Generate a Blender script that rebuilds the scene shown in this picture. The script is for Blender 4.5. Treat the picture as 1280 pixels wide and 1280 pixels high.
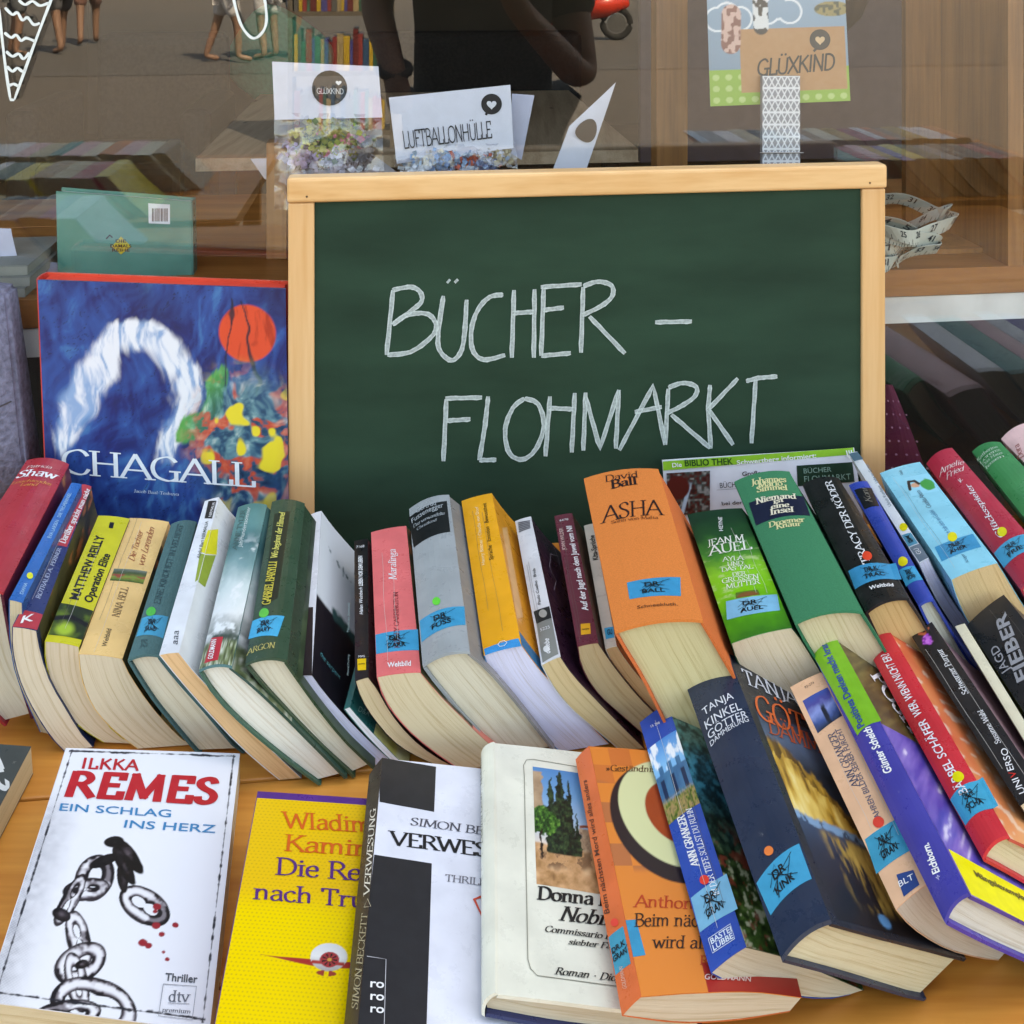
import bpy, bmesh, math, random
import numpy as np
from mathutils import Vector, Matrix
for o in list(bpy.data.objects): bpy.data.objects.remove(o)
C = bpy.context.scene.collection
sc = bpy.context.scene
random.seed(4); rng = np.random.default_rng(7)

# ------------------------------------------------------------ camera, sky, sun, exposure
HC = .64                                   # camera height above the table top (z = 0)
cam = bpy.data.cameras.new('camera'); camo = bpy.data.objects.new('camera', cam); C.objects.link(camo)
cam.sensor_width = 36; cam.lens = 36 * 1292 / 1280
cam.shift_y = -(640 + 60) / 1280           # level lens with a lowered frame: uprights stay upright
camo.location = (0, 0, HC); camo.rotation_euler = (math.pi / 2, 0, 0)
cam.clip_start = .02; cam.clip_end = 500
sc.camera = camo
YAW = math.radians(6)                      # the shop front is turned 6 degrees to the lens
ER = np.array([math.cos(YAW), math.sin(YAW), 0.]); EF = np.array([-math.sin(YAW), math.cos(YAW), 0.]); EZ = np.array([0, 0, 1.])
GL = 1.20                                  # glass at y = GL on x = 0
world = bpy.data.worlds.new('World'); sc.world = world; world.use_nodes = True
wn = world.node_tree.nodes; wl = world.node_tree.links
sky = wn.new('ShaderNodeTexSky'); sky.sky_type = 'NISHITA'; sky.sun_disc = False
SUN_EL = math.radians(52); SUN_AZ = math.radians(24)      # sun stands behind the shop: the table is in its shade
sky.sun_elevation = SUN_EL; sky.sun_rotation = SUN_AZ; sky.dust_density = 3.0; sky.ozone_density = .6; sky.air_density = 1.0
wl.new(sky.outputs[0], wn['Background'].inputs[0]); wn['Background'].inputs[1].default_value = .15
sun = bpy.data.lights.new('sun', 'SUN'); sun.energy = 4.0; sun.angle = math.radians(.6); sun.color = (1, .95, .88)
suno = bpy.data.objects.new('sun', sun); C.objects.link(suno)
sd = Vector((math.sin(SUN_AZ) * math.cos(SUN_EL), math.cos(SUN_AZ) * math.cos(SUN_EL), math.sin(SUN_EL)))
suno.rotation_euler = sd.to_track_quat('Z', 'Y').to_euler()
sc.view_settings.view_transform = 'Standard'; sc.view_settings.look = 'None'; sc.view_settings.gamma = 1
sc.view_settings.use_curve_mapping = False
sc.view_settings.exposure = 2.85
sc.view_settings.use_white_balance = True; sc.view_settings.white_balance_temperature = 9200; sc.view_settings.white_balance_tint = 8
sc.render.engine = 'CYCLES'; sc.cycles.use_denoising = True
sc.cycles.max_bounces = 8; sc.cycles.transparent_max_bounces = 16; sc.cycles.sample_clamp_indirect = 6

# ------------------------------------------------------------ traced data (metres): books, flat things, prints
BOOKS = {
'shaw': [[[-0.4613,0.8371,0.1229],[-0.4613,0.8371,0.107],[-0.4604,0.8372,0.0912],[-0.4573,0.8376,0.0754],[-0.4527,0.838,0.0598],[-0.4456,0.8388,0.0457],[-0.4358,0.8398,0.0331],[-0.4248,0.841,0.0211],[-0.4139,0.8421,0.0091]],[[-0.4145,0.8421,0.116],[-0.4124,0.8423,0.1031],[-0.4103,0.8425,0.0902],[-0.408,0.8427,0.0773],[-0.4053,0.843,0.0645],[-0.4023,0.8433,0.0517],[-0.3989,0.8437,0.039],[-0.3949,0.8441,0.0264],[-0.3909,0.8445,0.0138]],[-0.0306,0.2099,0.0],[-0.037,0.2108,0.0],[-0.037,0.2108,0.0]],
'bluethin': [[[-0.4071,0.8363,0.1157],[-0.4071,0.8363,0.1018],[-0.4068,0.8363,0.0878],[-0.4056,0.8365,0.0739],[-0.4032,0.8367,0.06],[-0.3992,0.8371,0.0465],[-0.3941,0.8377,0.0333],[-0.3885,0.8382,0.0202],[-0.3831,0.8388,0.007]],[[-0.3967,0.8374,0.1124],[-0.3963,0.8374,0.0983],[-0.3956,0.8375,0.0843],[-0.3938,0.8377,0.0702],[-0.3911,0.838,0.0563],[-0.3869,0.8384,0.0427],[-0.3818,0.839,0.0293],[-0.3762,0.8395,0.0161],[-0.3706,0.8401,0.0028]],[-0.0279,0.1839,0.0],[-0.0295,0.1861,0.0],[-0.0295,0.1861,0.0]],
'perner': [[[-0.3976,0.8219,0.1031],[-0.3979,0.8219,0.0893],[-0.396,0.8221,0.0755],[-0.3925,0.8224,0.0619],[-0.3875,0.823,0.0487],[-0.3815,0.8236,0.0359],[-0.3747,0.8243,0.0235],[-0.3671,0.8251,0.0116],[-0.358,0.8261,0.0012]],[[-0.3788,0.8239,0.0986],[-0.3766,0.8241,0.0856],[-0.3735,0.8244,0.0727],[-0.3694,0.8249,0.06],[-0.3637,0.8255,0.048],[-0.3571,0.8261,0.0363],[-0.3507,0.8268,0.0245],[-0.3438,0.8275,0.013],[-0.3354,0.8284,0.0026]],[-0.0355,0.2181,0.0],[-0.0469,0.2217,0.0],[-0.0469,0.2217,0.0]],
'reilly': [[[-0.3736,0.8264,0.0886],[-0.3736,0.8264,0.0762],[-0.3715,0.8267,0.064],[-0.368,0.827,0.0519],[-0.363,0.8276,0.0404],[-0.3564,0.8282,0.0295],[-0.3486,0.8291,0.0196],[-0.339,0.8301,0.0117],[-0.3287,0.8312,0.0044]],[[-0.3472,0.8292,0.0823],[-0.3463,0.8293,0.0702],[-0.3446,0.8295,0.0583],[-0.341,0.8299,0.0467],[-0.336,0.8304,0.0355],[-0.3298,0.831,0.0249],[-0.3226,0.8318,0.015],[-0.314,0.8327,0.0065],[-0.3046,0.8337,0.0012]],[-0.0308,0.184,0.0],[-0.0288,0.1871,0.0],[-0.0288,0.1871,0.0]],
'bell': [[[-0.3455,0.8236,0.0803],[-0.3445,0.8237,0.0686],[-0.3423,0.8239,0.0572],[-0.3384,0.8243,0.0459],[-0.333,0.8249,0.0353],[-0.326,0.8256,0.0258],[-0.3179,0.8265,0.017],[-0.3092,0.8274,0.009],[-0.3,0.8283,0.0014]],[[-0.3118,0.8271,0.0741],[-0.3071,0.8276,0.0632],[-0.3012,0.8282,0.0529],[-0.2949,0.8289,0.0428],[-0.2882,0.8296,0.033],[-0.2809,0.8304,0.0235],[-0.2732,0.8312,0.0144],[-0.265,0.832,0.0058],[-0.2566,0.8329,0.0012]],[-0.0324,0.1977,0.0],[-0.0287,0.1984,0.0],[-0.0287,0.1984,0.0]],
'sand': [[[-0.3026,0.8145,0.0802],[-0.297,0.8151,0.0698],[-0.291,0.8158,0.0596],[-0.2847,0.8164,0.0495],[-0.2779,0.8171,0.0398],[-0.2708,0.8179,0.0303],[-0.2635,0.8186,0.0208],[-0.2562,0.8194,0.0114],[-0.2488,0.8202,0.002]],[[-0.2777,0.8172,0.0815],[-0.27,0.818,0.0708],[-0.2621,0.8188,0.0603],[-0.2538,0.8197,0.0501],[-0.2454,0.8205,0.0399],[-0.2373,0.8214,0.0294],[-0.2293,0.8222,0.0188],[-0.2212,0.8231,0.0083],[-0.213,0.824,0.0012]],[-0.0295,0.1929,0.0],[-0.0301,0.192,-0.0],[-0.0301,0.192,-0.0]],
'nirmal': [[[-0.2689,0.7879,0.1039],[-0.2589,0.789,0.0902],[-0.2486,0.7901,0.0768],[-0.238,0.7912,0.0634],[-0.2271,0.7923,0.0503],[-0.216,0.7935,0.0372],[-0.2043,0.7947,0.0247],[-0.192,0.796,0.0126],[-0.1796,0.7973,0.0012]],[[-0.2542,0.7895,0.1047],[-0.2442,0.7905,0.0908],[-0.2331,0.7917,0.0777],[-0.2211,0.793,0.0654],[-0.2094,0.7942,0.0526],[-0.1982,0.7954,0.0394],[-0.1867,0.7966,0.0264],[-0.1747,0.7978,0.0137],[-0.1627,0.7991,0.0012]],[-0.0307,0.2202,0.0],[-0.0331,0.2246,0.0],[-0.0331,0.2246,0.0]],
'goldmann': [[[-0.2369,0.7827,0.0942],[-0.2292,0.7835,0.0801],[-0.2195,0.7845,0.0672],[-0.2086,0.7856,0.0553],[-0.1971,0.7868,0.0439],[-0.1852,0.7881,0.0327],[-0.1731,0.7894,0.022],[-0.1607,0.7907,0.0113],[-0.1483,0.792,0.0012]],[[-0.2127,0.7852,0.0955],[-0.201,0.7864,0.0854],[-0.1899,0.7876,0.0746],[-0.1791,0.7887,0.0634],[-0.1685,0.7898,0.0519],[-0.1581,0.7909,0.0402],[-0.1476,0.792,0.0286],[-0.1371,0.7931,0.0168],[-0.1266,0.7942,0.005]],[-0.031,0.2291,0.0],[-0.0274,0.2285,0.0],[-0.0274,0.2285,0.0]],
'barylli': [[[-0.2037,0.7904,0.0937],[-0.1947,0.7913,0.0814],[-0.1851,0.7923,0.0696],[-0.1752,0.7934,0.0579],[-0.1652,0.7944,0.0463],[-0.1551,0.7955,0.0347],[-0.1446,0.7966,0.0234],[-0.1339,0.7977,0.0124],[-0.123,0.7989,0.0013]],[[-0.1726,0.7936,0.0939],[-0.1652,0.7944,0.0826],[-0.1577,0.7952,0.0713],[-0.15,0.796,0.06],[-0.142,0.7969,0.049],[-0.1338,0.7977,0.0381],[-0.1251,0.7986,0.0276],[-0.1157,0.7996,0.0177],[-0.106,0.8006,0.0079]],[-0.0338,0.2325,0.0],[-0.0318,0.2259,0.0],[-0.0318,0.2259,0.0]],
'whiteblack': [[[-0.168,0.804,0.0756],[-0.161,0.8047,0.0658],[-0.1532,0.8055,0.0566],[-0.1455,0.8063,0.0472],[-0.1381,0.8071,0.0376],[-0.1305,0.8079,0.028],[-0.1225,0.8087,0.0188],[-0.114,0.8096,0.0101],[-0.1054,0.8105,0.0014]],[[-0.1558,0.8052,0.0772],[-0.1492,0.8059,0.0671],[-0.142,0.8067,0.0574],[-0.1344,0.8075,0.048],[-0.1266,0.8083,0.0387],[-0.1186,0.8092,0.0296],[-0.1103,0.81,0.0207],[-0.1017,0.8109,0.0121],[-0.093,0.8118,0.0035]],[-0.034,0.2318,0.0],[-0.0358,0.235,0.0],[-0.0358,0.235,0.0]],
'tealthin': [[[-0.1308,0.8047,0.0501],[-0.1264,0.8052,0.0439],[-0.1216,0.8057,0.0378],[-0.1168,0.8062,0.0318],[-0.1118,0.8067,0.0259],[-0.1067,0.8073,0.0201],[-0.1015,0.8078,0.0144],[-0.0962,0.8084,0.0088],[-0.0908,0.809,0.0032]],[[-0.1259,0.8053,0.0516],[-0.1208,0.8058,0.0449],[-0.1154,0.8064,0.0384],[-0.11,0.8069,0.032],[-0.1045,0.8075,0.0256],[-0.0989,0.8081,0.0192],[-0.0933,0.8087,0.0128],[-0.0875,0.8093,0.0066],[-0.0815,0.8099,0.0012]],[0.0058,0.198,0.0],[0.0075,0.195,0.0],[0.0075,0.195,0.0]],
'hans': [[[-0.1217,0.8022,0.0737],[-0.1183,0.8026,0.062],[-0.1128,0.8031,0.0511],[-0.1058,0.8039,0.0409],[-0.0982,0.8047,0.0311],[-0.0897,0.8056,0.022],[-0.0798,0.8066,0.0148],[-0.0691,0.8077,0.0087],[-0.0582,0.8089,0.0027]],[[-0.1113,0.8033,0.0761],[-0.104,0.8041,0.0657],[-0.0982,0.8047,0.0543],[-0.0916,0.8054,0.0434],[-0.0839,0.8062,0.0332],[-0.0753,0.8071,0.0236],[-0.0658,0.8081,0.0151],[-0.0555,0.8092,0.0074],[-0.0452,0.8103,0.0012]],[-0.0297,0.1905,0.0],[-0.027,0.1893,0.0],[-0.027,0.1893,0.0]],
'coral': [[[-0.1045,0.7987,0.0793],[-0.1009,0.7991,0.0667],[-0.095,0.7997,0.0552],[-0.0873,0.8006,0.0445],[-0.0787,0.8015,0.0345],[-0.0692,0.8025,0.0254],[-0.0591,0.8035,0.0168],[-0.0487,0.8046,0.0087],[-0.038,0.8057,0.0012]],[[-0.0708,0.8023,0.0805],[-0.063,0.8031,0.0705],[-0.0549,0.804,0.0607],[-0.0463,0.8049,0.0513],[-0.0375,0.8058,0.042],[-0.0288,0.8067,0.0325],[-0.0199,0.8076,0.0234],[-0.0101,0.8087,0.015],[0.0,0.8097,0.007]],[-0.0315,0.1991,0.0],[-0.0321,0.2045,0.0],[-0.0321,0.2045,0.0]],
'gray': [[[-0.0693,0.8061,0.0816],[-0.0621,0.8069,0.0708],[-0.0543,0.8077,0.0605],[-0.0464,0.8085,0.0502],[-0.0382,0.8094,0.0401],[-0.0296,0.8103,0.0303],[-0.0209,0.8112,0.0206],[-0.0121,0.8121,0.0109],[-0.0031,0.8131,0.0013]],[[-0.0326,0.81,0.0896],[-0.0226,0.811,0.081],[-0.0135,0.812,0.0713],[-0.0051,0.8128,0.061],[0.0031,0.8137,0.0506],[0.0111,0.8146,0.04],[0.019,0.8154,0.0292],[0.0269,0.8162,0.0184],[0.0348,0.817,0.0076]],[-0.033,0.226,0.0],[-0.0304,0.2343,0.0],[-0.0304,0.2343,0.0]],
'orangeyellow': [[[-0.0222,0.8189,0.0823],[-0.0183,0.8193,0.0702],[-0.013,0.8198,0.0588],[-0.0061,0.8206,0.048],[0.0018,0.8214,0.0378],[0.0106,0.8223,0.0284],[0.0197,0.8233,0.0193],[0.029,0.8242,0.0103],[0.0383,0.8252,0.0013]],[[0.0076,0.822,0.089],[0.0153,0.8228,0.0777],[0.0235,0.8237,0.0667],[0.0326,0.8246,0.0564],[0.0418,0.8256,0.0461],[0.0505,0.8265,0.0354],[0.0593,0.8274,0.0248],[0.0687,0.8284,0.0145],[0.0783,0.8294,0.0044]],[-0.029,0.23,0.0],[-0.028,0.2295,0.0],[-0.028,0.2295,0.0]],
'coelho': [[[0.0235,0.8202,0.0737],[0.0287,0.8207,0.0629],[0.0348,0.8214,0.0527],[0.0422,0.8222,0.0431],[0.0504,0.823,0.0342],[0.0593,0.824,0.0259],[0.0683,0.8249,0.0178],[0.0773,0.8259,0.0096],[0.0864,0.8268,0.0013]],[[0.0388,0.8218,0.0796],[0.0457,0.8225,0.0687],[0.0536,0.8234,0.0586],[0.0623,0.8243,0.049],[0.071,0.8252,0.0393],[0.0798,0.8261,0.0297],[0.0886,0.827,0.0201],[0.0975,0.828,0.0105],[0.1065,0.8289,0.0012]],[-0.0203,0.2074,0.0],[-0.0198,0.2037,0.0],[-0.0198,0.2037,0.0]],
'jewel': [[[0.0528,0.8315,0.0808],[0.0546,0.8317,0.0685],[0.0592,0.8321,0.057],[0.0659,0.8328,0.0462],[0.0741,0.8337,0.0365],[0.0834,0.8347,0.0277],[0.0927,0.8357,0.0189],[0.1021,0.8366,0.0101],[0.1115,0.8376,0.0014]],[[0.0697,0.8332,0.0828],[0.0763,0.8339,0.0723],[0.0833,0.8347,0.0621],[0.0907,0.8354,0.0521],[0.0984,0.8363,0.0423],[0.1065,0.8371,0.0328],[0.1151,0.838,0.0236],[0.1241,0.839,0.0149],[0.1333,0.8399,0.0062]],[-0.0108,0.192,0.0],[-0.0101,0.1923,0.0],[-0.0101,0.1923,0.0]],
'kita': [[[0.0757,0.8359,0.0758],[0.0803,0.8364,0.0651],[0.0862,0.837,0.0549],[0.0928,0.8377,0.045],[0.1001,0.8385,0.0357],[0.108,0.8393,0.0267],[0.1162,0.8401,0.018],[0.1249,0.8411,0.0097],[0.1336,0.842,0.0014]],[[0.0849,0.8368,0.0778],[0.0908,0.8375,0.0682],[0.0974,0.8382,0.059],[0.1044,0.8389,0.05],[0.1115,0.8396,0.0411],[0.1187,0.8404,0.0323],[0.1266,0.8412,0.024],[0.135,0.8421,0.0162],[0.1435,0.843,0.0084]],[-0.005,0.1793,0.0],[-0.0054,0.1791,0.0],[-0.0054,0.1791,0.0]],
'asha': [[[0.0789,0.7905,0.1181],[0.0867,0.7913,0.1041],[0.095,0.7922,0.0904],[0.1026,0.793,0.0763],[0.1096,0.7937,0.0619],[0.1164,0.7945,0.0474],[0.1233,0.7952,0.0329],[0.1301,0.7959,0.0183],[0.1369,0.7966,0.0037]],[[0.1476,0.7977,0.122],[0.1555,0.7986,0.1088],[0.1631,0.7994,0.0954],[0.1707,0.8002,0.082],[0.1785,0.801,0.0687],[0.1864,0.8018,0.0554],[0.1939,0.8026,0.0419],[0.2012,0.8034,0.0282],[0.2085,0.8041,0.0145]],[-0.0079,0.2296,0.0],[-0.0015,0.2335,0.0],[-0.0015,0.2335,0.0]],
'auel': [[[0.1752,0.8261,0.087],[0.1791,0.8265,0.0745],[0.1854,0.8271,0.0628],[0.1926,0.8279,0.0515],[0.2003,0.8287,0.0404],[0.2087,0.8296,0.03],[0.2182,0.8306,0.0203],[0.2283,0.8316,0.0111],[0.2385,0.8327,0.0019]],[[0.2252,0.8313,0.0963],[0.2333,0.8322,0.0858],[0.2401,0.8329,0.0744],[0.2469,0.8336,0.0631],[0.2539,0.8343,0.0517],[0.2612,0.8351,0.0406],[0.2696,0.836,0.0301],[0.279,0.837,0.0205],[0.2886,0.838,0.0109]],[-0.0031,0.1889,0.0],[-0.0002,0.178,0.0],[-0.0002,0.178,0.0]],
'simmel': [[[0.2269,0.8282,0.1003],[0.2336,0.8289,0.0873],[0.2411,0.8297,0.0747],[0.249,0.8305,0.0623],[0.2572,0.8313,0.05],[0.2656,0.8322,0.0378],[0.2746,0.8332,0.026],[0.2843,0.8342,0.0146],[0.2941,0.8352,0.0032]],[[0.2834,0.8341,0.1054],[0.2905,0.8349,0.0944],[0.2975,0.8356,0.0831],[0.3045,0.8363,0.0719],[0.3118,0.8371,0.0609],[0.3194,0.8379,0.0499],[0.3274,0.8387,0.0392],[0.336,0.8396,0.0289],[0.3448,0.8406,0.0187]],[-0.0013,0.2204,0.0],[0.0011,0.2252,0.0],[0.0011,0.2252,0.0]],
'koeder': [[[0.292,0.8516,0.0936],[0.2977,0.8522,0.0807],[0.3039,0.8529,0.068],[0.311,0.8536,0.0557],[0.3188,0.8544,0.0437],[0.3272,0.8553,0.032],[0.3369,0.8563,0.0214],[0.3478,0.8575,0.0116],[0.3589,0.8587,0.002]],[[0.3291,0.8555,0.103],[0.3369,0.8563,0.0916],[0.3442,0.8571,0.0798],[0.3512,0.8578,0.0679],[0.3581,0.8586,0.0557],[0.3651,0.8593,0.0437],[0.3736,0.8602,0.0327],[0.3835,0.8612,0.0226],[0.3938,0.8623,0.0126]],[0.0053,0.2037,0.0],[0.0037,0.1957,0.0],[0.0037,0.1957,0.0]],
'bluekoni': [[[0.3465,0.8796,0.0817],[0.3516,0.8801,0.071],[0.3574,0.8807,0.0605],[0.3633,0.8814,0.0501],[0.3689,0.882,0.0394],[0.3753,0.8826,0.0292],[0.3832,0.8835,0.02],[0.392,0.8844,0.0114],[0.4009,0.8853,0.0027]],[[0.36,0.881,0.0863],[0.3664,0.8817,0.0762],[0.3724,0.8823,0.066],[0.3784,0.8829,0.0558],[0.3843,0.8836,0.0454],[0.3907,0.8842,0.0353],[0.3984,0.8851,0.0261],[0.4068,0.8859,0.0173],[0.4153,0.8868,0.0085]],[0.0056,0.1985,0.0],[0.011,0.1964,0.0],[0.011,0.1964,0.0]],
'kum': [[[0.3689,0.9365,0.0855],[0.3739,0.937,0.0745],[0.3792,0.9376,0.0637],[0.3848,0.9382,0.053],[0.3911,0.9388,0.0425],[0.3978,0.9395,0.0323],[0.4047,0.9403,0.0221],[0.4119,0.941,0.0121],[0.4191,0.9418,0.0022]],[[0.378,0.9375,0.09],[0.3833,0.938,0.0793],[0.3891,0.9386,0.0687],[0.3953,0.9393,0.0583],[0.4018,0.94,0.0482],[0.409,0.9407,0.0383],[0.4162,0.9415,0.0284],[0.4234,0.9422,0.0185],[0.4306,0.943,0.0087]],[0.0034,0.2061,0.0],[0.0021,0.1995,0.0],[0.0021,0.1995,0.0]],
'ahern': [[[0.3873,0.9114,0.0862],[0.3907,0.9118,0.0747],[0.3951,0.9122,0.0634],[0.4005,0.9128,0.0524],[0.4069,0.9135,0.0418],[0.4139,0.9142,0.0316],[0.4212,0.915,0.0215],[0.4287,0.9158,0.0115],[0.4363,0.9166,0.0015]],[[0.4303,0.9159,0.0984],[0.4367,0.9166,0.0883],[0.4429,0.9173,0.0781],[0.4491,0.9179,0.0679],[0.4556,0.9186,0.0578],[0.4625,0.9193,0.0479],[0.4698,0.9201,0.0383],[0.4774,0.9209,0.0288],[0.4851,0.9217,0.0194]],[0.0034,0.1859,0.0],[0.0026,0.1809,0.0],[0.0026,0.1809,0.0]],
'fried': [[[0.4539,0.9206,0.07],[0.4588,0.9211,0.0607],[0.4641,0.9216,0.0516],[0.4697,0.9222,0.0425],[0.4759,0.9229,0.0339],[0.4827,0.9236,0.0255],[0.4899,0.9243,0.0175],[0.4975,0.9251,0.0098],[0.5053,0.926,0.0022]],[[0.4901,0.9244,0.0855],[0.4957,0.925,0.076],[0.5017,0.9256,0.0666],[0.5079,0.9262,0.0573],[0.514,0.9269,0.048],[0.5202,0.9275,0.0386],[0.5272,0.9283,0.0298],[0.5352,0.9291,0.0217],[0.5434,0.93,0.0138]],[0.0069,0.2266,0.0],[0.0011,0.2274,0.0],[0.0011,0.2274,0.0]],
'green2': [[[0.5101,0.9257,0.0682],[0.5153,0.9262,0.0592],[0.5209,0.9268,0.0504],[0.5268,0.9275,0.0418],[0.5331,0.9281,0.0333],[0.5398,0.9288,0.0251],[0.547,0.9296,0.0173],[0.5545,0.9304,0.0097],[0.5622,0.9312,0.0022]],[[0.5506,0.93,0.0822],[0.5568,0.9306,0.0732],[0.5625,0.9312,0.064],[0.5681,0.9318,0.0547],[0.5745,0.9325,0.0459],[0.5814,0.9332,0.0374],[0.5889,0.934,0.0292],[0.5967,0.9348,0.0214],[0.6047,0.9356,0.0136]],[0.0151,0.2525,0.0],[0.0036,0.2419,0.0],[0.0036,0.2419,0.0]],
'pink': [[[0.5676,0.9523,0.071],[0.5734,0.9529,0.0617],[0.5795,0.9536,0.0526],[0.5858,0.9542,0.0436],[0.5925,0.9549,0.0349],[0.5995,0.9557,0.0262],[0.6069,0.9565,0.018],[0.6149,0.9573,0.0101],[0.6229,0.9581,0.0022]],[[0.611,0.9569,0.0845],[0.6164,0.9575,0.0749],[0.6224,0.9581,0.0655],[0.6289,0.9588,0.0563],[0.6358,0.9595,0.0473],[0.6429,0.9602,0.0385],[0.6505,0.961,0.0301],[0.6587,0.9619,0.0221],[0.6669,0.9628,0.0141]],[0.0024,0.2509,0.0],[0.0009,0.2595,0.0],[0.0009,0.2595,0.0]],
'dark': [[[-0.4862,0.6476,0.0295],[-0.4712,0.6492,0.026],[-0.4561,0.6508,0.0225],[-0.4409,0.6524,0.0189],[-0.4257,0.654,0.0154],[-0.4104,0.6556,0.0118],[-0.395,0.6572,0.0082],[-0.3795,0.6588,0.0046],[-0.364,0.6604,0.0012]],[[-0.4862,0.6476,0.0485],[-0.4714,0.6492,0.0452],[-0.4564,0.6507,0.0419],[-0.4415,0.6523,0.0386],[-0.4264,0.6539,0.0352],[-0.4113,0.6555,0.0318],[-0.3961,0.6571,0.0284],[-0.3808,0.6587,0.025],[-0.3654,0.6603,0.0216]],[0.0321,0.1295,0.0],[0.0315,0.1306,0.0],[-0.0089,0.1443,0.0]],
'remes': [[[-0.2922,0.5773,0.0337],[-0.2777,0.5793,0.0296],[-0.263,0.5814,0.0255],[-0.2483,0.5834,0.0213],[-0.2334,0.5855,0.0171],[-0.2184,0.5876,0.0129],[-0.2034,0.5897,0.0086],[-0.1882,0.5919,0.0043],[-0.1729,0.594,0.0012]],[[-0.2939,0.577,0.054],[-0.2792,0.5791,0.0499],[-0.2645,0.5811,0.0457],[-0.2496,0.5832,0.0415],[-0.2347,0.5853,0.0372],[-0.2196,0.5875,0.0329],[-0.2044,0.5896,0.0286],[-0.1892,0.5917,0.0243],[-0.1738,0.5939,0.0199]],[-0.0344,0.1818,0.0],[-0.0341,0.1838,0.0],[-0.0367,0.2057,0.0]],
'kaminer': [[[-0.164,0.5698,0.0305],[-0.1496,0.5718,0.0268],[-0.135,0.5738,0.0231],[-0.1204,0.5759,0.0193],[-0.1056,0.578,0.0155],[-0.0907,0.5801,0.0117],[-0.0757,0.5822,0.0078],[-0.0606,0.5843,0.0039],[-0.0454,0.5864,0.0012]],[[-0.1649,0.5696,0.0421],[-0.1504,0.5717,0.0387],[-0.1359,0.5737,0.0352],[-0.1212,0.5758,0.0317],[-0.1064,0.5779,0.0281],[-0.0916,0.5799,0.0246],[-0.0766,0.5821,0.021],[-0.0615,0.5842,0.0174],[-0.0463,0.5863,0.0138]],[-0.0174,0.1675,0.0],[-0.0158,0.1667,0.0],[0.0081,0.1727,0.0]],
'verwesung': [[[-0.0936,0.5707,0.0348],[-0.081,0.572,0.0306],[-0.0683,0.5734,0.0263],[-0.0556,0.5747,0.022],[-0.0428,0.576,0.0177],[-0.0299,0.5774,0.0133],[-0.017,0.5788,0.0089],[-0.004,0.5801,0.0045],[0.009,0.5815,0.0012]],[[-0.0854,0.5716,0.0428],[-0.0726,0.5729,0.0395],[-0.0598,0.5743,0.0363],[-0.047,0.5756,0.033],[-0.0341,0.577,0.0297],[-0.0211,0.5783,0.0264],[-0.0081,0.5797,0.0228],[0.0049,0.5811,0.019],[0.018,0.5824,0.0152]],[-0.011,0.1891,0.0],[-0.0106,0.1939,0.0],[0.0014,0.2013,0.0]],
'leon': [[[-0.0156,0.5936,0.0285],[-0.0,0.5953,0.0238],[0.0157,0.5969,0.0191],[0.0316,0.5986,0.015],[0.0476,0.6003,0.0113],[0.0637,0.602,0.0077],[0.08,0.6037,0.0042],[0.0963,0.6054,0.0012],[0.1128,0.6071,0.0012]],[[-0.0078,0.5944,0.0405],[0.007,0.596,0.0372],[0.0218,0.5976,0.0339],[0.0368,0.5991,0.0305],[0.0518,0.6007,0.0269],[0.0669,0.6023,0.0235],[0.0821,0.6039,0.0203],[0.0974,0.6055,0.0172],[0.1128,0.6071,0.0141]],[-0.0062,0.1902,0.0],[-0.0043,0.1887,0.0],[0.0074,0.1936,0.0]],
'anthony': [[[0.0629,0.5889,0.0337],[0.0751,0.5915,0.0293],[0.0875,0.5942,0.0249],[0.0999,0.5968,0.0214],[0.1126,0.5995,0.0189],[0.1254,0.6022,0.017],[0.1382,0.6049,0.0155],[0.151,0.6077,0.0147],[0.1639,0.6104,0.014]],[[0.0741,0.5913,0.0423],[0.086,0.5938,0.0407],[0.0979,0.5964,0.039],[0.1099,0.5989,0.037],[0.122,0.6015,0.0349],[0.1343,0.6041,0.0324],[0.1466,0.6067,0.0293],[0.159,0.6094,0.0252],[0.1715,0.612,0.0209]],[-0.0149,0.1866,0.0],[-0.0158,0.1864,0.0],[0.0049,0.1737,0.0]],
'granger': [[[0.117,0.6073,0.0397],[0.1269,0.6101,0.0321],[0.1377,0.6132,0.0262],[0.1487,0.6164,0.0206],[0.1599,0.6196,0.0153],[0.1714,0.6229,0.0104],[0.183,0.6262,0.0059],[0.1948,0.6296,0.0024],[0.2068,0.6331,0.0012]],[[0.1392,0.6137,0.0491],[0.1489,0.6165,0.0443],[0.1587,0.6193,0.0393],[0.1684,0.6221,0.0336],[0.178,0.6248,0.0274],[0.1875,0.6275,0.021],[0.1972,0.6303,0.0145],[0.2068,0.6331,0.0079],[0.2165,0.6359,0.0012]],[-0.0174,0.1972,0.0],[-0.0166,0.1985,0.0],[-0.0166,0.1985,0.0]],
'kinkel': [[[0.1533,0.5858,0.0673],[0.1648,0.591,0.0596],[0.1765,0.5962,0.0518],[0.1884,0.6015,0.0437],[0.2005,0.6069,0.0353],[0.2127,0.6123,0.0267],[0.2252,0.6179,0.0179],[0.2379,0.6235,0.0091],[0.2508,0.6293,0.0012]],[[0.1859,0.6004,0.0754],[0.1972,0.6054,0.068],[0.2088,0.6106,0.0604],[0.2206,0.6158,0.0527],[0.2327,0.6212,0.0451],[0.2449,0.6266,0.0373],[0.2574,0.6322,0.0293],[0.27,0.6378,0.0211],[0.2829,0.6436,0.0129]],[-0.018,0.2273,0.0],[-0.0121,0.2314,0.0],[-0.0121,0.2314,0.0]],
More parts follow.
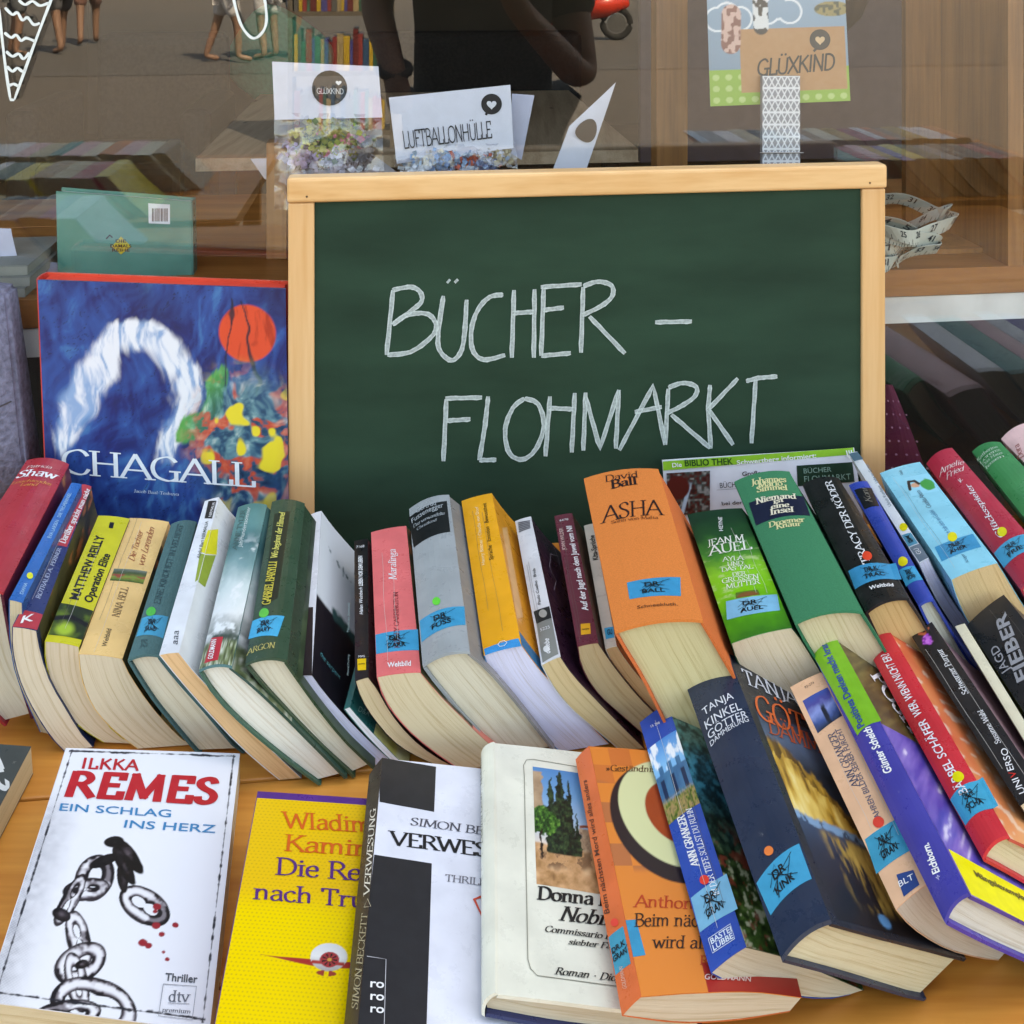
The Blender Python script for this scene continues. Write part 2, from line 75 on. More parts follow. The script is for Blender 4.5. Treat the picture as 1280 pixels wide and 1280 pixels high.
'blt': [[[0.2331,0.6274,0.0583],[0.2398,0.6298,0.0491],[0.2476,0.6327,0.0405],[0.2564,0.6359,0.0324],[0.2658,0.6393,0.0247],[0.2758,0.6429,0.0178],[0.2863,0.6468,0.0118],[0.2971,0.6507,0.006],[0.3081,0.6547,0.0012]],[[0.2564,0.6359,0.0666],[0.2623,0.638,0.0583],[0.2686,0.6403,0.0502],[0.2757,0.6429,0.0424],[0.2832,0.6456,0.0346],[0.291,0.6485,0.0271],[0.2993,0.6515,0.0198],[0.308,0.6546,0.0128],[0.3167,0.6578,0.0056]],[-0.013,0.1896,0.0],[-0.0058,0.1881,0.0],[-0.0058,0.1881,0.0]],
'scheich': [[[0.2541,0.6046,0.071],[0.2651,0.6086,0.0623],[0.2764,0.6127,0.0536],[0.2879,0.6169,0.045],[0.2997,0.6212,0.0365],[0.3118,0.6256,0.0279],[0.3239,0.63,0.019],[0.3362,0.6345,0.0101],[0.3487,0.639,0.0012]],[[0.2714,0.6109,0.0821],[0.2832,0.6152,0.0734],[0.2951,0.6195,0.0645],[0.3071,0.6239,0.0555],[0.3194,0.6283,0.0464],[0.3319,0.6329,0.0372],[0.3446,0.6375,0.0279],[0.3575,0.6422,0.0186],[0.3706,0.647,0.0091]],[-0.0103,0.2375,0.0],[-0.0075,0.2352,0.0],[-0.0075,0.2352,0.0]],
'schaefer': [[[0.2989,0.6546,0.0639],[0.3093,0.6576,0.0565],[0.3197,0.6606,0.0489],[0.3301,0.6635,0.0411],[0.3406,0.6665,0.0331],[0.3511,0.6696,0.0252],[0.3618,0.6727,0.0172],[0.3727,0.6758,0.0092],[0.3836,0.6789,0.0012]],[[0.3183,0.6602,0.0738],[0.3286,0.6631,0.0671],[0.3389,0.6661,0.0602],[0.349,0.669,0.053],[0.3591,0.6719,0.0455],[0.3692,0.6747,0.0378],[0.3792,0.6776,0.0299],[0.3892,0.6805,0.0218],[0.3994,0.6834,0.0137]],[-0.0055,0.2108,0.0],[-0.0034,0.2055,0.0],[-0.0034,0.2055,0.0]],
'universo': [[[0.3384,0.6885,0.0709],[0.3446,0.69,0.0611],[0.3521,0.6919,0.0519],[0.3602,0.6939,0.0428],[0.3688,0.696,0.0341],[0.378,0.6983,0.0257],[0.3875,0.7007,0.0175],[0.3971,0.7031,0.0094],[0.4068,0.7055,0.0012]],[[0.3579,0.6933,0.0765],[0.3642,0.6949,0.0669],[0.3715,0.6967,0.0577],[0.3796,0.6987,0.0488],[0.3882,0.7009,0.0403],[0.3974,0.7032,0.032],[0.4068,0.7055,0.024],[0.4165,0.7079,0.0159],[0.4261,0.7103,0.0077]],[-0.0063,0.1695,0.0],[-0.0049,0.1754,0.0],[-0.0049,0.1754,0.0]],
'creamthin': [[[0.3762,0.7409,0.0597],[0.3808,0.7417,0.0512],[0.3858,0.7426,0.0429],[0.3919,0.7437,0.0352],[0.3986,0.7449,0.0277],[0.4059,0.7461,0.0207],[0.4136,0.7475,0.014],[0.4217,0.7489,0.0076],[0.4298,0.7503,0.0012]],[[0.3844,0.7423,0.0608],[0.389,0.7432,0.0526],[0.3941,0.7441,0.0445],[0.4002,0.7451,0.0369],[0.4068,0.7463,0.0295],[0.414,0.7476,0.0226],[0.4217,0.7489,0.0161],[0.4296,0.7503,0.0098],[0.4375,0.7517,0.0035]],[0.0047,0.1475,0.0],[0.0059,0.1485,0.0],[0.0059,0.1485,0.0]],
'fieber': [[[0.39,0.7464,0.0594],[0.3939,0.7471,0.0507],[0.3984,0.7479,0.0422],[0.4049,0.749,0.0348],[0.4125,0.7504,0.028],[0.4202,0.7517,0.0213],[0.4278,0.7531,0.0146],[0.4356,0.7545,0.0079],[0.4434,0.7558,0.0012]],[[0.435,0.7543,0.0766],[0.442,0.7556,0.0691],[0.4492,0.7569,0.0618],[0.4568,0.7582,0.0546],[0.4647,0.7596,0.0477],[0.4728,0.761,0.0409],[0.481,0.7624,0.0342],[0.4893,0.7639,0.0276],[0.4976,0.7654,0.0209]],[0.0024,0.1445,0.0],[-0.004,0.1511,0.0],[-0.004,0.1511,0.0]],
}
QUADS = {
'board': [[-0.2253,1.1013,-0.06],[0.4165,1.1688,-0.06],[-0.2384,1.0999,0.3999],[0.4227,1.1694,0.3974]],
'chagall': [[-0.4773,1.0679,0.001],[-0.2354,1.0933,0.001],[-0.4941,1.0765,0.2984],[-0.2415,1.1025,0.2808]],
'poster': [[0.1732,1.1299,-0.0246],[0.3972,1.1533,-0.0295],[0.1645,1.1305,0.0835],[0.3821,1.1534,0.0865]],
'felt': [[-0.6173,1.0635,0.0638],[-0.5011,1.0754,0.0574],[-0.6162,1.0759,0.2969],[-0.5295,1.0843,0.2833]],
'glass': [[-0.5631,1.1368,0.0593],[0.625,1.2617,-0.0045],[-0.5631,1.1368,0.5872],[0.625,1.2617,0.5814]],
'postcard': [[0.2471,1.2875,0.4477],[0.4278,1.3067,0.4519],[0.2435,1.2999,0.6299],[0.4226,1.319,0.6339]],
'clothespin': [[0.3094,1.2772,0.3513],[0.3573,1.2822,0.3502],[0.3118,1.2869,0.4856],[0.36,1.2919,0.485]],
'header_one': [[-0.2857,1.243,0.438],[-0.1576,1.2566,0.4387],[-0.2894,1.2463,0.5078],[-0.1628,1.2593,0.5006]],
'bag_one': [[-0.2856,1.2424,0.3304],[-0.1536,1.2561,0.327],[-0.287,1.2484,0.4468],[-0.1592,1.2616,0.4428]],
'header_two': [[-0.1399,1.2554,0.3825],[0.002,1.2712,0.3989],[-0.15,1.2586,0.4627],[-0.002,1.2749,0.4762]],
'bag_two': [[-0.144,1.2571,0.3267],[0.0099,1.273,0.3227],[-0.1425,1.2614,0.4057],[0.0049,1.2769,0.4048]],
'header_three': [[-0.004,1.3,0.3884],[0.0121,1.3012,0.3781],[0.0,1.3043,0.4613],[0.0283,1.3072,0.4589]],
'header_tilt': [[0.0477,1.284,0.3598],[0.0877,1.2878,0.3529],[0.0719,1.2898,0.4224],[0.1307,1.2988,0.4761]],
'header_flat': [[-0.3239,1.3499,0.3454],[-0.1484,1.3693,0.3475],[-0.345,1.3591,0.3697],[-0.1865,1.3766,0.3715]],
'tealbook': [[-0.5371,1.2239,0.2308],[-0.3837,1.2395,0.2256],[-0.5444,1.234,0.3544],[-0.3886,1.2489,0.3384]],
'sheet_white': [[-0.6457,1.1918,0.2803],[-0.5736,1.1991,0.278],[-0.648,1.1961,0.3234],[-0.5835,1.2023,0.318]],
'sheet_blue': [[-0.6531,1.2054,0.2155],[-0.5298,1.2223,0.2313],[-0.6617,1.2213,0.2827],[-0.5337,1.2314,0.2692]],
'dotcloth': [[0.4366,1.2821,-0.0646],[0.5451,1.2923,-0.0702],[0.4641,1.3178,0.0892],[0.4883,1.3198,0.0863]],
}
PRINTS = [
('shaw.spine', 'T', 'Patricia', 'ital', '#f0d8d0', [[0.1189, 0.9031], [0.6869, 0.9041], [0.1061, 0.929]], {}),
('shaw.spine', 'T', 'Shaw', 'italb', '#f4f4f4', [[0.0236, 0.821], [0.8777, 0.8284], [-0.0204, 0.8837]], {}),
('shaw.spine', 'T', 'Leuchtendes', 'ital', '#e8a050', [[0.0117, 0.7667], [0.8531, 0.7711], [0.0021, 0.7904]], {}),
('shaw.spine', 'T', 'Land', 'ital', '#e8a050', [[0.233, 0.7352], [0.5943, 0.7379], [0.2255, 0.7613]], {}),
('shaw.front', 'P', 'cover_picture', 'redwear', (0, 0, 1, 1), 20, 60),
('bluethin.spine', 'T', 'EVA LARSEN   DIE TROPENINSEL', 'sans', '#a8d4f0', [[0.7156, 0.4831], [0.5135, 0.8953], [0.3976, 0.4829]], {}),
('bluethin.spine', 'T', 'DIANA', 'sans', '#a8d4f0', [[0.7599, 0.0472], [0.6967, 0.1263], [0.49, 0.048]], {}),
('bluethin.spine', 'D', 'colour_dot', '#e8e83a', [0.5757, 0.1801], [0.7984, 0.1848], [0.4605, 0.2019]),
('perner.spine', 'Q', 'printed_patch', '#c9444c', [[0.1301, 0.517], [0.8967, 0.5172], [-0.0064, 1.007], [1.0211, 1.0005]], {}),
('perner.spine', 'T', 'Darüber spricht man nicht', 'serifb', '#f4f4f4', [[0.7114, 0.536], [0.9903, 0.9688], [0.2957, 0.5423]], {}),
('perner.spine', 'T', 'ROTRAUD A. PERNER', 'serif', '#c8d4ec', [[0.6085, 0.1682], [0.6163, 0.497], [0.3975, 0.1724]], {}),
('perner.spine', 'Q', 'printed_patch', '#c03a44', [[0.0188, -0.0014], [0.9951, 0.0018], [0.0736, 0.0948], [0.9991, 0.0884]], {}),
('perner.spine', 'T', 'K', 'sansb', '#f4f4f4', [[0.258, 0.0186], [0.7126, 0.0418], [0.2364, 0.0598]], {'h': 4}),
('perner.front', 'P', 'cover_picture', 'olive', (0, 0.03, 0.55, 1), 24, 60),
('reilly.spine', 'T', 'MATTHEW REILLY', 'condb', '#151515', [[0.455, 0.2904], [0.461, 0.8109], [0.1775, 0.2947]], {}),
('reilly.spine', 'T', 'Operation Elite', 'condb', '#151515', [[0.865, 0.2838], [0.8535, 0.664], [0.6086, 0.2922]], {}),
('reilly.spine', 'PQ', 'cover_picture', 'greenface', [[0.0164, 0.0401], [1.0058, 0.0413], [-0.0138, 0.2619], [0.999, 0.2374]], 40, 40),
('reilly.spine', 'Q', 'printed_patch', '#151515', [[0.4695, 0.8892], [0.6084, 0.887], [0.4415, 0.9417], [0.5781, 0.9415]], {}),
('reilly.front', 'P', 'cover_picture', 'olive', (0, 0, 0.6, 1), 20, 50),
('bell.spine', 'T', 'Die Tochter', 'ital', '#a8502c', [[0.4904, 0.6363], [0.4609, 0.8824], [0.3393, 0.6462]], {}),
('bell.spine', 'T', 'von Lorenden', 'ital', '#a8502c', [[0.755, 0.608], [0.7081, 0.9223], [0.5855, 0.619]], {}),
('bell.spine', 'PQ', 'cover_picture', 'meadow', [[0.0889, 0.4855], [0.894, 0.4835], [0.0853, 0.5748], [0.893, 0.5778]], 40, 16),
('bell.spine', 'T', 'NINA BELL', 'serif', '#8a6a44', [[0.6111, 0.2366], [0.588, 0.4409], [0.4368, 0.2423]], {}),
('bell.spine', 'T', 'Weltbild', 'sans', '#3a3028', [[0.5631, 0.0491], [0.535, 0.1574], [0.4458, 0.0515]], {}),
('bell.front', 'P', 'cover_picture', 'olive', (0, 0, 0.6, 0.8), 20, 50),
('sand.spine', 'T', 'EINE KINDHEIT IN VELBERT', 'serif', '#2c4a4a', [[0.5281, 0.3241], [0.5356, 0.9557], [0.3089, 0.3379]], {}),
('sand.spine', 'D', 'colour_dot', '#3fbf4a', [0.3003, 0.2813], [0.4633, 0.2775], [0.2505, 0.3153]),
('sand.spine', 'Q', 'library_sticker', '#2aa6cc', [[0.0454, 0.1364], [0.9369, 0.1027], [0.0509, 0.2568], [0.9175, 0.2432]], {}),
('sand.spine', 'T', 'DR', 'sansb', '#151515', [[0.33, 0.1958], [0.5758, 0.1894], [0.3291, 0.2265]], {'h': 4}),
('sand.spine', 'T', 'SAND', 'sansb', '#151515', [[0.2779, 0.1522], [0.6681, 0.139], [0.2775, 0.1796]], {'h': 4}),
('sand.spine', 'S', 'pen_stroke', '#151515', 0.0004, [[0.2422, 0.1719], [0.4439, 0.198], [0.7462, 0.2291]], {'h': 5}),
('sand.spine', 'S', 'pen_stroke', '#151515', 0.0004, [[0.268, 0.2342], [0.4885, 0.1838], [0.7374, 0.1501]], {'h': 5}),
('sand.spine', 'S', 'pen_stroke', '#151515', 0.0006, [[0.2959, 0.1393], [0.3827, 0.1931], [0.6627, 0.1952], [0.3554, 0.2234], [0.6317, 0.1508]], {'h': 5}),
('sand.spine', 'S', 'pen_stroke', '#151515', 0.0004, [[0.2245, 0.191], [0.4157, 0.2379], [0.4909, 0.145], [0.7039, 0.2189]], {'h': 5}),
('sand.spine', 'T', 'JS', 'serif', '#2c4a4a', [[0.2681, 0.0533], [0.553, 0.0435], [0.2152, 0.0978]], {}),
('nirmal.spine', 'Q', 'printed_patch', '#151515', [[0.3576, 0.8448], [0.89, 0.829], [0.2865, 0.9871], [0.8738, 0.972]], {}),
('nirmal.spine', 'T', 'NIRMALIA', 'sans', '#f4f4f4', [[0.8087, 0.8429], [0.8201, 0.9575], [0.6129, 0.8488]], {'h': 4}),
('nirmal.spine', 'T', 'Abdul Bari NIRMALIA', 'cond', '#5c6460', [[0.8016, 0.5412], [0.6993, 0.8116], [0.5696, 0.55]], {}),
('nirmal.spine', 'Q', 'printed_patch', '#e4dc30', [[0.681, 0.5915], [1.0056, 0.5768], [0.8268, 0.7425], [1.0192, 0.7427]], {}),
('nirmal.front', 'Q', 'printed_patch', '#e4dc30', [[0.0022, 0.5805], [0.0996, 0.6514], [0.0034, 0.7498], [0.0615, 0.8049]], {}),
('nirmal.spine', 'Q', 'printed_patch', '#93a83c', [[0.8682, 0.3915], [1.01, 0.4042], [0.7072, 0.5806], [1.0221, 0.5696]], {}),
('nirmal.front', 'Q', 'printed_patch', '#93a83c', [[0.0062, 0.3999], [0.0697, 0.415], [0.0048, 0.5741], [0.0943, 0.6436]], {}),
('nirmal.spine', 'T', 'aaa', 'sans', '#50545c', [[0.8189, 0.0368], [0.6997, 0.1118], [0.4629, 0.0465]], {}),
('goldmann.spine', 'P', 'cover_picture', 'seaclouds', (0, 0, 1, 1), 40, 120),
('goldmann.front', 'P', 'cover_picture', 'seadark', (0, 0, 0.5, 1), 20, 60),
('goldmann.spine', 'T', 'Jahrhundertsommer', 'sans', '#d8e4e0', [[0.4795, 0.6719], [0.4691, 0.9682], [0.3387, 0.678]], {'h': 4}),
('goldmann.spine', 'T', 'ANNE TYLER', 'serif', '#40605c', [[0.3244, 0.6613], [0.3133, 0.9517], [0.1628, 0.6712]], {'h': 4}),
('goldmann.spine', 'Q', 'printed_patch', '#c8303c', [[0.1321, 0.0192], [0.5516, 0.0196], [0.1804, 0.1439], [0.5482, 0.1369]], {'h': 2}),
('goldmann.spine', 'T', 'GOLDMANN', 'sansb', '#f4f4f4', [[0.3791, 0.0277], [0.3589, 0.1277], [0.2181, 0.0332]], {'h': 4}),
('barylli.spine', 'Q', 'printed_patch', '#1c2c1c', [[0.1984, 0.2759], [0.5751, 0.3159], [0.1418, 0.8926], [0.5981, 0.9048]], {}),
('barylli.spine', 'T', 'GABRIEL BARYLLI', 'serifb', '#d8c850', [[0.4016, 0.2814], [0.4252, 0.5429], [0.1905, 0.2872]], {'h': 4}),
('barylli.spine', 'T', 'Wo beginnt der Himmel', 'serifb', '#e0d870', [[0.4115, 0.5657], [0.4567, 0.8899], [0.2388, 0.5754]], {'h': 4}),
('barylli.spine', 'D', 'colour_dot', '#55c850', [0.2764, 0.2378], [0.4, 0.2367], [0.2579, 0.2645]),
('barylli.spine', 'Q', 'library_sticker', '#20b0dc', [[-0.0329, 0.1206], [0.7015, 0.1065], [0.0002, 0.2145], [0.8112, 0.2206]], {}),
('barylli.spine', 'T', 'DR', 'sansb', '#151515', [[0.2338, 0.1715], [0.4512, 0.1707], [0.2475, 0.1958]], {'h': 4}),
('barylli.spine', 'T', 'BARY', 'sansb', '#151515', [[0.1685, 0.1363], [0.4982, 0.1318], [0.1799, 0.1579]], {'h': 4}),
('barylli.spine', 'S', 'pen_stroke', '#151515', 0.0004, [[0.1458, 0.1513], [0.3374, 0.1753], [0.637, 0.2057]], {'h': 5}),
('barylli.spine', 'S', 'pen_stroke', '#151515', 0.0004, [[0.1945, 0.2008], [0.3693, 0.1647], [0.5672, 0.1417]], {'h': 5}),
('barylli.spine', 'S', 'pen_stroke', '#151515', 0.0006, [[0.1795, 0.1288], [0.2991, 0.1702], [0.532, 0.1741], [0.2687, 0.1913], [0.4768, 0.1433]], {'h': 5}),
('barylli.spine', 'S', 'pen_stroke', '#151515', 0.0004, [[0.157, 0.1659], [0.3319, 0.2039], [0.3501, 0.1364], [0.5697, 0.1966]], {'h': 5}),
('barylli.front', 'Q', 'library_sticker', '#12a9d6', [[-0.1311, 0.0278], [-0.0325, 0.0711], [-0.084, 0.1692], [-0.056, 0.1871]], {}),
('barylli.spine', 'T', 'ARGON', 'serif', '#c8bc70', [[0.0038, 0.0367], [0.6651, 0.0458], [0.0116, 0.0648]], {}),
('barylli.front', 'P', 'cover_picture', 'darkgreenpic', (0.12, 0, 1, 1), 20, 50),
('whiteblack.spine', 'Q', 'printed_patch', '#16121a', [[-0.0164, 0.0007], [1.0069, -0.0089], [0.1019, 0.3614], [0.8074, 0.3508]], {}),
('whiteblack.front', 'P', 'cover_picture', 'feather', (0, 0, 1, 1), 60, 110),
('whiteblack.front', 'T', 'the serpent', 'sans', '#4a9aa0', [[0.0884, 0.1371], [0.3621, 0.135], [0.0998, 0.163]], {'h': 4}),
('tealthin.spine', 'T', 'Marcel Prokop', 'sans', '#bfe0dc', [[-0.6431, 0.1953], [-1.4261, 0.328], [-0.9808, 0.1987]], {}),
('tealthin.spine', 'T', 'Mikado im Protokoll', 'sans', '#bfe0dc', [[-2.3758, 0.4764], [-3.4369, 0.6744], [-2.7873, 0.479]], {}),
('tealthin.front', 'P', 'cover_picture', 'yellowpic', (0.42, 0, 1, 0.95), 40, 60),
('tealthin.front', 'T', 'D&A', 'sans', '#9cc8c0', [[0.117, 0.0194], [0.2921, 0.0471], [0.1239, 0.0494]], {'h': 4}),
('hans.spine', 'T', 'Helen Weinbach', 'cond', '#f4f4f4', [[0.6187, 0.4057], [0.575, 0.6014], [0.3619, 0.415]], {}),
('hans.spine', 'T', 'LEBEN VOR DEM LEBEN', 'condb', '#f4f4f4', [[0.6124, 0.6139], [0.5884, 0.8547], [0.3187, 0.6204]], {}),
('hans.spine', 'T', '7168', 'sans', '#f4f4f4', [[0.151, 0.93], [0.7391, 0.926], [0.1521, 0.9516]], {}),
('hans.spine', 'Q', 'printed_patch', '#eec01c', [[0.2096, 0.0543], [0.8154, 0.0432], [0.1777, 0.1244], [0.8203, 0.1127]], {}),
('hans.spine', 'T', 'rororo', 'sansb', '#151515', [[0.2852, 0.084], [0.7258, 0.0768], [0.2859, 0.0945]], {'h': 4}),
('hans.spine', 'T', 'MVG', 'sans', '#f4f4f4', [[0.2699, 0.1284], [0.7289, 0.121], [0.2708, 0.1423]], {}),
('coral.spine', 'T', 'Maralinga', 'serif', '#f4f4f4', [[0.605, 0.5859], [0.6396, 0.8155], [0.4122, 0.5978]], {}),
('coral.spine', 'T', 'KELLEY CARRINGTON', 'serif', '#8a2e34', [[0.5555, 0.1415], [0.6198, 0.4985], [0.4387, 0.145]], {}),
('coral.spine', 'Q', 'library_sticker', '#1a9cc8', [[0.0075, 0.1287], [1.008, 0.1221], [0.0078, 0.2468], [1.0338, 0.2466]], {}),
('coral.spine', 'T', 'DR', 'sansb', '#151515', [[0.3313, 0.193], [0.6153, 0.1921], [0.3332, 0.2221]], {'h': 4}),
('coral.spine', 'T', 'CARR', 'sansb', '#151515', [[0.2682, 0.1504], [0.7106, 0.148], [0.2696, 0.1764]], {'h': 4}),
('coral.spine', 'S', 'pen_stroke', '#151515', 0.0004, [[0.2289, 0.1683], [0.4635, 0.1975], [0.8251, 0.2314]], {'h': 5}),
('coral.spine', 'S', 'pen_stroke', '#151515', 0.0004, [[0.2623, 0.2283], [0.513, 0.1852], [0.7931, 0.1597]], {'h': 5}),
('coral.spine', 'S', 'pen_stroke', '#151515', 0.0006, [[0.288, 0.1444], [0.4427, 0.1914], [0.717, 0.193], [0.3632, 0.2135], [0.6724, 0.1639]], {'h': 5}),
('coral.spine', 'S', 'pen_stroke', '#151515', 0.0004, [[0.2601, 0.186], [0.4357, 0.2281], [0.5099, 0.1551], [0.7211, 0.2215]], {'h': 5}),
('coral.spine', 'T', 'Weltbild', 'sansb', '#f4f4f4', [[0.2507, 0.0383], [0.7888, 0.0348], [0.2569, 0.0664]], {}),
('coral.front', 'P', 'cover_picture', 'olive', (0, 0, 0.6, 1), 20, 50),
('gray.spine', 'Q', 'printed_patch', '#14161a', [[0.0338, 0.6949], [0.9142, 0.7132], [-0.0324, 0.933], [0.9261, 0.9483]], {}),
('gray.spine', 'T', 'Gertrud', 'sans', '#b0b8bc', [[0.1738, 0.9251], [0.6674, 0.9241], [0.159, 0.9586]], {'h': 4}),
('gray.spine', 'T', 'Fussenegger', 'sans', '#b0b8bc', [[0.0484, 0.871], [0.8312, 0.8978], [0.0347, 0.9095]], {'h': 4}),
('gray.spine', 'T', 'Das verwandelte', 'ital', '#b0b8bc', [[0.0667, 0.8289], [0.8328, 0.8398], [0.0554, 0.853]], {'h': 4}),
('gray.spine', 'T', 'Christkind', 'ital', '#b0b8bc', [[0.1469, 0.7939], [0.634, 0.801], [0.1348, 0.8139]], {'h': 4}),
('gray.spine', 'D', 'colour_dot', '#55d848', [0.4327, 0.2872], [0.5192, 0.2802], [0.4419, 0.3098]),
('gray.spine', 'Q', 'library_sticker', '#1a9cc8', [[0.0263, 0.1138], [0.9807, 0.1364], [0.0239, 0.2316], [1.012, 0.2365]], {}),
('gray.spine', 'T', 'DR', 'sansb', '#151515', [[0.3346, 0.183], [0.6069, 0.1867], [0.3367, 0.2102]], {'h': 4}),
('gray.spine', 'T', 'FUSS', 'sansb', '#151515', [[0.274, 0.1418], [0.6967, 0.1503], [0.2755, 0.1664]], {'h': 4}),
('gray.spine', 'S', 'pen_stroke', '#151515', 0.0004, [[0.2365, 0.1579], [0.4614, 0.1891], [0.8101, 0.2228]], {'h': 5}),
('gray.spine', 'S', 'pen_stroke', '#151515', 0.0004, [[0.2686, 0.2154], [0.5086, 0.1788], [0.7763, 0.1621]], {'h': 5}),
('gray.spine', 'S', 'pen_stroke', '#151515', 0.0006, [[0.2935, 0.1477], [0.5385, 0.1847], [0.7025, 0.1785], [0.3644, 0.1913], [0.6627, 0.1737]], {'h': 5}),
('gray.spine', 'S', 'pen_stroke', '#151515', 0.0004, [[0.3631, 0.1767], [0.434, 0.2055], [0.5064, 0.1626], [0.6113, 0.2127]], {'h': 5}),
('orangeyellow.spine', 'T', 'Sprache · Emotion · Bewusstheit', 'cond', '#4a3410', [[0.6738, 0.5116], [0.7656, 0.9273], [0.5489, 0.5144]], {}),
('orangeyellow.spine', 'T', 'Henry Bittner / Claudia von Dorf', 'cond', '#ffe2a8', [[0.4145, 0.4944], [0.4972, 0.9146], [0.3115, 0.4958]], {}),
('orangeyellow.spine', 'Q', 'printed_patch', '#1496d8', [[0.0371, -0.0034], [0.9929, -0.0109], [0.0287, 0.029], [0.9488, 0.0319]], {}),
('orangeyellow.front', 'P', 'printed_band', 'bluestrip', (0, 0, 1, 0.075), 30, 3),
('orangeyellow.front', 'Q', 'printed_patch', '#fbc07a', [[0.0047, 0.1427], [0.1285, 0.2221], [0.0714, 0.775], [0.1824, 0.8569]], {}),
('orangeyellow.spine', 'S', 'pen_stroke', '#f4f4f4', 0.0006, [[0.4043, 0.0229], [0.4671, 0.0336], [0.5874, 0.0331], [0.6421, 0.0196], [0.5652, 0.0085], [0.4467, 0.0102], [0.4043, 0.0229]], {'h': 4}),
('coelho.spine', 'Q', 'printed_patch', '#9a9a9c', [[0.1232, 0.8934], [0.84, 0.9005], [0.1504, 0.9816], [0.8606, 0.9666]], {}),
('coelho.spine', 'Q', 'printed_patch', '#50505a', [[0.0995, 0.8985], [0.8081, 0.8998], [0.1077, 0.9045], [0.8026, 0.9064]], {'h': 2}),
('coelho.spine', 'Q', 'printed_patch', '#50505a', [[0.1331, 0.9118], [0.826, 0.9118], [0.1267, 0.9184], [0.8205, 0.9185]], {'h': 2}),
('coelho.spine', 'Q', 'printed_patch', '#50505a', [[0.1668, 0.9252], [0.844, 0.9239], [0.1458, 0.9324], [0.8385, 0.9306]], {'h': 2}),
('coelho.spine', 'Q', 'printed_patch', '#50505a', [[0.2007, 0.9386], [0.862, 0.9361], [0.1651, 0.9465], [0.8565, 0.9428]], {'h': 2}),
('coelho.spine', 'Q', 'printed_patch', '#50505a', [[0.2348, 0.9521], [0.8801, 0.9483], [0.1844, 0.9607], [0.8746, 0.9551]], {'h': 2}),
('coelho.spine', 'Q', 'printed_patch', '#50505a', [[0.269, 0.9657], [0.8983, 0.9606], [0.2038, 0.975], [0.8928, 0.9675]], {'h': 2}),
('coelho.spine', 'T', 'Paulo Coelho   Brida', 'cond', '#202020', [[0.566, 0.3373], [0.6297, 0.5873], [0.4061, 0.3415]], {}),
('coelho.spine', 'Q', 'printed_patch', '#262628', [[0.144, 0.2318], [0.9621, 0.2321], [0.1101, 0.3129], [0.9607, 0.3086]], {}),
('coelho.spine', 'D', 'printed_portrait', '#a8a49c', [0.5715, 0.2749], [0.7745, 0.2652], [0.6123, 0.2989]),
('coelho.spine', 'Q', 'printed_patch', '#8b8c86', [[0.0835, 0.0062], [0.9203, 0.0143], [0.144, 0.2318], [0.9595, 0.2306]], {}),
('coelho.spine', 'T', '5225', 'sans', '#f4f4f4', [[0.2688, 0.1765], [0.7758, 0.1735], [0.2725, 0.1947]], {'h': 4}),
('coelho.spine', 'T', 'detebe', 'sansb', '#f4f4f4', [[0.5488, 0.0328], [0.6214, 0.1171], [0.2834, 0.0458]], {'h': 4}),
('coelho.spine', 'D', 'printed_emblem', '#f0f0ee', [0.3982, 0.0662], [0.5533, 0.0585], [0.4285, 0.0833]),
('coelho.front', 'S', 'pen_stroke', '#b8a8b4', 0.0008, [[0.3937, 0.926], [0.256, 0.86], [0.1708, 0.6988], [0.245, 0.6431], [0.1606, 0.5256]], {}),
('coelho.front', 'S', 'pen_stroke', '#b8a8b4', 0.0007, [[0.3491, 0.9735], [0.3834, 0.9013], [0.3748, 0.8061]], {}),
('jewel.spine', 'T', 'JOAN WILDER', 'cond', '#e8c0b8', [[0.2937, 0.6864], [0.3322, 0.877], [0.0892, 0.6885]], {}),
('jewel.spine', 'T', 'Auf der Jagd nach dem Juwel vom Nil', 'condb', '#f4f4f4', [[0.8273, 0.2121], [0.8287, 0.8827], [0.5278, 0.2152]], {}),
('jewel.spine', 'T', '6678', 'sans', '#f4f4f4', [[0.237, 0.9374], [0.7159, 0.9355], [0.2573, 0.9555]], {}),
('jewel.spine', 'Q', 'printed_patch', '#f0ae2c', [[0.2589, 0.0621], [0.7227, 0.0576], [0.3343, 0.1321], [0.7914, 0.1263]], {}),
('jewel.spine', 'T', 'rororo', 'sansb', '#151515', [[0.3511, 0.0888], [0.686, 0.0847], [0.3564, 0.1004]], {'h': 4}),
('jewel.front', 'P', 'cover_picture', 'brownwear', (0, 0, 1, 1), 20, 60),
('kita.spine', 'T', 'Kita-Sprüche', 'condb', '#181818', [[0.8319, 0.6632], [0.9074, 0.8876], [0.2974, 0.6676]], {}),
('kita.spine', 'Q', 'printed_patch', '#12a9d6', [[0.1904, 0.0597], [0.9357, 0.056], [0.2059, 0.1363], [1.0253, 0.1312]], {}),
('kita.spine', 'T', 'GU', 'sansb', '#151515', [[0.3864, 0.0819], [0.8332, 0.08], [0.4104, 0.1175]], {'h': 4}),
('asha.spine', 'T', 'David', 'serifc', '#2c1418', [[0.2598, 0.9192], [0.7043, 0.9244], [0.2724, 0.97]], {}),
('asha.spine', 'T', 'Ball', 'serifb', '#2c1418', [[0.3199, 0.8586], [0.6652, 0.8693], [0.3318, 0.9208]], {}),
('asha.spine', 'T', 'ASHA', 'serifc', '#2c1418', [[0.122, 0.6297], [0.8759, 0.6328], [0.1629, 0.7377]], {}),
('asha.spine', 'T', 'Sohn von Malta', 'serif', '#7a3c1c', [[0.2207, 0.6067], [0.8116, 0.6023], [0.2239, 0.6286]], {}),
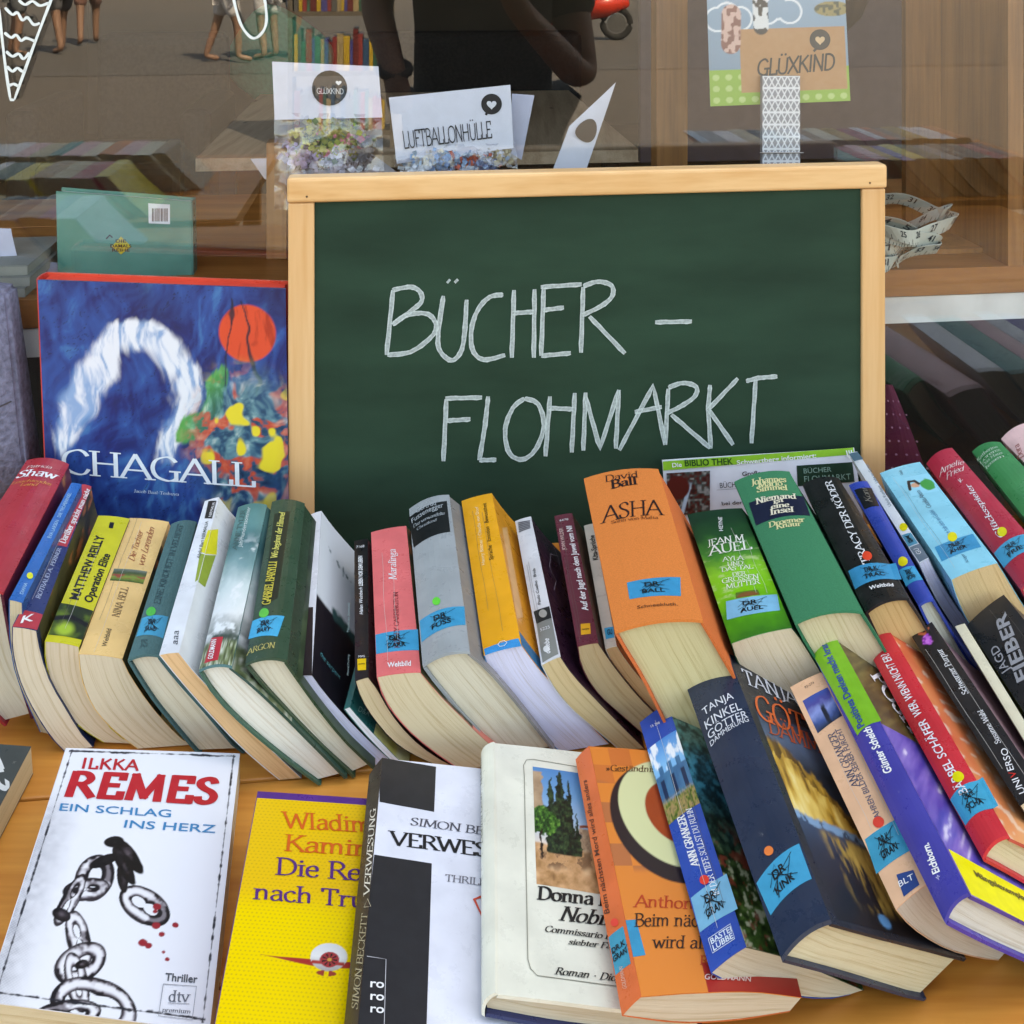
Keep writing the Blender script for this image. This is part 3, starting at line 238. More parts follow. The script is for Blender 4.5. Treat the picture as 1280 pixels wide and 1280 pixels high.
('asha.spine', 'Q', 'library_sticker', '#1496c4', [[0.2323, 0.1358], [0.8226, 0.1214], [0.2442, 0.2284], [0.8784, 0.2291]], {}),
('asha.spine', 'T', 'DR', 'sansb', '#151515', [[0.435, 0.1851], [0.607, 0.1834], [0.4411, 0.2087]], {'h': 4}),
('asha.spine', 'T', 'BALL', 'sansb', '#151515', [[0.39, 0.151], [0.6535, 0.1459], [0.395, 0.172]], {'h': 4}),
('asha.spine', 'S', 'pen_stroke', '#151515', 0.0004, [[0.3692, 0.1656], [0.5161, 0.1883], [0.7453, 0.2161]], {'h': 5}),
('asha.spine', 'S', 'pen_stroke', '#151515', 0.0004, [[0.3986, 0.2138], [0.5435, 0.178], [0.706, 0.1552]], {'h': 5}),
('asha.spine', 'S', 'pen_stroke', '#151515', 0.0006, [[0.4014, 0.1483], [0.5176, 0.1833], [0.668, 0.1812], [0.4573, 0.1992], [0.6357, 0.162]], {'h': 5}),
('asha.spine', 'S', 'pen_stroke', '#151515', 0.0004, [[0.406, 0.1796], [0.5043, 0.211], [0.5361, 0.1556], [0.6631, 0.2079]], {'h': 5}),
('asha.spine', 'T', 'Schneekluth.', 'sans', '#3a1c14', [[0.2938, 0.0754], [0.757, 0.0685], [0.2994, 0.0918]], {}),
('auel.spine', 'P', 'cover_picture', 'auelgreen', (0, 0, 1, 1), 50, 160),
('auel.spine', 'T', 'HEYNE', 'cond', '#f4f4f4', [[0.5121, 0.7953], [0.5838, 0.9212], [0.4437, 0.8002]], {'h': 4}),
('auel.spine', 'T', 'JEAN M', 'serif', '#f0f4e8', [[0.1497, 0.6866], [0.8069, 0.6917], [0.1757, 0.7391]], {'h': 4}),
('auel.spine', 'T', 'AUEL', 'serif', '#f0f4e8', [[0.1431, 0.6132], [0.8826, 0.6138], [0.1722, 0.6849]], {'h': 4}),
('auel.spine', 'T', 'AYLA', 'serif', '#f0f4e8', [[0.3228, 0.5451], [0.6672, 0.5315], [0.3374, 0.5792]], {'h': 4}),
('auel.spine', 'T', 'UND', 'serif', '#f0f4e8', [[0.3651, 0.4996], [0.6309, 0.4918], [0.3821, 0.5311]], {'h': 4}),
('auel.spine', 'T', 'DAS TAL', 'serif', '#f0f4e8', [[0.2399, 0.4688], [0.7686, 0.4522], [0.2562, 0.4996]], {'h': 4}),
('auel.spine', 'T', 'DER', 'serif', '#f0f4e8', [[0.3845, 0.4176], [0.6112, 0.4118], [0.4001, 0.4463]], {'h': 4}),
('auel.spine', 'T', 'GROSSEN', 'serif', '#f0f4e8', [[0.1813, 0.3851], [0.7952, 0.3702], [0.201, 0.4195]], {'h': 4}),
('auel.spine', 'T', 'MUTTER', 'serif', '#f0f4e8', [[0.2125, 0.3383], [0.7802, 0.331], [0.2323, 0.3721]], {'h': 4}),
('auel.spine', 'Q', 'library_sticker', '#7cc6e6', [[0.0578, 0.1432], [0.9243, 0.1227], [0.1413, 0.2608], [0.9835, 0.2386]], {}),
('auel.spine', 'T', 'DR', 'sansb', '#151515', [[0.3772, 0.2016], [0.6161, 0.1957], [0.3956, 0.23]], {'h': 4}),
('auel.spine', 'T', 'AUEL', 'sansb', '#151515', [[0.2983, 0.161], [0.6774, 0.1519], [0.3152, 0.1865]], {'h': 4}),
('auel.spine', 'S', 'pen_stroke', '#151515', 0.0004, [[0.2755, 0.1791], [0.491, 0.2036], [0.8074, 0.229]], {'h': 5}),
('auel.spine', 'S', 'pen_stroke', '#151515', 0.0004, [[0.3402, 0.2375], [0.5265, 0.1908], [0.7528, 0.1616]], {'h': 5}),
('auel.spine', 'S', 'pen_stroke', '#151515', 0.0006, [[0.3098, 0.152], [0.449, 0.1987], [0.7037, 0.1976], [0.4176, 0.224], [0.65, 0.1648]], {'h': 5}),
('auel.spine', 'S', 'pen_stroke', '#151515', 0.0004, [[0.2915, 0.1965], [0.4859, 0.2368], [0.5069, 0.1589], [0.7386, 0.2212]], {'h': 5}),
('auel.spine', 'PQ', 'cover_picture', 'hat', [[0.3088, 0.2616], [0.7117, 0.2533], [0.3411, 0.2999], [0.7071, 0.2911]], 30, 12),
('simmel.spine', 'T', 'Johannes', 'serifb', '#e4dca0', [[0.2333, 0.9113], [0.8423, 0.895], [0.2694, 0.959]], {}),
('simmel.spine', 'T', 'Mario', 'serifb', '#e4dca0', [[0.3326, 0.8773], [0.7468, 0.8651], [0.3606, 0.9192]], {}),
('simmel.spine', 'T', 'Simmel', 'serifb', '#e4dca0', [[0.2754, 0.8463], [0.794, 0.8268], [0.3044, 0.8894]], {}),
('simmel.spine', 'Q', 'printed_patch', '#141c38', [[0.0421, 0.6256], [0.9575, 0.6261], [0.0797, 0.7963], [1.014, 0.7816]], {}),
('simmel.spine', 'T', 'Niemand', 'serifb', '#ece4c8', [[0.1833, 0.7617], [0.8653, 0.7541], [0.2111, 0.8033]], {'h': 4}),
('simmel.spine', 'T', 'ist', 'serifb', '#ece4c8', [[0.4484, 0.7281], [0.633, 0.734], [0.475, 0.762]], {'h': 4}),
('simmel.spine', 'T', 'eine', 'serifb', '#ece4c8', [[0.3748, 0.6934], [0.6799, 0.6908], [0.4024, 0.7285]], {'h': 4}),
('simmel.spine', 'T', 'Insel', 'serifb', '#ece4c8', [[0.32, 0.6543], [0.7121, 0.6496], [0.3519, 0.6936]], {'h': 4}),
('simmel.spine', 'T', 'Droemer', 'serifb', '#e4dca0', [[0.2168, 0.5742], [0.8097, 0.5735], [0.2442, 0.609]], {}),
('simmel.spine', 'T', 'Knaur', 'serifb', '#e4dca0', [[0.3134, 0.5482], [0.7199, 0.544], [0.3398, 0.5811]], {}),
('koeder.spine', 'T', 'TRACY DER KÖDER', 'serif', '#f4f4f4', [[0.6002, 0.2539], [0.7464, 0.9545], [0.4224, 0.2549]], {}),
('koeder.spine', 'D', 'colour_dot', '#f0482c', [0.6093, 0.3052], [0.7109, 0.2962], [0.6655, 0.3367]),
('koeder.spine', 'Q', 'library_sticker', '#1496c4', [[0.0177, 0.1473], [1.0755, 0.1233], [0.0584, 0.2662], [1.1514, 0.2369]], {}),
('koeder.spine', 'T', 'DR.K', 'sansb', '#151515', [[0.3859, 0.2047], [0.6876, 0.1972], [0.3986, 0.2331]], {'h': 4}),
('koeder.spine', 'T', 'TRAC', 'sansb', '#151515', [[0.3031, 0.1642], [0.7717, 0.1532], [0.3141, 0.1898]], {'h': 4}),
('koeder.spine', 'S', 'pen_stroke', '#151515', 0.0004, [[0.2677, 0.1827], [0.5283, 0.2059], [0.9252, 0.2288]], {'h': 5}),
('koeder.spine', 'S', 'pen_stroke', '#151515', 0.0004, [[0.325, 0.241], [0.5764, 0.1929], [0.8635, 0.1625]], {'h': 5}),
('koeder.spine', 'S', 'pen_stroke', '#151515', 0.0006, [[0.3244, 0.1637], [0.5578, 0.1992], [0.7926, 0.1898], [0.4247, 0.218], [0.7406, 0.1748]], {'h': 5}),
('koeder.spine', 'S', 'pen_stroke', '#151515', 0.0004, [[0.3612, 0.1981], [0.5073, 0.2303], [0.5647, 0.1697], [0.757, 0.2238]], {'h': 5}),
('koeder.spine', 'T', 'Weltbild', 'sansb', '#f4f4f4', [[0.286, 0.091], [0.8114, 0.0752], [0.3077, 0.1133]], {}),
('koeder.front', 'P', 'cover_picture', 'brownwear', (0, 0, 0.5, 1), 10, 30),
('bluekoni.spine', 'Q', 'printed_patch', '#1a1a22', [[0.0842, 0.756], [0.9034, 0.7518], [0.1152, 0.9391], [1.0285, 0.9295]], {}),
('bluekoni.spine', 'T', 'Koni', 'ital', '#8a8478', [[0.6659, 0.7882], [0.7596, 0.9206], [0.3403, 0.7979]], {'h': 4}),
('bluekoni.spine', 'D', 'colour_dot', '#f0e028', [0.494, 0.2851], [0.7412, 0.2744], [0.634, 0.3165]),
('bluekoni.spine', 'Q', 'library_sticker', '#12a9d6', [[-0.0652, 0.1349], [1.0193, 0.1358], [0.0438, 0.2463], [0.9582, 0.2404]], {}),
('bluekoni.spine', 'T', 'DR', 'sansb', '#151515', [[0.3122, 0.1957], [0.5891, 0.195], [0.3253, 0.2222]], {'h': 4}),
('bluekoni.spine', 'T', 'KONI', 'sansb', '#151515', [[0.2295, 0.1567], [0.6916, 0.1565], [0.2439, 0.1805]], {'h': 4}),
('bluekoni.spine', 'S', 'pen_stroke', '#151515', 0.0004, [[0.1984, 0.173], [0.442, 0.1997], [0.7783, 0.2286]], {'h': 5}),
('bluekoni.spine', 'S', 'pen_stroke', '#151515', 0.0004, [[0.2623, 0.2281], [0.4887, 0.1887], [0.7733, 0.167]], {'h': 5}),
('bluekoni.spine', 'S', 'pen_stroke', '#151515', 0.0006, [[0.2505, 0.1566], [0.4701, 0.1942], [0.6884, 0.1904], [0.3478, 0.2088], [0.649, 0.1756]], {'h': 5}),
('bluekoni.spine', 'S', 'pen_stroke', '#151515', 0.0004, [[0.289, 0.1892], [0.4201, 0.2217], [0.4839, 0.1672], [0.6382, 0.2207]], {'h': 5}),
('kum.spine', 'Q', 'printed_patch', '#5a7888', [[0.0243, 0.9082], [1.0899, 0.9128], [-0.0112, 0.9914], [1.0133, 0.9952]], {}),
('kum.spine', 'T', 'Ulrich Kumberg   Liebe im Garten', 'cond', '#7c8c98', [[0.828, 0.4463], [1.2033, 0.8576], [0.4958, 0.4422]], {}),
('kum.spine', 'D', 'colour_dot', '#f0e028', [0.6378, 0.2613], [0.963, 0.2494], [0.8542, 0.2879]),
('kum.spine', 'Q', 'library_sticker', '#4a9ab4', [[0.0203, 0.1243], [0.9406, 0.1167], [0.0531, 0.2159], [0.9411, 0.206]], {}),
('kum.spine', 'T', 'DR', 'sansb', '#151515', [[0.3278, 0.1724], [0.5806, 0.1699], [0.3333, 0.1943]], {'h': 4}),
('kum.spine', 'T', 'KUM', 'sansb', '#151515', [[0.2648, 0.1403], [0.667, 0.1368], [0.2702, 0.1602]], {'h': 4}),
('kum.spine', 'S', 'pen_stroke', '#151515', 0.0004, [[0.232, 0.1541], [0.446, 0.1749], [0.7631, 0.1971]], {'h': 5}),
('kum.spine', 'S', 'pen_stroke', '#151515', 0.0004, [[0.2719, 0.1996], [0.4893, 0.1653], [0.7408, 0.145]], {'h': 5}),
('kum.spine', 'S', 'pen_stroke', '#151515', 0.0006, [[0.2843, 0.1446], [0.5172, 0.1696], [0.6698, 0.1609], [0.3564, 0.1785], [0.6331, 0.1577]], {'h': 5}),
('kum.spine', 'S', 'pen_stroke', '#151515', 0.0004, [[0.3536, 0.1666], [0.4219, 0.1888], [0.4868, 0.1518], [0.5839, 0.1917]], {'h': 5}),
('kum.spine', 'Q', 'printed_patch', '#70808c', [[0.1092, 0.0029], [1.015, -0.0007], [0.0588, 0.1166], [1.0441, 0.1093]], {}),
('kum.spine', 'T', 'GU', 'sans', '#f4f4f4', [[0.7171, 0.0431], [0.6834, 0.087], [0.3005, 0.048]], {'h': 4}),
('ahern.spine', 'T', 'Cecelia', 'sans', '#204858', [[0.4584, 0.9096], [0.4738, 0.9574], [0.3852, 0.9102]], {}),
('ahern.spine', 'PQ', 'cover_picture', 'greenfigure', [[0.3119, 0.696], [0.946, 0.6749], [0.406, 0.8763], [0.9813, 0.8678]], 40, 30),
('ahern.spine', 'T', 'Cecelia Ahern', 'ital', '#3a4858', [[0.5561, 0.5523], [0.5624, 0.726], [0.4444, 0.5472]], {}),
('ahern.spine', 'T', 'Ich hab dich im Gefühl', 'ital', '#2c7ca8', [[0.564, 0.2949], [0.5431, 0.5283], [0.4652, 0.2901]], {}),
('ahern.spine', 'D', 'colour_dot', '#f0e028', [0.5355, 0.2717], [0.6222, 0.2601], [0.5987, 0.3066]),
('ahern.spine', 'Q', 'library_sticker', '#1496c4', [[0.0458, 0.1353], [0.9251, 0.1394], [0.09, 0.248], [0.9547, 0.2529]], {}),
('ahern.spine', 'T', 'DR.ER', 'sansb', '#151515', [[0.3483, 0.1992], [0.5922, 0.2005], [0.3579, 0.2265]], {'h': 4}),
('ahern.spine', 'T', 'AHER', 'sansb', '#151515', [[0.2816, 0.1585], [0.6672, 0.1604], [0.2905, 0.1831]], {'h': 4}),
('ahern.spine', 'S', 'pen_stroke', '#151515', 0.0004, [[0.2527, 0.1751], [0.463, 0.2043], [0.7773, 0.2381]], {'h': 5}),
('ahern.spine', 'S', 'pen_stroke', '#151515', 0.0004, [[0.2993, 0.2319], [0.5028, 0.1932], [0.7407, 0.172]], {'h': 5}),
('ahern.spine', 'S', 'pen_stroke', '#151515', 0.0006, [[0.2961, 0.1503], [0.4219, 0.1985], [0.6806, 0.2049], [0.3821, 0.2215], [0.6357, 0.172]], {'h': 5}),
('ahern.spine', 'S', 'pen_stroke', '#151515', 0.0004, [[0.2632, 0.192], [0.4475, 0.2356], [0.4927, 0.1624], [0.7094, 0.2285]], {'h': 5}),
('ahern.spine', 'T', 'Krüger', 'ital', '#205878', [[0.5122, 0.0568], [0.513, 0.1267], [0.4453, 0.0559]], {}),
('fried.spine', 'T', 'Amelie', 'ital', '#f4e0dc', [[0.0742, 0.8468], [0.9193, 0.8358], [0.1515, 0.8873]], {}),
('fried.spine', 'T', 'Fried', 'ital', '#f4e0dc', [[0.1697, 0.7916], [0.7826, 0.7857], [0.2391, 0.8288]], {}),
('fried.spine', 'S', 'pen_stroke', '#f4e0dc', 0.0008, [[0.4494, 0.7418], [0.4605, 0.7186], [0.5678, 0.7238]], {}),
('fried.spine', 'S', 'pen_stroke', '#f4e0dc', 0.0008, [[0.5153, 0.7426], [0.4594, 0.7116]], {}),
('fried.spine', 'T', 'Glücksspieler', 'serif', '#f4f4f4', [[0.4634, 0.2716], [0.6495, 0.6759], [0.3139, 0.2834]], {}),
('fried.spine', 'D', 'colour_dot', '#f0e028', [0.4893, 0.3035], [0.587, 0.29], [0.5694, 0.3284]),
('fried.spine', 'Q', 'library_sticker', '#2aa6cc', [[-0.0092, 0.1431], [0.9162, 0.144], [0.0058, 0.2414], [0.9839, 0.2499]], {}),
('fried.spine', 'T', 'DR.FR', 'sansb', '#151515', [[0.3033, 0.1992], [0.5704, 0.2007], [0.3109, 0.2236]], {'h': 4}),
('fried.spine', 'T', 'FRIE', 'sansb', '#151515', [[0.2361, 0.1631], [0.6477, 0.1641], [0.2422, 0.1849]], {'h': 4}),
('fried.spine', 'S', 'pen_stroke', '#151515', 0.0004, [[0.2026, 0.1778], [0.4287, 0.204], [0.7801, 0.2354]], {'h': 5}),
('fried.spine', 'S', 'pen_stroke', '#151515', 0.0004, [[0.2448, 0.2282], [0.4725, 0.194], [0.7282, 0.1746]], {'h': 5}),
('fried.spine', 'S', 'pen_stroke', '#151515', 0.0006, [[0.2519, 0.1532], [0.3601, 0.1985], [0.6691, 0.2074], [0.3392, 0.2218], [0.6141, 0.1722]], {'h': 5}),
('fried.spine', 'S', 'pen_stroke', '#151515', 0.0004, [[0.1876, 0.1926], [0.4112, 0.2346], [0.4604, 0.1636], [0.727, 0.2266]], {'h': 5}),
('green2.spine', 'T', 'Katherine', 'serif', '#c8e0c8', [[-0.0583, 0.914], [0.769, 0.9408], [-0.0395, 0.9339]], {}),
('green2.spine', 'T', 'Lorenz', 'serif', '#c8e0c8', [[-0.0422, 0.8877], [0.7547, 0.912], [-0.0235, 0.9073]], {}),
('green2.spine', 'T', 'Das Haus', 'serif', '#c8e0c8', [[-0.0266, 0.8617], [0.7407, 0.8836], [-0.0079, 0.8811]], {}),
('green2.spine', 'T', 'lesen', 'serif', '#c8e0c8', [[-0.0113, 0.8359], [0.7271, 0.8555], [0.0072, 0.8551]], {}),
('pink.spine', 'T', 'Dora', 'serif', '#a85048', [[0.0918, 0.8045], [0.2336, 0.8927], [-0.0686, 0.8113]], {}),
('kinkel.spine', 'T', 'TANJA', 'sans', '#d8dce4', [[0.1356, 0.7888], [0.7929, 0.7811], [0.1322, 0.8194]], {}),
('kinkel.spine', 'T', 'KINKEL', 'sans', '#d8dce4', [[0.0924, 0.7369], [0.8631, 0.7265], [0.097, 0.7711]], {}),
('kinkel.spine', 'T', 'GÖTTER', 'sans', '#d8dce4', [[0.0778, 0.6979], [0.9196, 0.6888], [0.084, 0.7283]], {}),
('kinkel.spine', 'T', 'DÄMMERUNG', 'sans', '#d8dce4', [[0.0699, 0.6709], [0.9103, 0.6734], [0.0714, 0.6906]], {}),
('kinkel.spine', 'D', 'colour_dot', '#f08040', [0.4144, 0.2439], [0.4935, 0.2354], [0.4432, 0.2558]),
('kinkel.spine', 'Q', 'library_sticker', '#1a9cc4', [[0.0723, 0.1009], [0.9509, 0.1157], [0.0258, 0.2017], [0.9624, 0.2225]], {}),
('kinkel.spine', 'T', 'DR', 'sansb', '#151515', [[0.3329, 0.1621], [0.5874, 0.1672], [0.326, 0.1871]], {'h': 4}),
('kinkel.spine', 'T', 'KINK', 'sansb', '#151515', [[0.2903, 0.1245], [0.6815, 0.1315], [0.2833, 0.1467]], {'h': 4}),
('kinkel.spine', 'S', 'pen_stroke', '#151515', 0.0004, [[0.2501, 0.139], [0.4497, 0.1686], [0.7711, 0.2052]], {'h': 5}),
('kinkel.spine', 'S', 'pen_stroke', '#151515', 0.0004, [[0.2603, 0.191], [0.4972, 0.1591], [0.7534, 0.1432]], {'h': 5}),
('kinkel.spine', 'S', 'pen_stroke', '#151515', 0.0006, [[0.311, 0.1149], [0.3874, 0.1622], [0.6787, 0.1753], [0.354, 0.1856], [0.6449, 0.1391]], {'h': 5}),
('kinkel.spine', 'S', 'pen_stroke', '#151515', 0.0004, [[0.2271, 0.1539], [0.4155, 0.1996], [0.5026, 0.1283], [0.7243, 0.1955]], {'h': 5}),
('kinkel.front', 'P', 'cover_picture', 'lake', (0.06, 0.02, 1, 0.74), 90, 120),
('kinkel.front', 'T', 'TANJA', 'serif', '#c8ccd4', [[0.0627, 0.8654], [0.5533, 0.8444], [0.0785, 0.9377]], {'h': 4}),
('kinkel.front', 'T', 'GÖTTER', 'serif', '#e0642c', [[0.0509, 0.7114], [0.87, 0.6607], [0.1102, 0.8285]], {'h': 4}),
('kinkel.front', 'T', 'DÄMMERUNG', 'serif', '#b84c24', [[0.1138, 0.6529], [1.0588, 0.6237], [0.1482, 0.7284]], {'h': 4}),
('granger.spine', 'P', 'cover_picture', 'castle', (0, 0.52, 1, 0.86), 50, 70),
('granger.spine', 'T', '15 298', 'sans', '#f4f4f4', [[0.3024, 0.9372], [0.5928, 0.9277], [0.2973, 0.9492]], {}),
('granger.spine', 'T', 'ANN GRANGER', 'serifb', '#f4f4f4', [[0.4939, 0.314], [0.4876, 0.5112], [0.2869, 0.326]], {}),
('granger.spine', 'T', 'IN DER TIEFE SOLLST DU RUHN', 'serif', '#f4f4f4', [[0.762, 0.1862], [0.74, 0.5201], [0.602, 0.1941]], {}),
('granger.spine', 'D', 'colour_dot', '#f04030', [0.5051, 0.2587], [0.6242, 0.2484], [0.5414, 0.2729]),
('granger.spine', 'Q', 'library_sticker', '#6fb4d4', [[0.0149, 0.1242], [1.0913, 0.1134], [0.0327, 0.2389], [1.0961, 0.2353]], {}),
('granger.spine', 'T', 'DR', 'sansb', '#151515', [[0.3648, 0.1852], [0.664, 0.1833], [0.368, 0.2137]], {'h': 4}),
('granger.spine', 'T', 'GRAN', 'sansb', '#151515', [[0.2959, 0.144], [0.7682, 0.1399], [0.2989, 0.1693]], {'h': 4}),
('granger.spine', 'S', 'pen_stroke', '#151515', 0.0004, [[0.2553, 0.1616], [0.504, 0.1891], [0.8809, 0.2211]], {'h': 5}),
('granger.spine', 'S', 'pen_stroke', '#151515', 0.0004, [[0.2944, 0.22], [0.5563, 0.1769], [0.8552, 0.151]], {'h': 5}),
('granger.spine', 'S', 'pen_stroke', '#151515', 0.0006, [[0.3166, 0.1381], [0.482, 0.1833], [0.7713, 0.1838], [0.399, 0.2052], [0.7262, 0.1555]], {'h': 5}),
('granger.spine', 'S', 'pen_stroke', '#151515', 0.0004, [[0.2894, 0.1787], [0.475, 0.2192], [0.5536, 0.1476], [0.7732, 0.2117]], {'h': 5}),
('granger.spine', 'T', 'BASTEI', 'sansb', '#dce8f4', [[0.2141, 0.0662], [0.7881, 0.061], [0.2131, 0.0837]], {}),
('granger.spine', 'T', 'LÜBBE', 'sansb', '#dce8f4', [[0.2205, 0.0449], [0.7782, 0.0408], [0.2195, 0.0622]], {}),
('granger.spine', 'S', 'pen_stroke', '#dce8f4', 0.0004, [[0.174, 0.087], [0.8022, 0.083], [0.7958, 0.0359], [0.1796, 0.0413], [0.174, 0.087]], {}),
('granger.front', 'P', 'cover_picture', 'garden', (0, 0, 1, 1), 70, 130),
('blt.spine', 'PQ', 'cover_picture', 'bluecastle', [[0.1266, 0.7303], [0.8693, 0.7515], [0.1308, 0.9052], [0.8456, 0.9121]], 30, 40),
('blt.spine', 'T', '92-274', 'sans', '#6a5048', [[0.3227, 0.9531], [0.5853, 0.9572], [0.3252, 0.966]], {}),
('blt.spine', 'T', 'ANN GRANGER', 'serif', '#40506c', [[0.5067, 0.4371], [0.5134, 0.6957], [0.3228, 0.4445]], {}),
('blt.spine', 'T', 'WAHREN BILDER SEINER FURCHT', 'cond', '#6a6878', [[0.6376, 0.2573], [0.6946, 0.7015], [0.4869, 0.261]], {}),
('blt.spine', 'D', 'colour_dot', '#f04838', [0.5353, 0.2752], [0.6601, 0.2632], [0.5951, 0.2928]),
('blt.spine', 'Q', 'library_sticker', '#1f9fc0', [[-0.0549, 0.1315], [0.9966, 0.1265], [0.0544, 0.2544], [1.0126, 0.2511]], {}),
('blt.spine', 'T', 'DR.K', 'sansb', '#151515', [[0.3233, 0.1979], [0.6028, 0.1968], [0.3426, 0.2279]], {'h': 4}),
('blt.spine', 'T', 'GRAN', 'sansb', '#151515', [[0.2329, 0.1541], [0.6871, 0.1521], [0.2517, 0.1809]], {'h': 4}),
('blt.spine', 'S', 'pen_stroke', '#151515', 0.0004, [[0.2052, 0.1725], [0.4556, 0.2024], [0.815, 0.2364]], {'h': 5}),
('blt.spine', 'S', 'pen_stroke', '#151515', 0.0004, [[0.2789, 0.2345], [0.499, 0.1898], [0.7739, 0.164]], {'h': 5}),
('blt.spine', 'S', 'pen_stroke', '#151515', 0.0006, [[0.2492, 0.148], [0.4322, 0.1962], [0.7036, 0.1976], [0.3663, 0.219], [0.6519, 0.1682]], {'h': 5}),
('blt.spine', 'S', 'pen_stroke', '#151515', 0.0004, [[0.2485, 0.1907], [0.4435, 0.2339], [0.4832, 0.1591], [0.7139, 0.2266]], {'h': 5}),
('blt.spine', 'Q', 'printed_patch', '#1c4484', [[0.3065, 0.0106], [0.7807, 0.0103], [0.374, 0.0842], [0.8029, 0.0631]], {}),
('blt.spine', 'T', 'BLT', 'sans', '#f4f4f4', [[0.3162, 0.0422], [0.7208, 0.0349], [0.3347, 0.0616]], {'h': 4}),
('scheich.spine', 'Q', 'printed_patch', '#76b82c', [[0.1467, 0.5838], [1.0595, 0.5763], [-0.0109, 0.9984], [0.9967, 0.9982]], {}),
('scheich.spine', 'T', 'Positives Denken macht krank', 'condb', '#2a4c98', [[0.5121, 0.5862], [0.6241, 0.9767], [0.2556, 0.5943]], {'h': 4}),
('scheich.spine', 'T', 'Günter Scheich', 'condb', '#f4f4f4', [[0.6346, 0.3987], [0.6537, 0.5718], [0.3744, 0.4093]], {}),
('scheich.spine', 'T', 'Eichborn.', 'condb', '#f4f4f4', [[0.5432, 0.0815], [0.6314, 0.162], [0.3234, 0.0912]], {}),
('scheich.spine', 'S', 'pen_stroke', '#c8c8f0', 0.0006, [[0.3738, 0.0799], [0.4156, 0.0675], [0.433, 0.0808], [0.4748, 0.072]], {}),
('scheich.front', 'P', 'cover_picture', 'purplestreak', (0, 0, 1, 0.58), 60, 60),
('scheich.front', 'P', 'cover_picture', 'brownstreak', (0, 0.58, 1, 1), 40, 40),
('scheich.front', 'T', 'POSITIVES', 'serifb', '#f4f4f4', [[0.1904, 0.8413], [0.4179, 0.4224], [0.3529, 0.9116]], {'h': 4}),
('scheich.front', 'Q', 'printed_patch', '#f0e81c', [[0.0051, 0.0046], [0.5839, -0.0022], [0.0156, 0.1387], [0.6532, 0.1218]], {}),
('scheich.front', 'T', 'Mängelexemplar', 'condb', '#60591c', [[0.1514, 0.0812], [0.5667, 0.0817], [0.154, 0.1008]], {'h': 4}),
('schaefer.spine', 'T', 'BÄRBEL SCHÄFER', 'cond', '#f4f4f4', [[0.5988, 0.1791], [0.5494, 0.5036], [0.3188, 0.1887]], {}),
('schaefer.spine', 'T', 'WER, WENN NICHT ER?', 'cond', '#f4f4f4', [[0.5488, 0.5253], [0.5654, 0.8461], [0.2675, 0.5345]], {}),
('schaefer.spine', 'D', 'colour_dot', '#f4e820', [0.5579, 0.2451], [0.7074, 0.2331], [0.6432, 0.2614]),
('schaefer.spine', 'Q', 'library_sticker', '#18a8cc', [[0.0334, 0.1104], [1.1822, 0.0957], [0.0082, 0.2131], [1.2143, 0.208]], {}),
('schaefer.spine', 'T', 'DR.FR', 'sansb', '#151515', [[0.3957, 0.1642], [0.7261, 0.1615], [0.3939, 0.1899]], {'h': 4}),
('schaefer.spine', 'T', 'SCHA', 'sansb', '#151515', [[0.3289, 0.1272], [0.8392, 0.1215], [0.3266, 0.15]], {'h': 4}),
('schaefer.spine', 'S', 'pen_stroke', '#151515', 0.0004, [[0.2807, 0.1432], [0.549, 0.1673], [0.9693, 0.1954]], {'h': 5}),
('schaefer.spine', 'S', 'pen_stroke', '#151515', 0.0004, [[0.31, 0.1957], [0.6078, 0.156], [0.9341, 0.1313]], {'h': 5}),
('schaefer.spine', 'S', 'pen_stroke', '#151515', 0.0006, [[0.353, 0.1166], [0.4665, 0.1626], [0.8452, 0.1672], [0.4298, 0.1875], [0.7936, 0.1306]], {'h': 5}),
('schaefer.spine', 'S', 'pen_stroke', '#151515', 0.0004, [[0.2553, 0.159], [0.513, 0.2001], [0.6069, 0.1241], [0.9077, 0.1868]], {'h': 5}),
('schaefer.front', 'P', 'cover_picture', 'sunset', (0, 0, 1, 1), 50, 90),
('universo.spine', 'PQ', 'cover_picture', 'orchid', [[0.0039, 0.9032], [0.8114, 0.8715], [0.0319, 0.9942], [0.9732, 0.9941]], 30, 34),
('universo.spine', 'T', 'Schwarzer Purpur', 'serif', '#f4f4f4', [[0.6474, 0.5482], [0.7049, 0.8347], [0.4273, 0.5575]], {}),
('universo.spine', 'T', 'Susanne Wahl', 'serif', '#f4f4f4', [[0.6407, 0.2653], [0.7344, 0.4437], [0.4438, 0.2713]], {}),
('universo.spine', 'T', 'UNI', 'sans', '#f4f4f4', [[0.4152, 0.0306], [0.4635, 0.0987], [0.1796, 0.0363]], {}),
('universo.spine', 'T', 'V', 'sans', '#e03028', [[0.4718, 0.1036], [0.4938, 0.1302], [0.2414, 0.1115]], {}),
('universo.spine', 'T', 'ERSO', 'sans', '#f4f4f4', [[0.5022, 0.1353], [0.7043, 0.2339], [0.2705, 0.1434]], {}),
('universo.front', 'P', 'cover_picture', 'mauve', (0, 0, 1, 1), 20, 50),
('fieber.spine', 'T', 'FIEBER', 'condb', '#9a9a9e', [[0.4283, 0.4408], [0.7879, 0.8908], [0.1788, 0.4562]], {}),
('fieber.spine', 'T', 'JAGD', 'cond', '#9a9a9e', [[0.2059, 0.5472], [0.2747, 0.7424], [0.0377, 0.5536]], {}),
('dark.front', 'T', 'Die Wanze', 'serifb', '#d8dcdc', [[0.1857, 0.5273], [1.0097, 0.7283], [-0.1319, 0.8246]], {}),
('remes.front', 'P', 'cover_picture', 'chain', (0, 0, 1, 1), 230, 340),
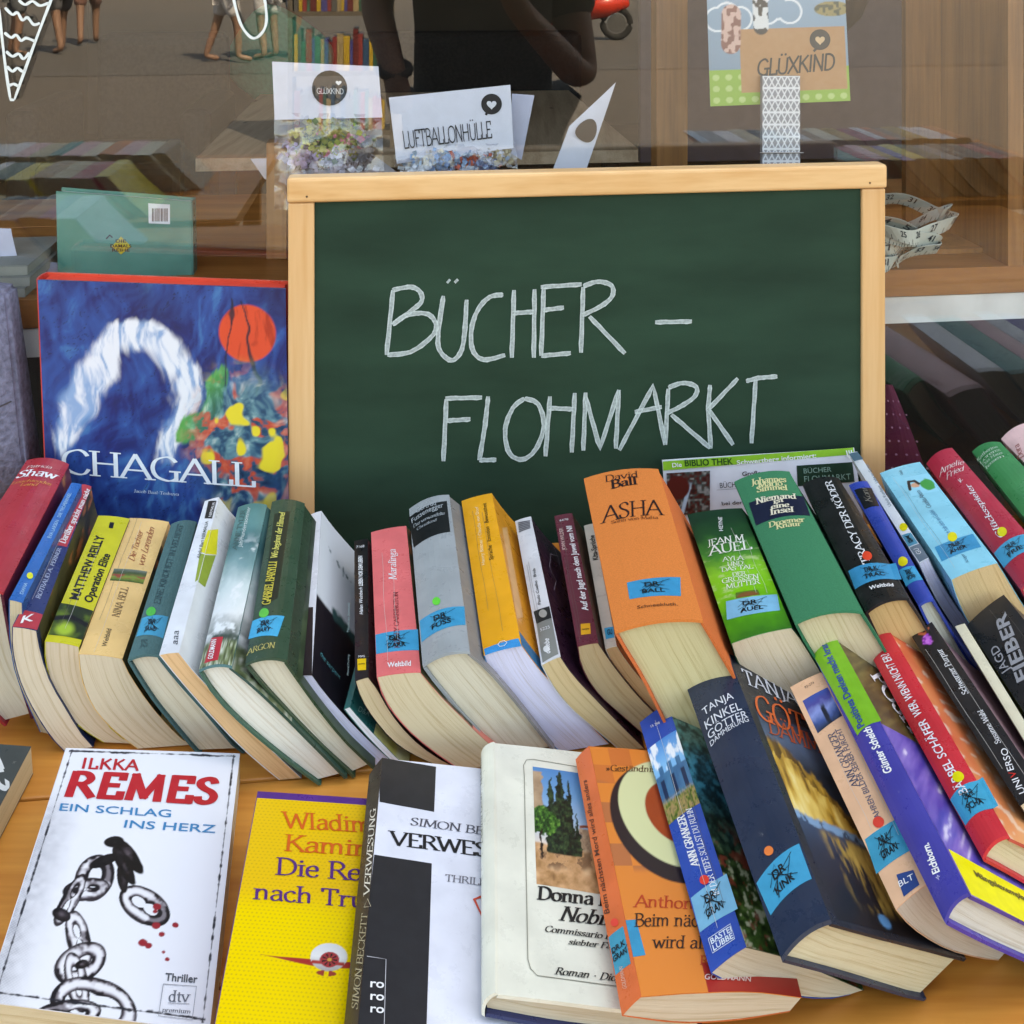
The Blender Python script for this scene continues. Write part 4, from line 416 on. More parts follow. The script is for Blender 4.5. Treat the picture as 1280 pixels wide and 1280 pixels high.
('remes.front', 'T', 'ILKKA', 'block', '#c8202c', [[0.113, 0.8954], [0.4402, 0.8948], [0.1049, 0.9517]], {'h': 4, 'shear': 0.12}),
('remes.front', 'T', 'REMES', 'blockh', '#c8202c', [[0.0668, 0.7586], [0.9192, 0.7541], [0.0604, 0.8878]], {'h': 4, 'shear': 0.12}),
('remes.front', 'T', 'EIN SCHLAG', 'wide', '#1e86bc', [[0.0653, 0.6995], [0.6632, 0.6965], [0.0626, 0.7314]], {'h': 4}),
('remes.front', 'T', 'INS HERZ', 'wide', '#1e86bc', [[0.4259, 0.6425], [0.913, 0.6434], [0.4267, 0.6747]], {'h': 4}),
('remes.front', 'T', 'Thriller', 'sansb', '#50545c', [[0.7689, 0.1231], [0.9189, 0.1272], [0.7678, 0.1458]], {'h': 4}),
('remes.front', 'T', 'dtv', 'serif', '#6a6e78', [[0.7994, 0.0645], [0.8924, 0.0703], [0.7963, 0.0957]], {'h': 4}),
('remes.front', 'T', 'premium', 'serif', '#6a6e78', [[0.777, 0.0331], [0.9067, 0.0381], [0.7783, 0.0453]], {'h': 4}),
('remes.front', 'S', 'pen_stroke', '#8a8e98', 0.0004, [[0.7641, 0.1114], [0.9168, 0.1159], [0.9167, 0.0205], [0.7653, 0.0203], [0.7641, 0.1114]], {'h': 4}),
('remes.front', 'S', 'pen_stroke', '#8a8e98', 0.0003, [[0.7986, 0.059], [0.8948, 0.0637]], {'h': 4}),
('kaminer.front', 'P', 'cover_picture', 'yellowdots', (0, 0, 1, 0.965), 230, 340),
('kaminer.front', 'T', 'Wladimir', 'serif', '#e0641e', [[0.1565, 0.8244], [0.6767, 0.8328], [0.1408, 0.9006]], {'h': 4}),
('kaminer.front', 'T', 'Kaminer', 'serif', '#e0641e', [[0.1781, 0.7173], [0.7188, 0.7203], [0.1716, 0.7913]], {'h': 4}),
('kaminer.front', 'T', 'Die Reise', 'serif', '#5a2878', [[0.156, 0.6096], [0.7354, 0.61], [0.1477, 0.6828]], {'h': 4}),
('kaminer.front', 'T', 'nach Trulala', 'serif', '#5a2878', [[0.0697, 0.5], [0.8216, 0.4966], [0.0619, 0.5654]], {'h': 4}),
('verwesung.front', 'Q', 'printed_patch', '#26262a', [[0.0064, 0.7979], [0.3469, 0.7801], [-0.0189, 1.0035], [0.3443, 0.9853]], {}),
('verwesung.front', 'Q', 'printed_patch', '#26262a', [[-0.0186, -0.0358], [0.3672, -0.0335], [0.0036, 0.5789], [0.3485, 0.5706]], {}),
('verwesung.front', 'T', 'SIMON BECKETT', 'serif', '#50505a', [[0.2033, 0.7129], [0.9675, 0.7027], [0.209, 0.7444]], {}),
('verwesung.front', 'T', 'VERWESUNG', 'serifm', '#16161a', [[0.0946, 0.6252], [1.0129, 0.6172], [0.091, 0.6789]], {}),
('verwesung.front', 'T', 'THRILLER', 'serif', '#6a6a74', [[0.4322, 0.5097], [0.76, 0.5099], [0.4334, 0.5346]], {}),
('verwesung.front', 'T', 'ro', 'sansb', '#f4f4f4', [[0.0455, 0.1292], [0.121, 0.1318], [0.0441, 0.1546]], {'h': 4}),
('verwesung.front', 'T', 'ro', 'sansb', '#f4f4f4', [[0.0513, 0.0927], [0.1262, 0.0954], [0.05, 0.1175]], {'h': 4}),
('verwesung.front', 'T', 'ro', 'sansb', '#f4f4f4', [[0.057, 0.057], [0.1314, 0.0597], [0.0557, 0.0813]], {'h': 4}),
('verwesung.front', 'S', 'pen_stroke', '#c8c8cc', 0.0004, [[0.0127, 0.2197], [0.1194, 0.2186], [0.1412, -0.0243]], {'h': 4}),
('verwesung.front', 'S', 'pen_stroke', '#e05038', 0.0018, [[0.6618, 0.4723], [0.6063, 0.4559], [0.6611, 0.3925], [0.7606, 0.4353], [0.7178, 0.4907], [0.6618, 0.4723]], {}),
('verwesung.spine', 'T', 'SIMON BECKETT', 'serif', '#a89c80', [[0.9331, 0.0613], [1.0227, 0.3597], [0.4997, 0.0856]], {}),
('verwesung.spine', 'T', 'VERWESUNG', 'serif', '#e8e0d0', [[1.0096, 0.422], [0.9011, 0.7735], [0.5857, 0.4493]], {}),
('verwesung.spine', 'S', 'pen_stroke', '#c8bca0', 0.0004, [[0.7169, 0.3973], [1.2389, 0.3702], [0.9196, 0.4155], [0.7169, 0.3973]], {}),
('leon.front', 'PQ', 'cover_picture', 'cypress', [[0.2065, 0.3889], [0.6654, 0.3743], [0.2095, 0.8987], [0.6859, 0.886]], 110, 150),
('leon.front', 'T', 'Donna Leon', 'serifb', '#1c1c1c', [[0.2091, 0.3306], [0.7434, 0.3372], [0.2175, 0.3783]], {'h': 4}),
('leon.front', 'T', 'Nobiltà', 'italb', '#1c1c1c', [[0.3159, 0.2641], [0.6645, 0.2673], [0.3311, 0.3145]], {'h': 4}),
('leon.front', 'T', 'Commissario Brunettis', 'italb', '#1c1c1c', [[0.2367, 0.2176], [0.7526, 0.2183], [0.2408, 0.2388]], {'h': 4}),
('leon.front', 'T', 'siebter Fall', 'italb', '#1c1c1c', [[0.3544, 0.1841], [0.6, 0.1877], [0.3588, 0.203]], {'h': 4}),
('leon.front', 'T', 'Roman · Diogenes', 'italb', '#1c1c1c', [[0.2799, 0.0807], [0.7137, 0.0834], [0.287, 0.1031]], {'h': 4}),
('leon.front', 'S', 'pen_stroke', '#8a8878', 0.0005, [[0.4835, 0.9198], [0.2142, 0.9336], [0.1743, 0.9273], [0.1558, 0.8981], [0.1588, 0.8511], [0.1482, 0.1192], [0.1605, 0.0892], [0.1935, 0.0699], [0.5943, 0.067]], {}),
('leon.spine', 'T', 'Donna Leon · Nobiltà', 'serif', '#7a7868', [[0.4166, 0.5616], [0.2548, 0.9701], [0.1253, 0.5829]], {}),
('anthony.front', 'P', 'cover_picture', 'checkerdisc', (0, 0.0, 1, 1), 150, 210),
('anthony.front', 'T', '»Geständnisse«', 'serif', '#5a3a24', [[0.0727, 0.8743], [0.4798, 0.8875], [0.0848, 0.905]], {'h': 4}),
('anthony.front', 'T', 'Anthony', 'serif', '#c84424', [[0.0754, 0.2955], [0.4973, 0.2844], [0.0966, 0.3391]], {'h': 4}),
('anthony.front', 'T', 'Beim nächsten Mord', 'serif', '#3a241c', [[0.0457, 0.2252], [0.9463, 0.2166], [0.0663, 0.2707]], {'h': 4}),
('anthony.front', 'T', 'wird alles anders', 'serif', '#3a241c', [[0.1326, 0.1495], [0.8773, 0.1348], [0.1543, 0.1913]], {'h': 4}),
('anthony.front', 'T', 'Roman', 'serif', '#c84424', [[0.4026, 0.0886], [0.646, 0.0793], [0.4185, 0.1182]], {'h': 4}),
('anthony.front', 'T', 'GOLDMANN', 'sansb', '#e8c8c0', [[0.4089, 0.0395], [0.6939, 0.0322], [0.4201, 0.0573]], {'h': 5}),
('anthony.spine', 'T', 'Beim nächsten Mord wird alles anders', 'cond', '#5a2c1c', [[0.3369, 0.3125], [0.4699, 0.8624], [0.0582, 0.3267]], {}),
('anthony.spine', 'D', 'colour_dot', '#f04838', [0.4878, 0.2689], [0.6799, 0.2572], [0.5253, 0.2808]),
('anthony.spine', 'Q', 'library_sticker', '#2498b4', [[0.0509, 0.1195], [0.8543, 0.1092], [0.0403, 0.2462], [0.8506, 0.2352]], {}),
('anthony.front', 'Q', 'library_sticker', '#1496be', [[-0.0108, 0.1241], [0.0775, 0.1289], [-0.0112, 0.2494], [0.0659, 0.251]], {'h': 5}),
('anthony.spine', 'T', 'DR.K', 'sansb', '#151515', [[0.0987, 0.184], [0.8016, 0.1741], [0.0945, 0.2026]], {'h': 4}),
('anthony.spine', 'T', 'GRAN', 'sansb', '#151515', [[0.0793, 0.1579], [0.8007, 0.1466], [0.075, 0.1762]], {'h': 4}),
('anthony.spine', 'S', 'pen_stroke', '#151515', 0.0004, [[0.1086, 0.1972], [0.4214, 0.1511], [0.8779, 0.1695]], {'h': 5}),
('anthony.spine', 'T', 'GOLDMANN', 'sans', '#f0c0a8', [[0.4686, 0.0517], [0.4746, 0.121], [0.2798, 0.061]], {}),
('board', 'S', 'chalk_lettering', '#b9c9c4', 0.0052, [[0.1631, 0.7297], [0.1501, 0.5779]], {'chalk': 1}),
('board', 'S', 'chalk_lettering', '#b9c9c4', 0.0052, [[0.1514, 0.5778], [0.1893, 0.583], [0.2214, 0.6131], [0.2326, 0.6399], [0.2222, 0.6678], [0.2001, 0.6734], [0.1779, 0.6654], [0.1619, 0.6481]], {'chalk': 1}),
('board', 'S', 'chalk_lettering', '#b9c9c4', 0.0052, [[0.1607, 0.6481], [0.1907, 0.6784], [0.2087, 0.7003], [0.2071, 0.7231], [0.1915, 0.7357], [0.1619, 0.7297]], {'chalk': 1}),
('board', 'S', 'chalk_lettering', '#b9c9c4', 0.0052, [[0.245, 0.7123], [0.2356, 0.6261], [0.237, 0.585], [0.2558, 0.5593], [0.272, 0.5785], [0.2789, 0.6238], [0.283, 0.7014]], {'chalk': 1}),
('board', 'S', 'chalk_lettering', '#b9c9c4', 0.0052, [[0.2524, 0.7485], [0.2555, 0.7447]], {'chalk': 1}),
('board', 'S', 'chalk_lettering', '#b9c9c4', 0.0052, [[0.2651, 0.7488], [0.2682, 0.7441]], {'chalk': 1}),
('board', 'S', 'chalk_lettering', '#b9c9c4', 0.0052, [[0.3439, 0.7105], [0.3214, 0.706], [0.3019, 0.6776], [0.2905, 0.6324], [0.2918, 0.582], [0.3102, 0.558], [0.3457, 0.5671]], {'chalk': 1}),
('board', 'S', 'chalk_lettering', '#b9c9c4', 0.0052, [[0.362, 0.7207], [0.3566, 0.56]], {'chalk': 1}),
('board', 'S', 'chalk_lettering', '#b9c9c4', 0.0052, [[0.3962, 0.721], [0.3935, 0.558]], {'chalk': 1}),
('board', 'S', 'chalk_lettering', '#b9c9c4', 0.0052, [[0.3583, 0.6657], [0.3944, 0.6676]], {'chalk': 1}),
('board', 'S', 'chalk_lettering', '#b9c9c4', 0.0052, [[0.4117, 0.7258], [0.4059, 0.5619]], {'chalk': 1}),
('board', 'S', 'chalk_lettering', '#b9c9c4', 0.0052, [[0.4066, 0.726], [0.4755, 0.7294]], {'chalk': 1}),
('board', 'S', 'chalk_lettering', '#b9c9c4', 0.0052, [[0.41, 0.6705], [0.4451, 0.6753]], {'chalk': 1}),
('board', 'S', 'chalk_lettering', '#b9c9c4', 0.0052, [[0.4059, 0.5619], [0.4561, 0.5656]], {'chalk': 1}),
('board', 'S', 'chalk_lettering', '#b9c9c4', 0.0052, [[0.478, 0.7228], [0.4732, 0.5656]], {'chalk': 1}),
('board', 'S', 'chalk_lettering', '#b9c9c4', 0.0052, [[0.478, 0.7247], [0.5029, 0.7347], [0.5258, 0.7244], [0.527, 0.6992], [0.5092, 0.6768], [0.4763, 0.6553]], {'chalk': 1}),
('board', 'S', 'chalk_lettering', '#b9c9c4', 0.0052, [[0.4881, 0.6519], [0.5482, 0.5596]], {'chalk': 1}),
('board', 'S', 'chalk_lettering', '#b9c9c4', 0.0052, [[0.6001, 0.6323], [0.6635, 0.631]], {'chalk': 1}),
('board', 'S', 'chalk_lettering', '#b9c9c4', 0.0052, [[0.2469, 0.4685], [0.2399, 0.322]], {'chalk': 1}),
('board', 'S', 'chalk_lettering', '#b9c9c4', 0.0052, [[0.2451, 0.4704], [0.306, 0.4685]], {'chalk': 1}),
('board', 'S', 'chalk_lettering', '#b9c9c4', 0.0052, [[0.2463, 0.4174], [0.2861, 0.4184]], {'chalk': 1}),
('board', 'S', 'chalk_lettering', '#b9c9c4', 0.0052, [[0.3163, 0.4706], [0.3104, 0.4022], [0.2998, 0.3204]], {'chalk': 1}),
('board', 'S', 'chalk_lettering', '#b9c9c4', 0.0052, [[0.2998, 0.3204], [0.3283, 0.3193]], {'chalk': 1}),
('board', 'S', 'chalk_lettering', '#b9c9c4', 0.0052, [[0.3771, 0.4622], [0.3574, 0.4405], [0.344, 0.3908], [0.3499, 0.3352], [0.3725, 0.3171], [0.3956, 0.3412], [0.4091, 0.3957], [0.3998, 0.447], [0.3771, 0.4622]], {'chalk': 1}),
('board', 'S', 'chalk_lettering', '#b9c9c4', 0.0052, [[0.4201, 0.4642], [0.4112, 0.3217]], {'chalk': 1}),
('board', 'S', 'chalk_lettering', '#b9c9c4', 0.0052, [[0.4621, 0.4699], [0.4559, 0.3278]], {'chalk': 1}),
('board', 'S', 'chalk_lettering', '#b9c9c4', 0.0052, [[0.4173, 0.4367], [0.4592, 0.4312]], {'chalk': 1}),
('board', 'S', 'chalk_lettering', '#b9c9c4', 0.0052, [[0.4805, 0.4697], [0.4757, 0.331]], {'chalk': 1}),
('board', 'S', 'chalk_lettering', '#b9c9c4', 0.0052, [[0.4804, 0.4604], [0.5042, 0.3337], [0.5373, 0.4727]], {'chalk': 1}),
('board', 'S', 'chalk_lettering', '#b9c9c4', 0.0052, [[0.5373, 0.4727], [0.5314, 0.3318]], {'chalk': 1}),
('board', 'S', 'chalk_lettering', '#b9c9c4', 0.0052, [[0.5373, 0.3276], [0.5964, 0.4794], [0.6169, 0.3352]], {'chalk': 1}),
('board', 'S', 'chalk_lettering', '#b9c9c4', 0.0052, [[0.5643, 0.418], [0.611, 0.4271]], {'chalk': 1}),
('board', 'S', 'chalk_lettering', '#b9c9c4', 0.0052, [[0.6225, 0.4704], [0.6169, 0.3352]], {'chalk': 1}),
('board', 'S', 'chalk_lettering', '#b9c9c4', 0.0052, [[0.6225, 0.4732], [0.648, 0.4829], [0.6708, 0.4721], [0.6681, 0.4488], [0.6445, 0.4269], [0.6197, 0.4116]], {'chalk': 1}),
('board', 'S', 'chalk_lettering', '#b9c9c4', 0.0052, [[0.6277, 0.4074], [0.6951, 0.3222]], {'chalk': 1}),
('board', 'S', 'chalk_lettering', '#b9c9c4', 0.0052, [[0.6951, 0.4754], [0.6917, 0.4164], [0.6965, 0.3202]], {'chalk': 1}),
('board', 'S', 'chalk_lettering', '#b9c9c4', 0.0052, [[0.7438, 0.4884], [0.6924, 0.4163], [0.7359, 0.3269]], {'chalk': 1}),
('board', 'S', 'chalk_lettering', '#b9c9c4', 0.0052, [[0.7581, 0.481], [0.7798, 0.4873], [0.8133, 0.4891]], {'chalk': 1}),
('board', 'S', 'chalk_lettering', '#b9c9c4', 0.0052, [[0.7751, 0.4847], [0.768, 0.3285]], {'chalk': 1}),
('chagall', 'P', 'cover_picture', 'bluepaint', (0, 0, 1, 1), 220, 260),
('chagall', 'T', 'CHAGALL', 'serif', '#e4ecf4', [[0.0671, 0.3331], [0.861, 0.263], [0.0671, 0.4169]], {'h': 4}),
('chagall', 'T', 'Jacob Baal-Teshuva', 'serif', '#c8d8e8', [[0.3544, 0.2583], [0.5407, 0.2401], [0.3558, 0.2688]], {'h': 4}),
('poster', 'Q', 'printed_patch', '#8cc63a', [[0.0005, 0.9021], [0.9927, 0.9403], [0.0019, 0.9927], [0.9938, 1.0051]], {}),
('poster', 'T', 'Die', 'sansb', '#f4f4f4', [[0.0476, 0.9301], [0.0959, 0.9308], [0.0471, 0.9732]], {'h': 4}),
('poster', 'T', 'BIBLIO THEK', 'sansb', '#1c4a20', [[0.1121, 0.9332], [0.3591, 0.9202], [0.1126, 0.9963]], {'h': 4}),
('poster', 'T', 'Schwertberg informiert:', 'sansb', '#f4f4f4', [[0.3785, 0.9133], [0.7938, 0.9335], [0.3785, 0.9579]], {'h': 4}),
('poster', 'T', 'Großer', 'sansb', '#202428', [[0.3992, 0.7996], [0.512, 0.7997], [0.4014, 0.8416]], {}),
('poster', 'T', 'BÜCHERFLOHMARKT', 'sans', '#202428', [[0.2805, 0.6928], [0.582, 0.6989], [0.2808, 0.7464]], {}),
('poster', 'T', 'bei der Bibliothek', 'sansb', '#202428', [[0.2813, 0.5227], [0.5487, 0.5259], [0.2808, 0.5585]], {}),
('poster', 'S', 'pen_stroke', '#404448', 0.0003, [[0.2624, 0.6769], [0.3952, 0.6799]], {}),
('poster', 'PQ', 'cover_picture', 'libraryphoto', [[0.0071, 0.4478], [0.2172, 0.4487], [0.0154, 0.873], [0.2373, 0.8726]], 50, 50),
('poster', 'Q', 'printed_patch', '#1c3c2c', [[0.6792, 0.6663], [0.9776, 0.6779], [0.6858, 0.8675], [0.9792, 0.8683]], {}),
('poster', 'T', 'BÜCHER', 'sans', '#8cb0a0', [[0.7185, 0.7891], [0.8635, 0.7902], [0.7192, 0.8373]], {'h': 4}),
('poster', 'T', 'FLOHMARKT', 'sans', '#8cb0a0', [[0.7168, 0.7061], [0.9606, 0.7057], [0.7169, 0.763]], {'h': 4}),
('glass', 'S', 'window_paint', '#dfe6e4', 0.0032, [[-0.0011, 0.9844], [0.0044, 0.8698], [0.0092, 0.7927]], {'smooth': 1}),
('glass', 'S', 'window_paint', '#dfe6e4', 0.0032, [[0.0469, 1.0104], [0.0309, 0.9115], [0.0128, 0.7927]], {'smooth': 1}),
('glass', 'S', 'window_paint', '#dfe6e4', 0.0032, [[0.0088, 0.7927], [0.0128, 0.7917]], {'smooth': 1}),
('glass', 'S', 'window_paint', '#dfe6e4', 0.0032, [[0.0044, 0.9844], [0.011, 0.9698], [0.0154, 0.974], [0.0198, 0.9583], [0.0243, 0.9635], [0.0298, 0.949], [0.0353, 0.9521]], {'smooth': 1}),
('glass', 'S', 'window_paint', '#dfe6e4', 0.0032, [[0.0165, 1.0], [0.0221, 0.9906], [0.0287, 0.9974], [0.0353, 0.9885], [0.0431, 0.9938]], {'smooth': 1}),
('glass', 'S', 'window_paint', '#dfe6e4', 0.0032, [[0.004, 0.9323], [0.0099, 0.9219], [0.0143, 0.9271], [0.0187, 0.9156], [0.0232, 0.9208], [0.0309, 0.9141]], {'smooth': 1}),
('glass', 'S', 'window_paint', '#dfe6e4', 0.0032, [[0.0055, 0.8932], [0.011, 0.8828], [0.0165, 0.888], [0.0209, 0.8776], [0.026, 0.8906]], {'smooth': 1}),
('glass', 'S', 'window_paint', '#dfe6e4', 0.0032, [[0.0062, 0.862], [0.011, 0.8516], [0.0154, 0.8583], [0.0198, 0.8516], [0.0232, 0.8568]], {'smooth': 1}),
('glass', 'S', 'window_paint', '#dfe6e4', 0.0032, [[0.0084, 0.8219], [0.0121, 0.825], [0.0165, 0.8203]], {'smooth': 1}),
('glass', 'S', 'window_paint', '#dfe6e4', 0.0032, [[0.2088, 1.0208], [0.2127, 0.9792], [0.2185, 0.9427], [0.2277, 0.9208], [0.2358, 0.9297], [0.2405, 0.9531], [0.2398, 0.9896], [0.237, 1.0208]], {'smooth': 1}),
('postcard', 'P', 'printed_picture', 'postcard', (0, 0, 1, 1), 150, 150),
('postcard', 'T', 'GLÜXKIND', 'handb', '#2c3034', [[0.3364, 0.1961], [0.8916, 0.2214], [0.3501, 0.3045]], {'h': 4}),
('postcard', 'D', 'speech_bubble', '#2c3034', [0.8005, 0.4286], [0.876, 0.4262], [0.804, 0.5004]),
('postcard', 'T', '♥', 'heart', '#d8b890', [[0.7609, 0.3903], [0.8363, 0.3879], [0.7644, 0.4621]], {'h': 5}),
('postcard', 'S', 'pen_stroke', '#2c3034', 0.003, [[0.7815, 0.3776], [0.7496, 0.3494]], {'h': 4}),
('clothespin', 'P', 'printed_paper', 'triangles', (0, 0, 1, 1), 64, 180),
('header_one', 'D', 'printed_disc', '#151515', [0.5262, 0.563], [0.6911, 0.5681], [0.5361, 0.8865]),
('header_one', 'T', 'GLÜXKIND', 'hand', '#f4f4f4', [[0.4026, 0.4608], [0.6518, 0.4545], [0.4054, 0.5594]], {'h': 4}),
('header_one', 'T', '♥', 'heart', '#f4f4f4', [[0.5814, 0.6071], [0.6407, 0.6093], [0.5847, 0.7135]], {'h': 5}),
('header_two', 'T', 'LUFTBALLONHÜLLE', 'hand', '#202226', [[0.0738, 0.2184], [0.819, 0.2106], [0.0708, 0.4708]], {'h': 4}),
('header_two', 'D', 'speech_bubble', '#202226', [0.8342, 0.7302], [0.9209, 0.7116], [0.8396, 0.8925]),
('header_two', 'T', '♥', 'heart', '#e4e8f0', [[0.7878, 0.6504], [0.8747, 0.6315], [0.7935, 0.8122]], {'h': 5}),
('header_two', 'S', 'pen_stroke', '#202226', 0.003, [[0.7996, 0.6338], [0.7804, 0.5705]], {'h': 4}),
('header_flat', 'T', 'LUFTBALLONHÜLLE', 'hand', '#30302e', [[0.1197, 0.3711], [0.7859, 0.1871], [0.2176, 0.7842]], {'h': 4}),
('header_tilt', 'D', 'printed_disc', '#151515', [0.5769, 0.6334], [0.8999, 0.5444], [0.4627, 0.8154]),
('tealbook', 'P', 'cover_picture', 'tealcover', (0, 0, 1, 1), 60, 50),
('tealbook', 'Q', 'barcode_label', '#dfe3ea', [[0.684, 0.7476], [0.8434, 0.75], [0.6831, 0.9501], [0.8461, 0.9537]], {}),
('tealbook', 'Q', 'barcode_bar', '#30343c', [[0.7086, 0.7673], [0.7161, 0.7679], [0.7105, 0.902], [0.7179, 0.9001]], {'h': 4}),
('tealbook', 'Q', 'barcode_bar', '#30343c', [[0.7199, 0.7682], [0.7255, 0.7686], [0.7217, 0.903], [0.7273, 0.901]], {'h': 4}),
('tealbook', 'Q', 'barcode_bar', '#30343c', [[0.7311, 0.7691], [0.7367, 0.7695], [0.733, 0.9041], [0.7385, 0.9021]], {'h': 4}),
('tealbook', 'Q', 'barcode_bar', '#30343c', [[0.7424, 0.77], [0.7499, 0.7706], [0.7442, 0.9052], [0.7517, 0.9034]], {'h': 4}),
('tealbook', 'Q', 'barcode_bar', '#30343c', [[0.7536, 0.7709], [0.7593, 0.7714], [0.7555, 0.9063], [0.761, 0.9042]], {'h': 4}),
('tealbook', 'Q', 'barcode_bar', '#30343c', [[0.7649, 0.7718], [0.7705, 0.7723], [0.7667, 0.9073], [0.7723, 0.9053]], {'h': 4}),
('tealbook', 'Q', 'barcode_bar', '#30343c', [[0.7761, 0.7728], [0.7837, 0.7734], [0.778, 0.9084], [0.7854, 0.9066]], {'h': 4}),
('tealbook', 'Q', 'barcode_bar', '#30343c', [[0.7874, 0.7737], [0.793, 0.7741], [0.7892, 0.9095], [0.7948, 0.9075]], {'h': 4}),
('tealbook', 'Q', 'barcode_bar', '#30343c', [[0.7987, 0.7746], [0.8043, 0.7751], [0.8005, 0.9106], [0.8061, 0.9086]], {'h': 4}),
('tealbook', 'Q', 'barcode_bar', '#30343c', [[0.81, 0.7755], [0.8175, 0.7762], [0.8117, 0.9117], [0.8192, 0.9098]], {'h': 4}),
('tealbook', 'Q', 'barcode_bar', '#30343c', [[0.8212, 0.7765], [0.8269, 0.7769], [0.823, 0.9128], [0.8286, 0.9107]], {'h': 4}),
('tealbook', 'Q', 'printed_diamond', '#c8b428', [[0.4719, 0.4229], [0.5497, 0.5082], [0.406, 0.5007], [0.4746, 0.6005]], {}),
('tealbook', 'T', 'DIE', 'sansb', '#302c10', [[0.4345, 0.539], [0.5129, 0.5434], [0.435, 0.571]], {'h': 4}),
('tealbook', 'T', 'DAMALS', 'sansb', '#302c10', [[0.3946, 0.4879], [0.5514, 0.4959], [0.3951, 0.5197]], {'h': 4}),
('tealbook', 'T', 'REIHE', 'sansb', '#302c10', [[0.4071, 0.4494], [0.5377, 0.4555], [0.4076, 0.4812]], {'h': 4}),
('tealbook', 'S', 'pen_stroke', '#202020', 0.0018, [[0.3643, 0.5717], [0.3928, 0.6101], [0.4111, 0.5867]], {}),
]

# ------------------------------------------------------------ materials
def lin(h, k=1.0):
    if not isinstance(h, str): return tuple(h)
    h = h.lstrip('#'); out = []
    for i in (0, 2, 4):
        c = int(h[i:i + 2], 16) / 255; out.append((c / 12.92 if c <= .04045 else ((c + .055) / 1.055) ** 2.4) * k)
    return tuple(out)
_m = {}
def base(name):
    m = bpy.data.materials.new(name); m.use_nodes = True
    return m, m.node_tree.nodes, m.node_tree.links, m.node_tree.nodes['Principled BSDF']
def noise_mix(n, l, b, colA, colB, scale, coord='Object', vec=(1, 1, 1), lo=.35, hi=.65, detail=4):
    tc = n.new('ShaderNodeTexCoord'); mp = n.new('ShaderNodeMapping'); mp.inputs['Scale'].default_value = vec
    l.new(tc.outputs[coord], mp.inputs[0])
    t = n.new('ShaderNodeTexNoise'); t.inputs['Scale'].default_value = scale; t.inputs['Detail'].default_value = detail
    l.new(mp.outputs[0], t.inputs['Vector'])
    r = n.new('ShaderNodeValToRGB'); r.color_ramp.elements[0].position = lo; r.color_ramp.elements[1].position = hi
    r.color_ramp.elements[0].color = (*colA, 1); r.color_ramp.elements[1].color = (*colB, 1)
    l.new(t.outputs[0], r.inputs[0]); l.new(r.outputs[0], b.inputs['Base Color'])
    return t, mp
def bump(n, l, b, src, strength=.2, dist=.001):
    bp = n.new('ShaderNodeBump'); bp.inputs['Strength'].default_value = strength; bp.inputs['Distance'].default_value = dist
    l.new(src, bp.inputs['Height']); l.new(bp.outputs[0], b.inputs['Normal']); return bp
ALB = .86
def mcover(h, rough=.34, cloth=False):
    key = ('cover', h, rough, cloth)
    if key in _m: return _m[key]
    m, n, l, b = base('cover_' + str(h).strip('#')); c = lin(h, ALB)
    t, mp = noise_mix(n, l, b, tuple(v * .9 for v in c), tuple(min(1, v * 1.05 + .004) for v in c), 900 if cloth else 35)
    b.inputs['Roughness'].default_value = .85 if cloth else rough
    if not cloth:
        tcw = n.new('ShaderNodeTexCoord'); sc1 = n.new('ShaderNodeTexNoise'); sc1.inputs['Scale'].default_value = 55; sc1.inputs['Detail'].default_value = 9; sc1.inputs['Roughness'].default_value = .75; l.new(tcw.outputs['Object'], sc1.inputs['Vector'])
        mr = n.new('ShaderNodeMapRange'); mr.inputs['From Min'].default_value = .35; mr.inputs['From Max'].default_value = .7; mr.inputs['To Min'].default_value = rough - .14; mr.inputs['To Max'].default_value = rough + .2; l.new(sc1.outputs[0], mr.inputs[0]); l.new(mr.outputs[0], b.inputs['Roughness'])
        wr_ = n.new('ShaderNodeMapRange'); wr_.inputs['From Min'].default_value = .66; wr_.inputs['From Max'].default_value = .74; wr_.inputs['To Max'].default_value = .35; l.new(sc1.outputs[0], wr_.inputs[0])
        mxw = n.new('ShaderNodeMix'); mxw.data_type = 'RGBA'; src = b.inputs['Base Color'].links[0].from_socket; l.new(wr_.outputs[0], mxw.inputs[0]); l.new(src, mxw.inputs[6]); mxw.inputs[7].default_value = (.62, .60, .56, 1); l.new(mxw.outputs[2], b.inputs['Base Color'])
    b.inputs['Specular IOR Level'].default_value = .3 if cloth else .5
    t2 = n.new('ShaderNodeTexNoise'); t2.inputs['Scale'].default_value = 1400 if cloth else 60; t2.inputs['Detail'].default_value = 3
    tc = n.new('ShaderNodeTexCoord'); l.new(tc.outputs['Object'], t2.inputs['Vector'])
    bump(n, l, b, t2.outputs[0], .5 if cloth else .12, .0004 if cloth else .0006)
    _m[key] = m; return m
def mprint(h, rough=.38):
    key = ('print', h)
    if key in _m: return _m[key]
    m, n, l, b = base('print_' + h.strip('#')); c = lin(h, ALB)
    noise_mix(n, l, b, tuple(v * .93 for v in c), tuple(min(1, v * 1.04 + .002) for v in c), 120)
    b.inputs['Roughness'].default_value = rough
    _m[key] = m; return m
def mpaint(rough=.4):
    key = ('vcol', rough)
    if key in _m: return _m[key]
    m, n, l, b = base('printed_picture'); a = n.new('ShaderNodeVertexColor'); a.layer_name = 'Col'
    l.new(a.outputs[0], b.inputs['Base Color']); b.inputs['Roughness'].default_value = rough
    _m[key] = m; return m
